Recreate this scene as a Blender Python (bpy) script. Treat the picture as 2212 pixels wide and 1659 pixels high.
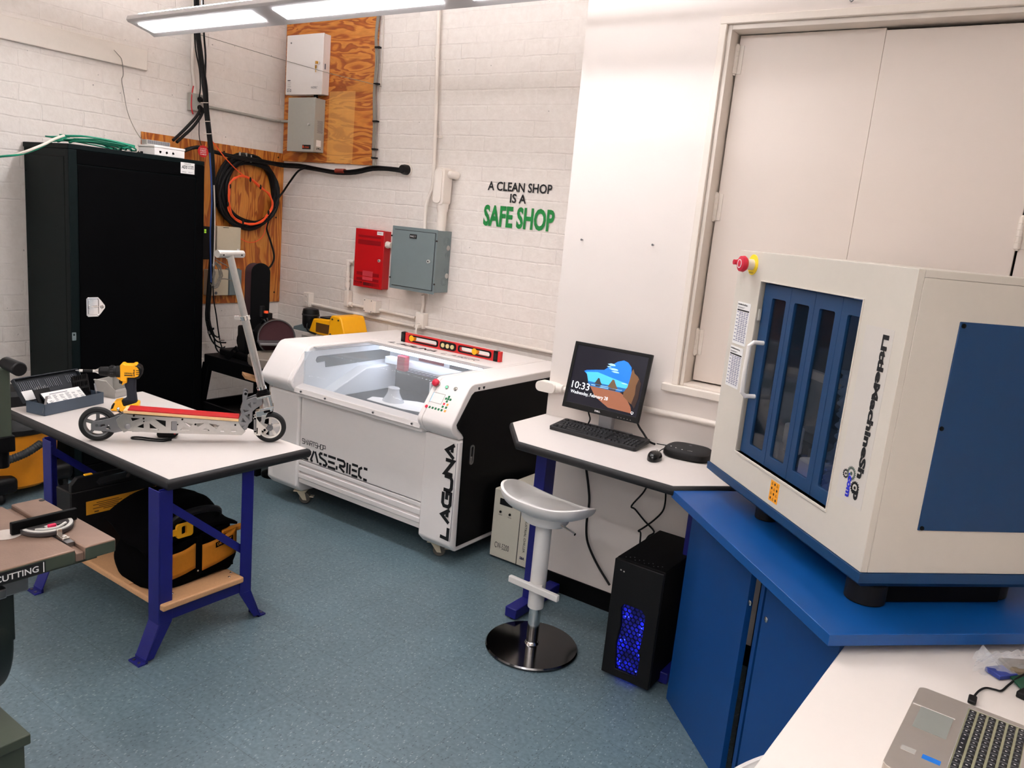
import bpy, bmesh, math, random
from mathutils import Vector, Matrix, Euler
random.seed(7)
for o in list(bpy.data.objects): bpy.data.objects.remove(o, do_unlink=True)
SC = bpy.context.scene
COL = SC.collection
PI = math.pi

# ------------------------------------------------------------------ camera
cam_d = bpy.data.cameras.new('camera')
cam_d.sensor_fit = 'HORIZONTAL'; cam_d.sensor_width = 36.0
cam_d.lens = 36.0 * 1700.0 / 2212.0
cam_d.clip_start = 0.05; cam_d.clip_end = 60
cam = bpy.data.objects.new('camera', cam_d); COL.objects.link(cam)
YAW, PITCH, ROLL = math.radians(-33.99), math.radians(-11.43), math.radians(-5.378)
_f = Vector((math.sin(YAW)*math.cos(PITCH), math.cos(YAW)*math.cos(PITCH), math.sin(PITCH)))
_r = Vector((math.cos(YAW), -math.sin(YAW), 0)); _d = _f.cross(_r)
_r2 = _r*math.cos(ROLL) + _d*math.sin(ROLL); _d2 = -_r*math.sin(ROLL) + _d*math.cos(ROLL)
_m = Matrix.Identity(4)
for i in range(3):
    _m[i][0] = _r2[i]; _m[i][1] = -_d2[i]; _m[i][2] = -_f[i]
_m[0][3], _m[1][3], _m[2][3] = 0, 0, 1.85
cam.matrix_world = _m
SC.camera = cam

# ------------------------------------------------------------------ light level
SC.view_settings.view_transform = 'Standard'
SC.view_settings.look = 'None'
SC.view_settings.gamma = 1.0
SC.view_settings.use_curve_mapping = False
SC.view_settings.exposure = 0.33
world = bpy.data.worlds.new('room_world'); SC.world = world; world.use_nodes = True
world.node_tree.nodes['Background'].inputs[0].default_value = (0.9, 0.92, 1.0, 1)
world.node_tree.nodes['Background'].inputs[1].default_value = 0.05
# the room is lit by three long pendant lamps, two of them unseen and added: lit lenses below, an uplight slot above
LENS_POWER, UP_POWER = 34.0, 78.0
LAMP_COLOUR = (250, 250, 255)
LX0, LX1, LY, LZ = -4.72, -0.98, 2.75, 2.775

# ------------------------------------------------------------------ materials
def lin(c):
    def f(v):
        v = v/255.0
        return v/12.92 if v <= 0.04045 else ((v+0.055)/1.055)**2.4
    return (f(c[0]), f(c[1]), f(c[2]), 1.0)
MATS = {}
def mat(name, col, rough=0.5, metal=0.0, noise=0.06, scale=40.0, bump=0.0, bscale=200.0, coat=0.0, spec=0.5, alpha=1.0, trans=0.0, emit=None, estr=0.0, ior=1.45):
    """principled material whose colour and grain vary with a 3d noise"""
    if name in MATS: return MATS[name]
    m = bpy.data.materials.new(name); m.use_nodes = True
    nt = m.node_tree; b = nt.nodes['Principled BSDF']
    c = lin(col)
    b.inputs['Base Color'].default_value = c
    b.inputs['Roughness'].default_value = rough
    b.inputs['Metallic'].default_value = metal
    b.inputs['Specular IOR Level'].default_value = spec
    b.inputs['Coat Weight'].default_value = coat
    b.inputs['Alpha'].default_value = alpha
    b.inputs['Transmission Weight'].default_value = trans
    b.inputs['IOR'].default_value = ior
    if emit:
        b.inputs['Emission Color'].default_value = lin(emit); b.inputs['Emission Strength'].default_value = estr
    tc = nt.nodes.new('ShaderNodeTexCoord')
    if noise > 0:
        n = nt.nodes.new('ShaderNodeTexNoise'); n.inputs['Scale'].default_value = scale; n.inputs['Detail'].default_value = 5
        nt.links.new(tc.outputs['Object'], n.inputs['Vector'])
        r = nt.nodes.new('ShaderNodeMix'); r.data_type = 'RGBA'
        r.inputs[6].default_value = tuple(v*(1-noise) for v in c[:3]) + (1,)
        r.inputs[7].default_value = tuple(min(1, v*(1+noise)) for v in c[:3]) + (1,)
        nt.links.new(n.outputs['Fac'], r.inputs[0]); nt.links.new(r.outputs[2], b.inputs['Base Color'])
    if bump > 0:
        n2 = nt.nodes.new('ShaderNodeTexNoise'); n2.inputs['Scale'].default_value = bscale; n2.inputs['Detail'].default_value = 3
        nt.links.new(tc.outputs['Object'], n2.inputs['Vector'])
        bp = nt.nodes.new('ShaderNodeBump'); bp.inputs['Strength'].default_value = bump; bp.inputs['Distance'].default_value = 0.002
        nt.links.new(n2.outputs['Fac'], bp.inputs['Height']); nt.links.new(bp.outputs['Normal'], b.inputs['Normal'])
    MATS[name] = m
    return m

# ------------------------------------------------------------------ mesh builder
class MB:
    def __init__(s): s.v = []; s.f = []
    def add(s, vs, fs, M=None):
        k = len(s.v)
        s.v += [tuple(M @ Vector(p)) if M is not None else tuple(p) for p in vs]
        s.f += [tuple(i+k for i in f) for f in fs]
        return s
    def box(s, a, b, M=None):
        x0, x1 = sorted((a[0], b[0])); y0, y1 = sorted((a[1], b[1])); z0, z1 = sorted((a[2], b[2]))
        v = [(x0,y0,z0),(x1,y0,z0),(x1,y1,z0),(x0,y1,z0),(x0,y0,z1),(x1,y0,z1),(x1,y1,z1),(x0,y1,z1)]
        return s.add(v, [(0,3,2,1),(4,5,6,7),(0,1,5,4),(1,2,6,5),(2,3,7,6),(3,0,4,7)], M)
    def prism(s, poly, h0, h1, axis='z', M=None):
        """polygon extruded along an axis: z -> (u,v,h), x -> (h,u,v), y -> (u,h,v)"""
        n = len(poly)
        def P(p, h): return {'z': (p[0],p[1],h), 'x': (h,p[0],p[1]), 'y': (p[0],h,p[1])}[axis]
        v = [P(p,h0) for p in poly] + [P(p,h1) for p in poly]
        f = [tuple(range(n-1,-1,-1)), tuple(range(n,2*n))] + [(i,(i+1)%n,n+(i+1)%n,n+i) for i in range(n)]
        return s.add(v, f, M)
    def cyl(s, p0, p1, r0, r1=None, n=20, M=None, cap=True):
        r1 = r0 if r1 is None else r1
        p0 = Vector(p0); p1 = Vector(p1); d = (p1-p0).normalized()
        u = d.orthogonal().normalized(); w = d.cross(u)
        v = []
        for p, r in ((p0,r0),(p1,r1)):
            for i in range(n):
                a = 2*PI*i/n; v.append(tuple(p + u*(r*math.cos(a)) + w*(r*math.sin(a))))
        f = [(i,(i+1)%n,n+(i+1)%n,n+i) for i in range(n)]
        if cap: f += [tuple(range(n-1,-1,-1)), tuple(range(n,2*n))]
        return s.add(v, f, M)
    def tube(s, pts, r, n=8, closed=False, M=None, smooth=0):
        """round tube through points; smooth > 0 resamples with a Catmull-Rom curve"""
        pts = [Vector(p) for p in pts]
        if smooth: pts = catmull(pts, smooth, closed)
        N = len(pts); v = []
        up = None
        for i, p in enumerate(pts):
            if closed: t = (pts[(i+1)%N]-pts[i-1])
            else: t = pts[min(i+1,N-1)]-pts[max(i-1,0)]
            if t.length < 1e-9: t = Vector((0,0,1))
            t.normalize()
            if up is None: up = t.orthogonal().normalized()
            up = (up - t*up.dot(t))
            if up.length < 1e-6: up = t.orthogonal()
            up.normalize(); w = t.cross(up)
            rr = r[i] if isinstance(r, (list,tuple)) else r
            for k in range(n):
                a = 2*PI*k/n; v.append(tuple(p + up*(rr*math.cos(a)) + w*(rr*math.sin(a))))
        f = []
        for i in range(N if closed else N-1):
            j = (i+1) % N
            for k in range(n):
                f.append((i*n+k, i*n+(k+1)%n, j*n+(k+1)%n, j*n+k))
        if not closed: f += [tuple(range(n-1,-1,-1)), tuple((N-1)*n+k for k in range(n))]
        return s.add(v, f, M)
    def lathe(s, prof, c=(0,0,0), axis='z', n=32, M=None, ring=False):
        """profile of (radius, height) turned about an axis through c"""
        v = []; m = len(prof)
        for i in range(n):
            a = 2*PI*i/n; ca, sa = math.cos(a), math.sin(a)
            for r, h in prof:
                p = {'z': (r*ca, r*sa, h), 'x': (h, r*ca, r*sa), 'y': (r*sa, h, r*ca)}[axis]
                v.append((p[0]+c[0], p[1]+c[1], p[2]+c[2]))
        f = []
        for i in range(n):
            j = (i+1) % n
            for k in range(m if ring else m-1): f.append((i*m+k, j*m+k, j*m+(k+1)%m, i*m+(k+1)%m))
        if ring: return s.add(v, f, M)
        if prof[0][0] > 1e-6: f.append(tuple(i*m for i in range(n-1,-1,-1)))
        if prof[-1][0] > 1e-6: f.append(tuple(i*m+m-1 for i in range(n)))
        return s.add(v, f, M)
    def ball(s, c, r, n=16, m=10, M=None):
        rx, ry, rz = r if isinstance(r, (tuple,list)) else (r,r,r)
        v = [(c[0],c[1],c[2]+rz)]
        for i in range(1,m):
            t = PI*i/m
            for k in range(n):
                a = 2*PI*k/n; v.append((c[0]+rx*math.sin(t)*math.cos(a), c[1]+ry*math.sin(t)*math.sin(a), c[2]+rz*math.cos(t)))
        v.append((c[0],c[1],c[2]-rz)); f = []
        for k in range(n): f.append((0,1+k,1+(k+1)%n))
        for i in range(m-2):
            for k in range(n):
                a = 1+i*n; b = a+n; f.append((a+k,b+k,b+(k+1)%n,a+(k+1)%n))
        l = len(v)-1; b = 1+(m-2)*n
        for k in range(n): f.append((l,b+(k+1)%n,b+k))
        return s.add(v, f, M)
    def plate(s, outer, holes, h0, h1, M=None):
        """flat plate (u,v) with holes, thickness h0..h1 along local z"""
        bm = bmesh.new()
        loops = [outer] + list(holes)
        es = []
        for lp in loops:
            vs = [bm.verts.new((p[0],p[1],h0)) for p in lp]
            for i in range(len(vs)): es.append(bm.edges.new((vs[i], vs[(i+1)%len(vs)])))
        bmesh.ops.triangle_fill(bm, use_beauty=True, use_dissolve=False, edges=es, normal=(0,0,1))
        fs = bm.faces[:]
        r = bmesh.ops.extrude_face_region(bm, geom=fs)
        for e in r['geom']:
            if isinstance(e, bmesh.types.BMVert): e.co.z = h1
        bmesh.ops.recalc_face_normals(bm, faces=bm.faces[:])
        bm.verts.index_update()
        s.add([tuple(v.co) for v in bm.verts], [tuple(v.index for v in f.verts) for f in bm.faces], M)
        bm.free(); return s
    def grid(s, fn, nu, nv, M=None, thick=0.0):
        v = [tuple(fn(i/nu, j/nv)) for i in range(nu+1) for j in range(nv+1)]
        f = [(i*(nv+1)+j, (i+1)*(nv+1)+j, (i+1)*(nv+1)+j+1, i*(nv+1)+j+1) for i in range(nu) for j in range(nv)]
        return s.add(v, f, M)
    def text(s, string, w, h, M, bold=0.0, shear=0.0, depth=0.0004, spacing=1.0):
        """letters filling a w x h box; M places local x (reading) / y (up) / z (out)"""
        cu = bpy.data.curves.new('letters', 'FONT'); cu.body = string; cu.size = 1.0; cu.offset = bold; cu.shear = shear
        cu.space_character = spacing; cu.resolution_u = 3; cu.align_x = 'LEFT'
        o = bpy.data.objects.new('letters', cu); COL.objects.link(o)
        dg = bpy.context.evaluated_depsgraph_get(); dg.update()
        me = bpy.data.meshes.new_from_object(o.evaluated_get(dg))
        bpy.data.objects.remove(o); bpy.data.curves.remove(cu)
        vs = [v.co.copy() for v in me.vertices]; fs = [tuple(p.vertices) for p in me.polygons]
        bpy.data.meshes.remove(me)
        if not vs: return s
        x0 = min(v.x for v in vs); x1 = max(v.x for v in vs); y0 = min(v.y for v in vs); y1 = max(v.y for v in vs)
        k = len(vs)
        P = [((v.x-x0)/(x1-x0)*w, (v.y-y0)/(y1-y0)*h, depth) for v in vs]
        return s.add(P, fs, M)
    def stroke(s, pts, w, M, depth=0.0005, closed=False):
        """flat ribbon of width w along 2d points (mitred)"""
        n = len(pts); L = []; R = []
        for i in range(n):
            p = Vector(pts[i])
            a = Vector(pts[i-1]) if (i > 0 or closed) else None
            b = Vector(pts[(i+1)%n]) if (i < n-1 or closed) else None
            d1 = (p-a).normalized() if a is not None else (b-p).normalized()
            d2 = (b-p).normalized() if b is not None else d1
            n1 = Vector((-d1.y,d1.x)); n2 = Vector((-d2.y,d2.x)); mt = (n1+n2)
            mt = mt.normalized() if mt.length > 1e-6 else n1
            k = min(1/max(mt.dot(n1),0.35), 2.2)*w/2
            L.append((p.x+mt.x*k, p.y+mt.y*k, depth)); R.append((p.x-mt.x*k, p.y-mt.y*k, depth))
        m = n if closed else n-1
        return s.add(L+R, [(i, n+i, n+(i+1)%n, (i+1)%n) for i in range(m)], M)
def catmull(pts, k, closed=False):
    out = []; N = len(pts)
    for i in range(N if closed else N-1):
        g = (lambda j: pts[j % N]) if closed else (lambda j: pts[max(0,min(N-1,j))])
        p0,p1,p2,p3 = g(i-1),g(i),g(i+1),g(i+2)
        for q in range(k):
            t = q/k
            out.append(0.5*((2*p1)+(p2-p0)*t+(2*p0-5*p1+4*p2-p3)*t*t+(3*p1-p0-3*p2+p3)*t**3))
    if not closed: out.append(pts[-1])
    return out
def rrect(x0, y0, x1, y1, r, n=5):
    """rounded rectangle polygon"""
    out = []
    for cx, cy, a0 in ((x1-r,y0+r,-PI/2),(x1-r,y1-r,0),(x0+r,y1-r,PI/2),(x0+r,y0+r,PI)):
        for i in range(n+1):
            a = a0 + PI/2*i/n; out.append((cx+r*math.cos(a), cy+r*math.sin(a)))
    return out
def circ(cx, cy, r, n=12): return [(cx+r*math.cos(2*PI*i/n), cy+r*math.sin(2*PI*i/n)) for i in range(n)]
def frame(o, xd, yd):
    """matrix with origin o, local x along xd and local y along yd"""
    x = Vector(xd).normalized(); z = x.cross(Vector(yd)).normalized(); y = z.cross(x)
    m = Matrix.Identity(4)
    for i in range(3): m[i][0], m[i][1], m[i][2], m[i][3] = x[i], y[i], z[i], o[i]
    return m
def onback(x, z, y): return frame((x,y,z), (1,0,0), (0,0,1))          # a flat thing on a face that looks along -y
def onside(y, z, x): return frame((x,y,z), (0,1,0), (0,0,1))          # a face that looks along +x
def ontop(x, y, z): return frame((x,y,z), (1,0,0), (0,1,0))

# ------------------------------------------------------------------ things and parts
def thing(name, label, cat, loc=(0,0,0), rz=0.0, group=None):
    o = bpy.data.objects.new(name, None); COL.objects.link(o); o.empty_display_size = 0.1
    o.location = loc; o.rotation_euler = (0,0,rz); o['label'] = label; o['category'] = cat
    if group: o['group'] = group
    o['_inv'] = [x for r in (Matrix.Translation(Vector(loc)) @ Matrix.Rotation(rz,4,'Z')).inverted() for x in r]
    return o
def mesh(name, mb, m, bevel=0.0, smooth=True, ang=35, seg=2, sub=0, solid=0.0, inv=None):
    me = bpy.data.meshes.new(name)
    vs = mb.v if inv is None else [tuple(inv @ Vector(p)) for p in mb.v]
    me.from_pydata(vs, [], mb.f); me.validate(verbose=False)
    bm = bmesh.new(); bm.from_mesh(me); bmesh.ops.recalc_face_normals(bm, faces=bm.faces[:]); bm.to_mesh(me); bm.free()
    me.materials.append(m)
    if smooth:
        me.polygons.foreach_set('use_smooth', [True]*len(me.polygons))
        me.set_sharp_from_angle(angle=math.radians(ang))
    o = bpy.data.objects.new(name, me); COL.objects.link(o)
    if solid:
        md = o.modifiers.new('solid','SOLIDIFY'); md.thickness = solid; md.offset = 0
    if sub:
        md = o.modifiers.new('sub','SUBSURF'); md.levels = sub; md.render_levels = sub
    if bevel:
        md = o.modifiers.new('bevel','BEVEL'); md.width = bevel; md.segments = seg; md.limit_method = 'ANGLE'; md.angle_limit = math.radians(40)
    return o
def part(name, mb, m, parent, label=None, local=False, **k):
    """a part of a thing; the builder holds world coordinates unless local"""
    root = parent
    while root.parent: root = root.parent
    inv = None
    if not local:
        q = list(root['_inv']); inv = Matrix((q[0:4],q[4:8],q[8:12],q[12:16]))
    o = mesh(name, mb, m, inv=inv, **k); o.parent = parent
    if label: o['label'] = label
    return o
def solo(name, mb, m, label, cat, group=None, loc=None, **k):
    """a thing that is one mesh"""
    if loc is None:
        xs = [p[0] for p in mb.v]; ys = [p[1] for p in mb.v]; zs = [p[2] for p in mb.v]
        loc = ((min(xs)+max(xs))/2, (min(ys)+max(ys))/2, min(zs))
    o = mesh(name, mb, m, inv=Matrix.Translation(Vector(loc)).inverted(), **k); o.location = loc
    o['label'] = label; o['category'] = cat
    if group: o['group'] = group
    return o
def struct(name, mb, m, label, parent=None, **k):
    o = mesh(name, mb, m, **k)
    if parent is None: o['kind'] = 'structure'; o['label'] = label; o['category'] = name.split('_')[0]
    else: o.parent = parent
    return o
def copy_thing(o, loc, label=None, rz=None):
    c = o.copy(); COL.objects.link(c); c.location = loc
    if rz is not None: c.rotation_euler = (0,0,rz)
    if label: c['label'] = label
    for ch in o.children:
        d = ch.copy(); COL.objects.link(d); d.parent = c
        for g in ch.children:
            e = g.copy(); COL.objects.link(e); e.parent = d
    return c
# ------------------------------------------------------------------ palette
WHITE = mat('white_enamel', (238,232,228), 0.35, noise=0.02)
OFFWH = mat('offwhite_paint', (234,226,218), 0.55, noise=0.02, bump=0.15)
PIPEW = mat('pipe_paint', (232,222,212), 0.5, noise=0.03, bump=0.2, bscale=80)
LAM = mat('white_laminate', (214,206,201), 0.4, noise=0.015)
BLACKP = mat('black_plastic', (11,10,11), 0.5, noise=0.1, spec=0.3)
BLACKM = mat('black_metal', (4,4,5), 0.55, noise=0.1, spec=0.12)
RUBBER = mat('black_rubber', (20,20,21), 0.75, noise=0.1, bump=0.2)
CABLE = mat('black_cable_jacket', (9,9,10), 0.55, noise=0.05, spec=0.3)
EDGE = mat('charcoal_edge_moulding', (22,21,23), 0.6, noise=0.08, bump=0.2, bscale=400)
BLUEP = mat('blue_powder_coat', (14,18,104), 0.5, noise=0.06)
LOCK = mat('locker_enamel', (7,17,18), 0.6, noise=0.1, spec=0.12)
LOCKD = mat('locker_door_enamel', (3,3,4), 0.7, noise=0.1, spec=0.05)
CHROME = mat('polished_chrome', (225,222,218), 0.12, 1.0, noise=0.02)
ALU = mat('brushed_aluminium', (200,198,194), 0.34, 1.0, noise=0.08, scale=90)
ALUD = mat('milled_aluminium', (150,150,152), 0.42, 1.0, noise=0.06)
STEEL = mat('steel', (130,130,132), 0.35, 1.0, noise=0.08)
REDP = mat('red_paint', (178,12,20), 0.4, noise=0.05)
ORANGE = mat('orange_jacket', (236,84,36), 0.5, noise=0.05)
YEL = mat('yellow_plastic', (250,176,14), 0.45, noise=0.04)
GREYBOX = mat('grey_enamel', (165,163,154), 0.5, noise=0.04)
PANELG = mat('panel_grey_paint', (108,120,122), 0.5, noise=0.06, scale=12)
BEIGE = mat('beige_enamel', (196,184,160), 0.5, noise=0.04)
PAPER = mat('paper_label', (236,233,230), 0.7, noise=0.01)
INK = mat('black_ink', (10,10,12), 0.6, noise=0.0)
INKG = mat('grey_ink', (90,90,98), 0.6, noise=0.0)
INKW = mat('white_ink', (225,222,220), 0.6, noise=0.0)
GREENV = mat('green_vinyl', (12,122,52), 0.5, noise=0.08, scale=15)
WIRE = mat('grey_wire', (128,122,112), 0.6, noise=0.05)
WIREW = mat('white_wire', (214,202,190), 0.6, noise=0.05)
GREENW = mat('green_cable_jacket', (14,128,98), 0.5, noise=0.1)
CAST = mat('cast_iron_top', (132,108,94), 0.45, 0.55, noise=0.22, scale=18, bump=0.15)
SAWG = mat('machine_green_paint', (58,66,54), 0.55, noise=0.15, scale=14, bump=0.15, bscale=60)
SAWD = mat('dark_green_paint', (14,24,20), 0.5, noise=0.12, scale=10)
MDF = mat('particle_board', (196,150,108), 0.6, noise=0.14, scale=140, bump=0.1)
MILLB = mat('mill_blue_paint', (3,52,92), 0.5, noise=0.04, bump=0.15, bscale=500)
MILLG = mat('mill_grey_paint', (206,198,186), 0.5, noise=0.02, bump=0.15, bscale=600)
BENCHB = mat('bench_blue_laminate', (2,68,132), 0.42, noise=0.03)
PANELB = mat('bench_panel_blue', (2,58,118), 0.5, noise=0.04)
CHILL = mat('chiller_cream_enamel', (206,200,184), 0.5, noise=0.03)
BAGB = mat('black_canvas', (4,3,4), 0.95, noise=0.2, bump=0.4, bscale=300, spec=0.05)
AMBER = mat('amber_fabric', (190,116,12), 0.75, noise=0.12, scale=60, bump=0.3)
VACO = mat('orange_drum_plastic', (226,140,22), 0.5, noise=0.06)
SILVER = mat('laptop_silver', (188,178,168), 0.4, 0.6, noise=0.05)
KEYB = mat('key_plastic', (24,24,27), 0.5, noise=0.06)
LIGHTG = mat('light_grey_plastic', (168,164,158), 0.5, noise=0.05)
MAROON = mat('maroon_abrasive', (58,26,30), 0.9, noise=0.25, scale=400, bump=0.3)
STOOLW = mat('stool_plastic', (226,222,218), 0.35, noise=0.01)
PURPLEL = mat('clear_film', (232,234,238), 0.08, noise=0.0, alpha=0.28, spec=0.7)

def node_mat(name):
    m = bpy.data.materials.new(name); m.use_nodes = True
    return m, m.node_tree, m.node_tree.nodes['Principled BSDF']
def M_(nt, op, a, b=None):
    n = nt.nodes.new('ShaderNodeMath'); n.operation = op
    for i, x in enumerate((a, b)):
        if x is None: continue
        if isinstance(x, (int,float)): n.inputs[i].default_value = x
        else: nt.links.new(x, n.inputs[i])
    return n.outputs[0]
def ramp(nt, fac, stops):
    r = nt.nodes.new('ShaderNodeValToRGB'); nt.links.new(fac, r.inputs[0])
    e = r.color_ramp.elements
    while len(e) < len(stops): e.new(0.5)
    for q, (p, c) in zip(e, stops): q.position = p; q.color = c
    return r.outputs[0]
def brick_paint(name, axis):
    """thickly painted brick: running bond, soft mortar grooves and paint blobs as relief"""
    m, nt, b = node_mat(name)
    tc = nt.nodes.new('ShaderNodeTexCoord'); sp = nt.nodes.new('ShaderNodeSeparateXYZ'); nt.links.new(tc.outputs['Object'], sp.inputs[0])
    cb = nt.nodes.new('ShaderNodeCombineXYZ')
    wob = nt.nodes.new('ShaderNodeTexNoise'); wob.inputs['Scale'].default_value = 9; wob.inputs['Detail'].default_value = 4
    nt.links.new(tc.outputs['Object'], wob.inputs['Vector'])
    w = M_(nt, 'MULTIPLY', M_(nt, 'SUBTRACT', wob.outputs['Fac'], 0.5), 0.016)
    nt.links.new(M_(nt, 'ADD', M_(nt, 'ADD', sp.outputs[axis], 10.189+0.262*0), w), cb.inputs[0])
    nt.links.new(M_(nt, 'ADD', M_(nt, 'SUBTRACT', sp.outputs['Z'], 0.017), w), cb.inputs[1])
    br = nt.nodes.new('ShaderNodeTexBrick'); nt.links.new(cb.outputs[0], br.inputs['Vector'])
    br.inputs['Scale'].default_value = 1.0; br.inputs['Mortar Size'].default_value = 0.0075; br.inputs['Mortar Smooth'].default_value = 0.75
    br.inputs['Brick Width'].default_value = 0.262; br.inputs['Row Height'].default_value = 0.0998; br.offset = 0.5
    br.inputs['Color1'].default_value = (1,1,1,1); br.inputs['Color2'].default_value = (0.72,0.72,0.72,1); br.inputs['Mortar'].default_value = (0,0,0,1)
    n1 = nt.nodes.new('ShaderNodeTexNoise'); n1.inputs['Scale'].default_value = 26; n1.inputs['Detail'].default_value = 6; n1.inputs['Roughness'].default_value = 0.62
    nt.links.new(tc.outputs['Object'], n1.inputs['Vector'])
    n2 = nt.nodes.new('ShaderNodeTexNoise'); n2.inputs['Scale'].default_value = 4; n2.inputs['Detail'].default_value = 3
    nt.links.new(tc.outputs['Object'], n2.inputs['Vector'])
    # paint fills some joints more than others
    fill = ramp(nt, n2.outputs['Fac'], [(0.38,(0.25,0.25,0.25,1)),(0.62,(1,1,1,1))])
    h = M_(nt, 'ADD', M_(nt, 'MULTIPLY', M_(nt, 'SUBTRACT', br.outputs['Color'], 1.0), M_(nt,'MULTIPLY', fill, 0.85)), M_(nt, 'MULTIPLY', n1.outputs['Fac'], 0.75))
    bp = nt.nodes.new('ShaderNodeBump'); bp.inputs['Strength'].default_value = 0.6; bp.inputs['Distance'].default_value = 0.006
    nt.links.new(h, bp.inputs['Height']); nt.links.new(bp.outputs['Normal'], b.inputs['Normal'])
    c = ramp(nt, n1.outputs['Fac'], [(0.3, lin((228,219,211))), (0.7, lin((236,228,221)))])
    # a few dark specks
    vo = nt.nodes.new('ShaderNodeTexNoise'); vo.inputs['Scale'].default_value = 55; vo.inputs['Detail'].default_value = 0
    nt.links.new(tc.outputs['Object'], vo.inputs['Vector'])
    sk = ramp(nt, vo.outputs['Fac'], [(0.10,(0.4,0.4,0.4,1)),(0.13,(1,1,1,1))])
    mx = nt.nodes.new('ShaderNodeMix'); mx.data_type = 'RGBA'; mx.blend_type = 'MULTIPLY'; mx.inputs[0].default_value = 1
    nt.links.new(c, mx.inputs[6]); nt.links.new(sk, mx.inputs[7]); nt.links.new(mx.outputs[2], b.inputs['Base Color'])
    b.inputs['Roughness'].default_value = 0.5
    return m
BRICKX = brick_paint('painted_brick_back', 'X'); BRICKY = brick_paint('painted_brick_left', 'Y')
def floor_mat():
    m, nt, b = node_mat('vinyl_tile')
    tc = nt.nodes.new('ShaderNodeTexCoord')
    mp = nt.nodes.new('ShaderNodeMapping'); mp.inputs['Rotation'].default_value = (0,0,math.radians(45)); nt.links.new(tc.outputs['Object'], mp.inputs[0])
    br = nt.nodes.new('ShaderNodeTexBrick'); nt.links.new(tc.outputs['Object'], br.inputs['Vector']); br.offset = 0
    br.inputs['Scale'].default_value = 1; br.inputs['Brick Width'].default_value = 0.305; br.inputs['Row Height'].default_value = 0.305
    br.inputs['Mortar Size'].default_value = 0.0011; br.inputs['Mortar Smooth'].default_value = 0.3
    br.inputs['Color1'].default_value = (1,1,1,1); br.inputs['Color2'].default_value = (0.93,0.93,0.93,1); br.inputs['Mortar'].default_value = (0.55,0.55,0.55,1)
    n1 = nt.nodes.new('ShaderNodeTexNoise'); n1.inputs['Scale'].default_value = 60; n1.inputs['Detail'].default_value = 6
    nt.links.new(tc.outputs['Object'], n1.inputs['Vector'])
    base = ramp(nt, n1.outputs['Fac'], [(0.3, lin((82,102,112))), (0.7, lin((106,126,134)))])
    # short light and dark chips
    ms = nt.nodes.new('ShaderNodeMapping'); ms.inputs['Scale'].default_value = (150,70,150); ms.inputs['Rotation'].default_value = (0,0,0.7); nt.links.new(tc.outputs['Object'], ms.inputs[0])
    def chips(seed, thr):
        v = nt.nodes.new('ShaderNodeTexVoronoi'); v.inputs['Scale'].default_value = 1.0; v.inputs['Randomness'].default_value = 1
        ad = nt.nodes.new('ShaderNodeVectorMath'); ad.inputs[1].default_value = (seed,seed*3,0); nt.links.new(ms.outputs[0], ad.inputs[0])
        nt.links.new(ad.outputs[0], v.inputs['Vector'])
        sx = nt.nodes.new('ShaderNodeSeparateColor'); nt.links.new(v.outputs['Color'], sx.inputs[0])
        d = M_(nt, 'LESS_THAN', v.outputs['Distance'], 0.33)
        return M_(nt, 'MULTIPLY', d, M_(nt, 'GREATER_THAN', sx.outputs[0], thr))
    def mixc(a, c, fac):
        x = nt.nodes.new('ShaderNodeMix'); x.data_type = 'RGBA'; nt.links.new(fac, x.inputs[0]); nt.links.new(a, x.inputs[6]); x.inputs[7].default_value = c
        return x.outputs[2]
    c = mixc(base, lin((140,154,158)), chips(0.0, 0.87)); c = mixc(c, lin((62,80,90)), chips(4.3, 0.85))
    # worn, dirtier patches
    n3 = nt.nodes.new('ShaderNodeTexNoise'); n3.inputs['Scale'].default_value = 1.6; n3.inputs['Detail'].default_value = 5
    nt.links.new(tc.outputs['Object'], n3.inputs['Vector'])
    wear = ramp(nt, n3.outputs['Fac'], [(0.3,(0.8,0.8,0.79,1)),(0.65,(1,1,1,1))])
    for fac in (br.outputs['Color'], wear):
        x = nt.nodes.new('ShaderNodeMix'); x.data_type = 'RGBA'; x.blend_type = 'MULTIPLY'; x.inputs[0].default_value = 1
        nt.links.new(c, x.inputs[6]); nt.links.new(fac, x.inputs[7]); c = x.outputs[2]
    nt.links.new(c, b.inputs['Base Color'])
    nt.links.new(ramp(nt, n3.outputs['Fac'], [(0.3,(0.42,)*3+(1,)),(0.7,(0.3,)*3+(1,))]), b.inputs['Roughness'])
    bp = nt.nodes.new('ShaderNodeBump'); bp.inputs['Strength'].default_value = 0.15; bp.inputs['Distance'].default_value = 0.002
    nt.links.new(n1.outputs['Fac'], bp.inputs['Height']); nt.links.new(bp.outputs['Normal'], b.inputs['Normal'])
    return m
FLOORM = floor_mat()
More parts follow.
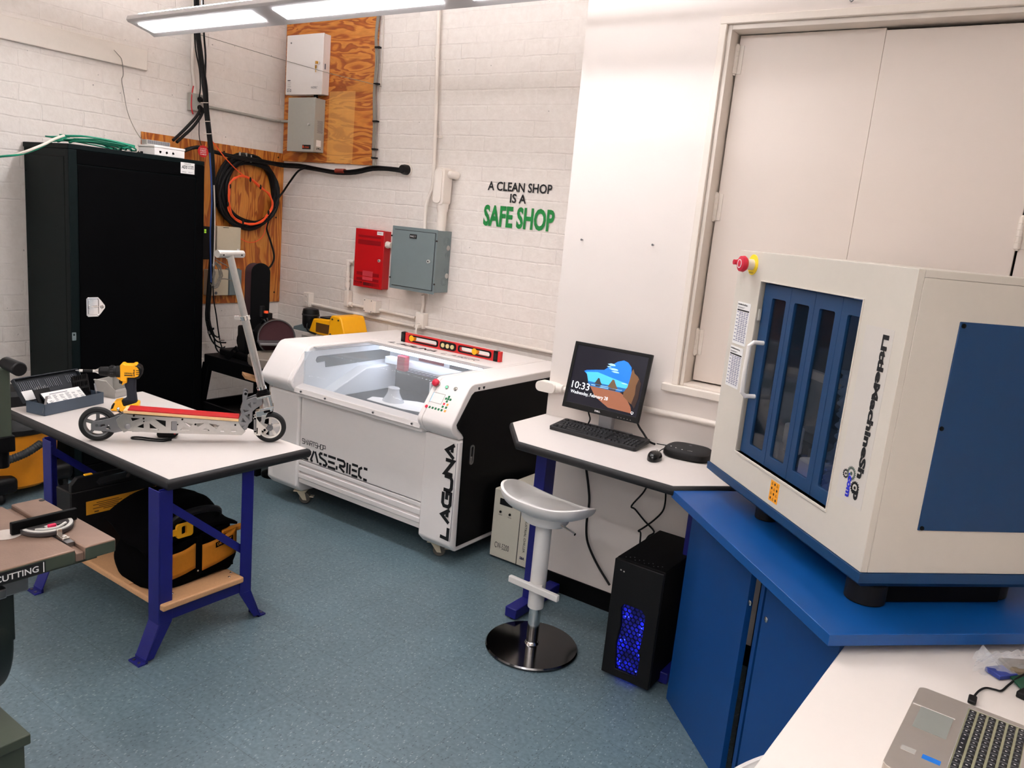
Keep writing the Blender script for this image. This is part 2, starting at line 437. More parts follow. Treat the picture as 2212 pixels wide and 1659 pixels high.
def plywood(name, horiz, patch=None):
    """rotary-cut fir plywood: stretched, distorted growth bands; patch = box of cleaner wood once covered by a sign"""
    m, nt, b = node_mat(name)
    tc = nt.nodes.new('ShaderNodeTexCoord')
    mp = nt.nodes.new('ShaderNodeMapping'); nt.links.new(tc.outputs['Object'], mp.inputs[0])
    mp.inputs['Scale'].default_value = (2.2,2.2,9.5) if horiz else (8.5,8.5,1.5)
    n = nt.nodes.new('ShaderNodeTexNoise'); n.inputs['Scale'].default_value = 1.0; n.inputs['Detail'].default_value = 2.5; n.inputs['Distortion'].default_value = 0.9
    nt.links.new(mp.outputs[0], n.inputs['Vector'])
    band = M_(nt, 'FRACT', M_(nt, 'MULTIPLY', n.outputs['Fac'], 6.5))
    fine = nt.nodes.new('ShaderNodeTexNoise'); fine.inputs['Scale'].default_value = 7; fine.inputs['Detail'].default_value = 6; nt.links.new(mp.outputs[0], fine.inputs['Vector'])
    c = ramp(nt, band, [(0.0, lin((208,136,58))), (0.45, lin((202,124,46))), (0.6, lin((170,88,24))), (0.88, lin((152,74,18))), (1.0, lin((198,122,46)))])
    x = nt.nodes.new('ShaderNodeMix'); x.data_type = 'RGBA'; x.blend_type = 'MULTIPLY'; x.inputs[0].default_value = 1
    nt.links.new(c, x.inputs[6]); nt.links.new(ramp(nt, fine.outputs['Fac'], [(0.3,(0.78,0.76,0.72,1)),(0.7,(1,1,1,1))]), x.inputs[7]); c = x.outputs[2]
    if patch:
        sp = nt.nodes.new('ShaderNodeSeparateXYZ'); nt.links.new(tc.outputs['Object'], sp.inputs[0])
        fac = M_(nt,'MULTIPLY', M_(nt,'MULTIPLY', M_(nt,'GREATER_THAN',sp.outputs[0],patch[0]), M_(nt,'LESS_THAN',sp.outputs[0],patch[1])), M_(nt,'MULTIPLY', M_(nt,'GREATER_THAN',sp.outputs[2],patch[2]), M_(nt,'LESS_THAN',sp.outputs[2],patch[3])))
        y = nt.nodes.new('ShaderNodeMix'); y.data_type = 'RGBA'; nt.links.new(M_(nt,'MULTIPLY',fac,0.42), y.inputs[0]); nt.links.new(c, y.inputs[6]); y.inputs[7].default_value = lin((222,172,98)); c = y.outputs[2]
    nt.links.new(c, b.inputs['Base Color']); b.inputs['Roughness'].default_value = 0.5
    return m
# ------------------------------------------------------------------ the room
XW, YB, YP = -5.445, 4.4, 3.355      # left brick wall, back brick wall, plastered wall with the shutter
PX = -2.035                          # outer corner of the plastered wall
XR, YF, ZC = 2.6, -3.4, 3.6
struct('floor', MB().box((XW,YF,-0.1),(XR,YB,0)), FLOORM, 'blue grey speckled vinyl tile floor', smooth=False)
struct('ceiling', MB().box((XW,YF,ZC),(XR,YB,ZC+0.1)), OFFWH, 'white ceiling', smooth=False)
struct('wall_left', MB().box((XW-0.2,YF,0),(XW,YB+0.2,ZC)), BRICKY, 'white painted brick wall behind the black cabinet', smooth=False)
struct('wall_back', MB().box((XW,YB,0),(PX,YB+0.2,ZC)), BRICKX, 'white painted brick wall behind the laser cutter', smooth=False)
PLAST = mat('smooth_plaster', (230,220,213), 0.6, noise=0.02, scale=5, bump=0.12, bscale=30)
struct('wall_front', MB().box((XW,YF-0.1,0),(XR,YF,ZC)), PLAST, 'wall behind the camera', smooth=False)
struct('wall_right', MB().box((XR,YF,0),(XR+0.1,YB,ZC)), PLAST, 'wall to the right', smooth=False)
# plastered wall with the shuttered opening
OL, OT, OB, OR = -1.345, 2.745, 1.205, 1.15     # opening left, top, bottom, right
DY = 3.44                                         # face of the shutter leaves
w = MB()
w.box((PX,YP,0),(OL,YB+0.2,ZC)); w.box((OL,YP,OT),(OR,YB+0.2,ZC)); w.box((OL,YP,0),(OR,YB+0.2,OB)); w.box((OR,YP,0),(XR,YB+0.2,ZC)); w.box((OL,DY+0.09,OB),(OR,YB+0.2,OT))
struct('wall_pilaster', w, PLAST, 'smooth white wall with the shuttered opening', smooth=False)
bl = MB().prism([(PX-0.004,0),(PX+1.35,0),(PX+1.35,0.1),(PX-0.004,0.1)], YP-0.008, YP, 'y')
struct('baseboard_pilaster', bl, BLACKM, 'black rubber base strip under the computer desk', bevel=0.002)
TR = mat('trim_paint', (232,221,210), 0.45, noise=0.02, bump=0.1)
t = MB()
t.box((OL-0.03,YP-0.02,OB),(OL,YP-0.0005,OT)); t.box((OL-0.03,YP-0.02,OT+0.0002),(OR+0.03,YP-0.0005,OT+0.03)); t.box((OR,YP-0.02,OB),(OR+0.03,YP-0.0005,OT))
struct('trim_1', t, TR, 'narrow painted casing around the shuttered opening', bevel=0.003)
struct('trim_2', MB().box((OL-0.075,YP-0.03,OB-0.035),(OR+0.075,YP,OB)), TR, 'painted sill board under the shuttered opening', bevel=0.004)
j = MB(); j.box((OL,YP,OB),(OL+0.018,DY+0.05,OT)); j.box((OL+0.0185,YP,OT-0.02),(OR-0.0185,DY+0.05,OT)); j.box((OL+0.0185,YP,OB),(OR-0.0185,DY+0.05,OB+0.012)); j.box((OR-0.018,YP,OB),(OR,DY+0.05,OT))
struct('trim_3', j, TR, 'painted reveal boards inside the shuttered opening', bevel=0.002)
SEAM, HNG = -0.74, -0.165
dr = bpy.data.objects.new('door_1', None); COL.objects.link(dr); dr.location = (OL,DY,OB); dr['kind'] = 'structure'; dr['label'] = 'tall cream shutter leaves closing the opening behind the blue and grey machine'; dr['category'] = 'door'
def dpart(name, mb, m, **k):
    o = mesh(name, mb, m, inv=Matrix.Translation(Vector(dr.location)).inverted(), **k); o.parent = dr; return o
LEAF = mat('leaf_paint', (226,213,203), 0.5, noise=0.02, scale=4, bump=0.1, bscale=40)
dpart('door_leaf', MB().box((OL+0.026,DY,OB+0.02),(SEAM-0.001,DY+0.04,OT-0.024)), LEAF, bevel=0.002)
dpart('door_leaf', MB().box((SEAM+0.001,DY-0.006,OB+0.02),(HNG-0.004,DY+0.034,OT-0.034)), LEAF, bevel=0.002)
dpart('door_leaf', MB().box((HNG+0.004,DY-0.002,OB+0.02),(OR-0.02,DY+0.036,OT-0.03)), LEAF, bevel=0.002)
dpart('dark_gap', MB().box((OL+0.018,DY+0.045,OB+0.012),(OR-0.018,DY+0.08,OT-0.02)), BLACKM, smooth=False)
def hinge(x, z, y=DY-0.008, h=0.115):
    m = MB()
    m.cyl((x,y,z),(x,y,z+h),0.011,n=12)
    for q in range(1,5): m.cyl((x,y,z+h*q/5-0.0012),(x,y,z+h*q/5+0.0012),0.0122,n=12)
    m.cyl((x,y,z-0.006),(x,y,z+h+0.006),0.007,n=10)
    m.box((x,y+0.004,z),(x+0.028,y+0.009,z+h)); m.box((x-0.012,y,z),(x-0.006,y+0.05,z+h))
    dpart('hinge', m, TR, bevel=0.001)
for z in (2.565, 1.95, 1.345): hinge(OL+0.022, z)
hinge(HNG, 1.93)
# screws left in the plaster and a small hook above the opening
for p, lb in (((-1.931,3.355,1.808), 'small bare screw in the plaster near the wall corner'), ((-1.558,3.355,1.817), 'small bare screw in the plaster close to the shutter casing')):
    m = MB().cyl((p[0],3.357,p[2]),(p[0],3.343,p[2]),0.0025,n=8).cyl((p[0],3.343,p[2]),(p[0],3.340,p[2]),0.005,n=10)
    solo('wall_screw', m, STEEL, lb, 'screw', group='screws left in the plaster')
h = (-0.855,3.355,2.796)
m = MB().tube([(h[0]-0.03,3.345,h[2]+0.05),(h[0]-0.012,3.335,h[2]+0.004),(h[0],3.325,h[2]),(h[0]+0.006,3.325,h[2]+0.018)],0.0028,smooth=4).cyl((h[0]-0.03,3.356,h[2]+0.05),(h[0]-0.03,3.34,h[2]+0.05),0.004)
solo('wall_hook', m, STEEL, 'thin bent wire hook above the shutter opening', 'hook')

# ------------------------------------------------------------------ pendant lamps
LGREY = mat('lamp_housing_paint', (196,190,188), 0.45, noise=0.02)
LENS = mat('lit_lens', (255,255,255), 0.4, noise=0.0, emit=LAMP_COLOUR, estr=LENS_POWER)
UPL = mat('lit_uplight', (255,255,255), 0.4, noise=0.0, emit=LAMP_COLOUR, estr=UP_POWER)
def slab(a, b, p, q, th):
    """thin slab between x = a..b spanning the (y, z) points p and q"""
    v = [(x,y,z+k) for k in (0,th) for (x,(y,z)) in ((a,p),(b,p),(b,q),(a,q))]
    return MB().add(v, [(0,3,2,1),(4,5,6,7),(0,1,5,4),(1,2,6,5),(2,3,7,6),(3,0,4,7)])
def pendant(x0, x1, y, z, label):
    t = thing('pendant_lamp', label, 'lamp', ((x0+x1)/2, y, z), 0.0, None)
    # cross-section in (y, z): tilted underside with a dropped far lip, rounded near edge, sloped back
    def S(u, v): return (y+u, z+v)
    prof = [S(*q) for q in ((-0.088,0.028),(-0.078,0.016),(-0.05,0.010),(0.052,-0.014),(0.084,-0.030),(0.092,-0.024),(0.09,0.0),(0.03,0.055),(-0.05,0.062),(-0.08,0.05))]
    part('housing', MB().prism(prof, x0, x1, 'x'), LGREY, t, bevel=0.002)
    a = x0+0.06
    while a + 0.9 < x1:
        part('lens', slab(a, a+1.03, S(-0.048,0.0055), S(0.046,-0.0165), 0.003), LENS, t, label='glowing white lens', smooth=False)
        part('uplight_slot', slab(a, a+1.03, S(-0.045,0.064), S(0.028,0.059), 0.003), UPL, t, label='glowing strip on top of the housing', smooth=False)
        a += 1.2
    for xx in (x0+0.6, x1-0.6):
        part('hanger_rod', MB().cyl((xx,y,z+0.07),(xx,y,ZC),0.004,n=8), STEEL, t)
    return t
pendant(LX0, LX1, LY, LZ, 'long white pendant lamp above the plywood boards')
pendant(-2.4, 1.3, 0.1, 2.9, 'unseen white pendant lamp added over the camera side of the table')  # added out of view; its length keeps the left foreground dim
pendant(-4.2, 1.0, -1.9, 2.9, 'unseen white pendant lamp added at the far end behind the camera')  # added out of view to light the front of the laser cutter

# ------------------------------------------------------------------ lettering on the brick
T = thing('wall_lettering', 'black and green vinyl lettering on the brick about a clean shop', 'lettering', (-3.05,YB-0.004,1.9))
a0 = (-3.313,4.396,2.063); a1 = (-2.788,4.396,2.069)
B = (-3.311,4.396,2.063); R_ = (-2.794,4.396,2.118)
part('text_line', MB().text('A CLEAN SHOP', R_[0]-B[0], 0.060, onback(B[0],B[2]-0.002,YB-0.005), bold=0.022), INK, T, smooth=False)
B = (-3.119,4.396,1.988); R_ = (-2.988,4.396,1.990)
part('text_line', MB().text('IS A', R_[0]-B[0], 0.060, onback(B[0],B[2],YB-0.005), bold=0.022), INK, T, smooth=False)
B = (-3.327,4.396,1.823); R_ = (-2.756,4.396,1.834)
part('text_line', MB().text('SAFE SHOP', R_[0]-B[0], 0.142, onback(B[0],B[2],YB-0.005), bold=0.034), GREENV, T, label='large green letters', smooth=False)
# ------------------------------------------------------------------ left wall: board, cables, plywood
XF = XW + 0.002
p = (-5.420,3.206,2.649); q = (-5.420,3.207,2.725)
solo('wall_board', MB().box((XF,-0.2,p[2]),(XW+0.03,p[1],p[2]+0.135)), PIPEW, 'long white painted board fixed high on the left brick wall', 'board', bevel=0.004)
solo('loose_wire', MB().tube([(-5.405,2.965,2.731),(-5.400,2.987,2.710),(-5.400,3.012,2.686),(-5.400,3.021,2.644),(-5.400,3.024,2.586),(-5.400,3.014,2.549),(-5.400,3.030,2.463),(-5.380,3.037,2.368),(-5.350,3.049,2.292),(-5.300,3.056,2.228),(-5.250,3.066,2.176)],0.0026,n=6,smooth=4), WIRE, 'thin grey wire hanging from the painted board down to the cabinet top', 'wire')
solo('taut_wire', MB().tube([(-5.430,3.489,2.978),(-5.400,3.609,2.973),(-5.367,4.300,2.951),(-4.773,4.270,2.825),(-4.420,4.300,2.761),(-4.363,4.395,2.749)],0.0022,n=5), WIRE, 'thin taut wire slanting across the corner in front of the white wall box', 'wire')

PLYL = plywood('plywood_vertical_grain', False)
PLYB = plywood('plywood_horizontal_grain', True, (-4.90,-4.615,2.19,2.72))
m = MB().box((XF,3.172,1.025),(XW+0.016,4.398,2.243))
solo('plywood_board', m, PLYL, 'square plywood board on the left wall behind the coiled cables', 'board', loc=(0,0,0))
m = MB().box((-5.426,YB-0.018,2.185),(-4.417,YB-0.002,3.42))
solo('plywood_board', m, PLYB, 'plywood board on the back wall carrying the white and grey boxes', 'board', loc=(0,0,0))
for k,(a,b) in enumerate((('X',(-5.428,3.643,2.198)),)): pass
SCRW = mat('dark_screw', (52,40,32), 0.4, 0.8, noise=0.1)
for q in ((-5.428,3.830,2.188), (-5.428,4.339,2.207), (-5.428,4.335,1.724), (-5.428,4.340,1.105)):
    solo('board_screw', MB().cyl((q[0]-0.003,q[1],q[2]),(q[0]+0.003,q[1],q[2]),0.007,n=10), SCRW, 'dark screw head holding the square plywood board', 'screw', group='screws in the square plywood board')

# gang box with plugs, its conduit and the red wire
T = thing('outlet_box', 'small grey steel outlet box on the left wall with plugs in it', 'outlet', (-5.445,3.624,2.459))
a = (-5.400,3.526,2.443); b = (-5.400,3.653,2.565)
part('box', MB().box((XF,a[1],a[2]),(XW+0.05,b[1]-0.015,b[2])), GREYBOX, T, bevel=0.003)
c = (-5.390,3.587,2.498)
for dz in (0.03,-0.028):
    part('plug', MB().cyl((XW+0.05,c[1]+0.008,c[2]+dz),(XW+0.085,c[1]+0.008,c[2]+dz-0.01),0.022,0.014,n=14), BLACKP, T, label='black plug')
part('cover_plate', MB().box((XW+0.05,a[1]+0.006,a[2]+0.006),(XW+0.053,b[1]-0.022,b[2]-0.006)), GREYBOX, T, bevel=0.001)
solo('conduit_pipe', MB().tube([(-5.430,3.578,2.555),(-5.430,3.574,2.622),(-5.430,3.566,2.674),(-5.430,3.556,2.730),(-5.430,3.556,2.825),(-5.430,3.558,3.013),(-5.430,3.556,3.381)],0.012,n=12), PIPEW, 'white painted conduit running up from the outlet box on the left wall', 'conduit')
solo('red_wire', MB().tube([(-5.415,3.556,2.615),(-5.400,3.536,2.566),(-5.390,3.525,2.516),(-5.390,3.525,2.462),(-5.390,3.539,2.416)],0.0045,n=6,smooth=4), REDP, 'short red wire beside the small grey outlet box', 'wire')
solo('conduit_pipe', MB().tube([(-5.430,3.686,2.492),(-5.430,3.890,2.494),(-5.430,4.058,2.492),(-5.430,4.211,2.488),(-5.425,4.275,2.487),(-5.416,4.350,2.492),(-5.325,4.350,2.491)],0.0105,n=12), GREYBOX, 'thin grey conduit from the outlet box round the corner to the grey wall box', 'conduit')

# vertical bundle
T = thing('cable_bundle', 'thick bundle of black cables hanging down the left wall beside the cabinet', 'cables', (-5.3,3.42,0.7))
def run(pts, r, mt, nm='cable', **k): part(nm, MB().tube(pts, r, n=7, smooth=3), mt, T, **k)
def spine(off, x=-5.33): return [(P[0], P[1]+off[0], P[2]) for P in
    ((-5.360,3.517,3.393),(-5.360,3.529,3.186),(-5.350,3.534,2.981),(-5.340,3.548,2.851),(-5.330,3.562,2.728),(-5.320,3.579,2.611),(-5.310,3.586,2.456),(-5.300,3.605,2.290),(-5.280,3.618,2.103),(-5.280,3.634,1.861),(-5.280,3.634,1.658),(-5.280,3.627,1.383),(-5.280,3.608,1.104),(-5.280,3.603,0.927),(-5.280,3.641,0.810))]
run([(p[0],p[1],p[2]) for p in spine((0,0))], 0.0125, CABLE)
run([(p[0]+0.008,p[1]+0.014,p[2]) for p in spine((0,0))], 0.009, CABLE)
run([(p[0]+0.010,p[1]-0.012,p[2]) for p in spine((0,0))], 0.0085, CABLE)
run([(p[0]+0.014,p[1]+0.002+0.012*math.sin(i),p[2]) for i,p in enumerate(spine((0,0)))], 0.0065, CABLE)
BLUEC = mat('blue_cable_jacket', (40,70,130), 0.5, noise=0.05)
run([(-5.250,3.585,2.155),(-5.250,3.599,1.993),(-5.250,3.607,1.794),(-5.250,3.599,1.591),(-5.250,3.606,1.386),(-5.250,3.613,1.213)], 0.0055, BLUEC, label='dark blue cable')
run([(-5.380,3.592,3.387),(-5.380,3.604,3.114),(-5.370,3.607,2.959),(-5.360,3.614,2.834),(-5.350,3.606,2.690),(-5.330,3.583,2.574)], 0.007, CABLE, nm='side_cable')
run([(-5.390,3.543,2.976),(-5.380,3.549,2.852),(-5.370,3.573,2.731),(-5.350,3.569,2.603),(-5.360,3.566,2.533)], 0.005, CABLE, nm='side_cable')
run([(-5.390,3.576,2.984),(-5.380,3.587,2.798),(-5.370,3.594,2.640),(-5.350,3.596,2.560)], 0.004, CABLE, nm='side_cable')
run([(-5.370,3.581,2.445),(-5.360,3.569,2.346),(-5.360,3.574,2.249),(-5.360,3.610,2.155)], 0.003, CABLE, nm='side_cable')
run([(-5.250,3.624,1.929),(-5.250,3.636,1.695),(-5.250,3.636,1.456),(-5.250,3.631,1.334)], 0.005, WIREW, label='pale grey cable')
# loose ends at the bottom
for i, pts in enumerate(([(-5.260,3.597,0.930),(-5.260,3.636,0.814),(-5.250,3.678,0.755),(-5.250,3.753,0.742)],
            [(-5.260,3.586,0.913),(-5.260,3.611,0.815),(-5.250,3.646,0.743),(-5.250,3.712,0.701),(-5.250,3.745,0.710)],
            [(-5.270,3.596,0.929),(-5.270,3.630,0.838),(-5.260,3.677,0.790),(-5.260,3.701,0.795)],
            [(-5.260,3.602,0.894),(-5.260,3.643,0.849),(-5.260,3.647,0.864)],
            [(-5.260,3.652,0.802),(-5.250,3.663,0.712),(-5.240,3.690,0.668),(-5.220,3.717,0.662)])):
    run(pts, 0.006, CABLE, nm='loose_end')
part('connector', MB().cyl((-5.250,3.695,0.765),(-5.250,3.736,0.762),0.007,n=10), ALU, T, label='bright metal plug')
part('connector', MB().cyl((-5.250,3.596,0.839),(-5.250,3.604,0.821),0.009,n=10), ALU, T, label='bright metal plug')
for p in ((-5.290,3.585,2.375), (-5.280,3.591,2.289), (-5.300,3.575,2.502)):
    part('cable_tie', MB().tube([(p[0]-0.008+0.022*math.cos(2*PI*k/14),p[1]+0.025*math.sin(2*PI*k/14),p[2]+0.004*math.sin(2*PI*k/14)) for k in range(14)],0.003,n=5,closed=True), WIREW, T, label='white cable tie')
solo('power_lead', MB().tube([(-5.350,3.575,2.464),(-5.320,3.519,2.397),(-5.300,3.437,2.317),(-5.280,3.364,2.253),(-5.250,3.296,2.204)],0.011,n=8,smooth=4), CABLE, 'upper of two thick black leads curving from the outlet box down to the cabinet top', 'cable')
solo('power_lead', MB().tube([(-5.350,3.598,2.461),(-5.320,3.549,2.395),(-5.300,3.474,2.313),(-5.280,3.392,2.245),(-5.250,3.324,2.195)],0.011,n=8,smooth=4), CABLE, 'lower of two thick black leads curving from the outlet box down to the cabinet top', 'cable')

# red tag on the plywood
T = thing('round_tag', 'round red paper tag hanging on the square plywood board', 'tag', (-5.260,3.535,2.158))
c = (-5.262,3.538,2.159)
part('disc', MB().lathe([(0,0),(0.042,0),(0.042,0.002),(0,0.002)], c, 'x', n=24), REDP, T, smooth=False)
M = frame((c[0]+0.0025,c[1],c[2]),(0,1,0),(0,0,1))
for i, s in enumerate(('CAUTION','FIBER','OPTIC','CABLE')):
    part('lettering', MB().text(s, 0.05, 0.008, M @ Matrix.Translation((-0.025,0.014-0.013*i,0)), bold=0.01), INKW, T, smooth=False)

# coils on the square plywood board
T = thing('cable_coil', 'large coil of thick black cable hung on the square plywood board', 'cable', (-5.400,4.010,1.911))
def ring(cy, cz, ry, rz, x, wob, ph, n=30): return [(x+0.012*math.sin(3*a+ph), cy+ry*math.cos(a)+wob*math.sin(2*a+ph), cz+rz*math.sin(a)+wob*math.cos(3*a+ph)) for a in [2*PI*i/n for i in range(n)]]
L_ = (-5.400,3.744,1.888); R_ = (-5.400,4.308,1.936); U_ = (-5.400,4.014,2.190); D_ = (-5.400,4.009,1.619)
cy, cz = (L_[1]+R_[1])/2, (U_[2]+D_[2])/2; ry, rz = (R_[1]-L_[1])/2, (U_[2]-D_[2])/2
for i, (k, dx, wb, ph, dy) in enumerate(((1.0,0,0.004,0,0),(0.965,0.018,0.008,1,0.005),(0.93,0.0,0.008,2.1,0.01),(0.90,0.02,0.01,3.3,0.012),(0.86,0.012,0.012,4,0.02),(0.83,0.03,0.012,5.2,0.028),(0.975,0.03,0.006,2.8,-0.003))):
    part('loop', MB().tube(ring(cy+dy, cz-0.1*(1-k)*rz, ry*k, rz*k, -5.405+dx, wb, ph), 0.0145, n=8, closed=True), CABLE, T)
part('loop', MB().tube([(-5.370,3.749,1.797),(-5.360,3.763,1.936),(-5.360,3.834,2.060),(-5.360,3.931,2.140),(-5.370,4.044,2.170)],0.012,n=8,smooth=5), CABLE, T)
part('loop', MB().tube([(-5.370,3.758,1.935),(-5.360,3.749,1.832),(-5.360,3.776,1.730),(-5.360,3.860,1.658),(-5.370,3.952,1.633)],0.012,n=8,smooth=5), CABLE, T)
for p in ((-5.360,3.976,2.180), (-5.360,3.917,2.180), (-5.360,4.019,2.168)):
    part('cable_tie', MB().box((p[0],p[1]-0.004,p[2]-0.035),(p[0]+0.012,p[1]+0.004,p[2]+0.02)), LIGHTG, T, label='pale cable tie')
T = thing('cable_coil', 'loose coil of thin orange cable inside the black coil', 'cable', (-5.350,4.017,1.854))
op = [(-5.340,3.811,1.873),(-5.340,3.822,1.950),(-5.340,3.858,1.994),(-5.340,3.928,2.019),(-5.340,4.009,2.002),(-5.340,4.107,1.954),(-5.340,4.184,1.904),(-5.340,4.223,1.841),(-5.340,4.216,1.789),(-5.340,4.177,1.735),(-5.340,4.112,1.684),(-5.340,4.016,1.661),(-5.340,3.921,1.673),(-5.340,3.853,1.712),(-5.340,3.818,1.776)]
for i in range(5):
    random.seed(20+i); pts = [(p[0]+random.uniform(-.004,.01), p[1]+random.uniform(-.008,.008), p[2]+random.uniform(-.008,.008)) for p in op]
    part('loop', MB().tube(pts, 0.0048, n=6, closed=True, smooth=4), ORANGE, T)
for p in ((-5.330,3.819,1.936),(-5.330,3.802,1.800),(-5.330,3.943,1.672),(-5.330,4.182,1.762),(-5.330,4.099,1.954),(-5.330,4.002,2.002)):
    part('cable_tie', MB().ball(p, (0.008,0.009,0.02), n=8, m=6), BLACKP, T, label='black cable tie')
solo('orange_strand', MB().tube([(-5.300,3.617,2.263),(-5.300,3.684,2.199),(-5.310,3.772,2.126),(-5.330,3.890,2.053),(-5.335,4.006,2.002)],0.004,n=6,smooth=3), ORANGE, 'thin orange strand running down from the bundle to the orange coil', 'cable')
solo('orange_strand', MB().tube([(-5.360,4.198,1.720),(-5.370,4.190,1.645),(-5.380,4.173,1.570),(-5.390,4.111,1.522),(-5.400,4.043,1.515),(-5.400,3.973,1.542)],0.0032,n=6,smooth=4), ORANGE, 'thin orange strand sagging below the coils to the beige box', 'cable')
solo('hanging_cable', MB().tube([(-5.380,4.224,1.691),(-5.380,4.208,1.631),(-5.380,4.248,1.535),(-5.370,4.276,1.443),(-5.350,4.263,1.380),(-5.300,4.184,1.324),(-5.200,4.035,1.297)],0.008,n=7,smooth=4), CABLE, 'black cord looping from the coil down behind the belt sander', 'cord')
# run along to the bushing in the back wall
T = thing('cable_run', 'black cables slung under the boards to a round hole in the back wall', 'cables', (-4.068,4.390,2.168))
for i, (dz, r) in enumerate(((0,0.0095),(-0.013,0.009),(0.009,0.007))):
    pts = [(-5.350,3.453,2.149),(-5.340,3.539,2.186),(-5.330,3.647,2.181),(-5.330,3.826,2.159),(-5.340,4.022,2.154),(-5.360,4.213,2.155),(-5.364,4.340,2.154),(-5.149,4.340,2.147),(-4.942,4.350,2.131),(-4.720,4.340,2.121),(-4.520,4.340,2.132),(-4.346,4.340,2.159),(-4.186,4.340,2.165),(-4.058,4.370,2.163)]
    pts = [(p[0]+0.004*math.sin(i*2+k), p[1]-0.004*i, p[2]+dz*(1 if k > 3 else 0.5)+0.004*math.sin(k*1.7+i)) for k, p in enumerate(pts)]
    part('cable', MB().tube(pts, r, n=7, smooth=3), CABLE, T)
c = (-4.054,4.390,2.165)
part('bushing', MB().lathe([(0.012,-0.055),(0.03,-0.055),(0.036,-0.03),(0.036,0.008),(0,0.008)], c, 'y', n=24), BLACKP, T)
part('escutcheon', MB().lathe([(0.036,0.0),(0.046,0.0),(0.046,0.009),(0.036,0.009)], c, 'y', n=24), PIPEW, T, label='white painted ring')
part('tape_wrap', MB().cyl((-4.741,4.340,2.125),(-4.644,4.340,2.126),0.020,n=12), mat('maroon_tape',(120,40,26),0.5,noise=0.1), T, label='red tape')
solo('hanging_cable', MB().tube([(-5.350,4.260,1.814),(-5.350,4.285,1.874),(-5.340,4.330,1.938),(-5.253,4.330,2.030),(-5.163,4.330,2.110),(-5.071,4.330,2.138)],0.008,n=7,smooth=4), CABLE, 'black cord climbing from the coil to the cables under the boards', 'cord')

# boxes on and under the square plywood board
T = thing('junction_box', 'beige steel box on the plywood just below the black coil', 'box', (-5.400,3.861,1.404))
a = (-5.360,3.734,1.406); b = (-5.360,3.941,1.609)
part('body', MB().box((XW+0.016,a[1],a[2]),(XW+0.085,b[1],b[2]+0.02)), BEIGE, T, bevel=0.004)
part('cover', MB().box((XW+0.085,a[1]-0.003,a[2]-0.003),(XW+0.09,b[1]+0.003,b[2]+0.016)), BEIGE, T, bevel=0.002)
part('slot', MB().box((XW+0.0885,a[1]+0.05,b[2]+0.010),(XW+0.0905,a[1]+0.1,b[2]+0.014)), INK, T, smooth=False).location.x += 0
part('sticker', MB().box((XW+0.09,b[1]-0.03,a[2]+0.01),(XW+0.0915,b[1]-0.008,a[2]+0.055)), PAPER, T, label='white sticker', smooth=False)
T = thing('junction_box', 'lower beige steel box behind the hank of grey cable', 'box', (-5.400,3.776,1.085))
a = (-5.370,3.669,1.095); b = (-5.370,3.851,1.295)
part('body', MB().box((XW+0.016,a[1],a[2]),(XW+0.075,b[1],b[2])), BEIGE, T, bevel=0.004)
part('knockout', MB().lathe([(0,0),(0.012,0),(0.012,0.003),(0,0.003)],(XW+0.074,(a[1]+b[1])/2-0.02,a[2]+0.02),'x',n=16), INKG, T, label='dark hole')
T = thing('switch_box', 'small dark grey box right of the lower beige box', 'box', (-5.400,3.911,1.082))
a = (-5.380,3.871,1.093); b = (-5.380,3.934,1.295)
part('body', MB().box((XW+0.016,a[1],a[2]),(XW+0.06,b[1]+0.05,b[2])), PANELG, T, bevel=0.004)
part('flange', MB().box((XW+0.016,a[1]-0.006,a[2]-0.006),(XW+0.022,b[1]+0.056,b[2]+0.006)), PANELG, T, bevel=0.001)
T = thing('router_box', 'black wall-mounted box with a green light between the cabinet and the cables', 'router', (-5.400,3.673,1.386))
a = (-5.370,3.590,1.374); b = (-5.370,3.684,1.620)
part('body', MB().box((XW+0.016,a[1]-0.03,a[2]),(XW+0.08,b[1],b[2])), BLACKP, T, bevel=0.006)
GL = mat('green_indicator', (150,190,60), 0.4, emit=(150,200,50), estr=0.5, noise=0)
l = (-5.360,3.633,1.584)
for i in range(2): part('indicator', MB().box((XW+0.08,l[1]-0.006,l[2]-0.012+0.016*i),(XW+0.082,l[1]+0.010,l[2]+0.0+0.016*i)), GL, T, label='green light')
# hank of grey cable
T = thing('cable_hank', 'hank of thin grey cable hanging in front of the lower beige box', 'cable', (-5.300,3.695,1.242))
for i in range(7):
    random.seed(40+i); j = lambda s=0.008: random.uniform(-s,s)
    pts = [(p[0]+j(),p[1]+j(0.012),p[2]+j(0.012)) for p in ((-5.270,3.664,1.357),(-5.270,3.697,1.333),(-5.270,3.714,1.273),(-5.270,3.695,1.210),(-5.270,3.656,1.175),(-5.270,3.639,1.224),(-5.270,3.654,1.287),(-5.270,3.645,1.336))]
    part('loop', MB().tube(pts, 0.0045, n=6, closed=True, smooth=3), WIRE, T)
part('tail', MB().tube([(-5.280,3.649,1.453),(-5.270,3.651,1.399),(-5.280,3.707,1.364),(-5.300,3.783,1.334),(-5.320,3.832,1.297)],0.0045,n=6,smooth=4), WIRE, T)
part('tail', MB().tube([(-5.280,3.690,1.230),(-5.300,3.765,1.234),(-5.330,3.849,1.216),(-5.360,3.923,1.176)],0.004,n=6,smooth=4), WIRE, T)
part('tail', MB().tube([(-5.270,3.623,1.203),(-5.260,3.641,1.169),(-5.260,3.685,1.183),(-5.270,3.707,1.245)],0.0045,n=6,smooth=4), WIRE, T)
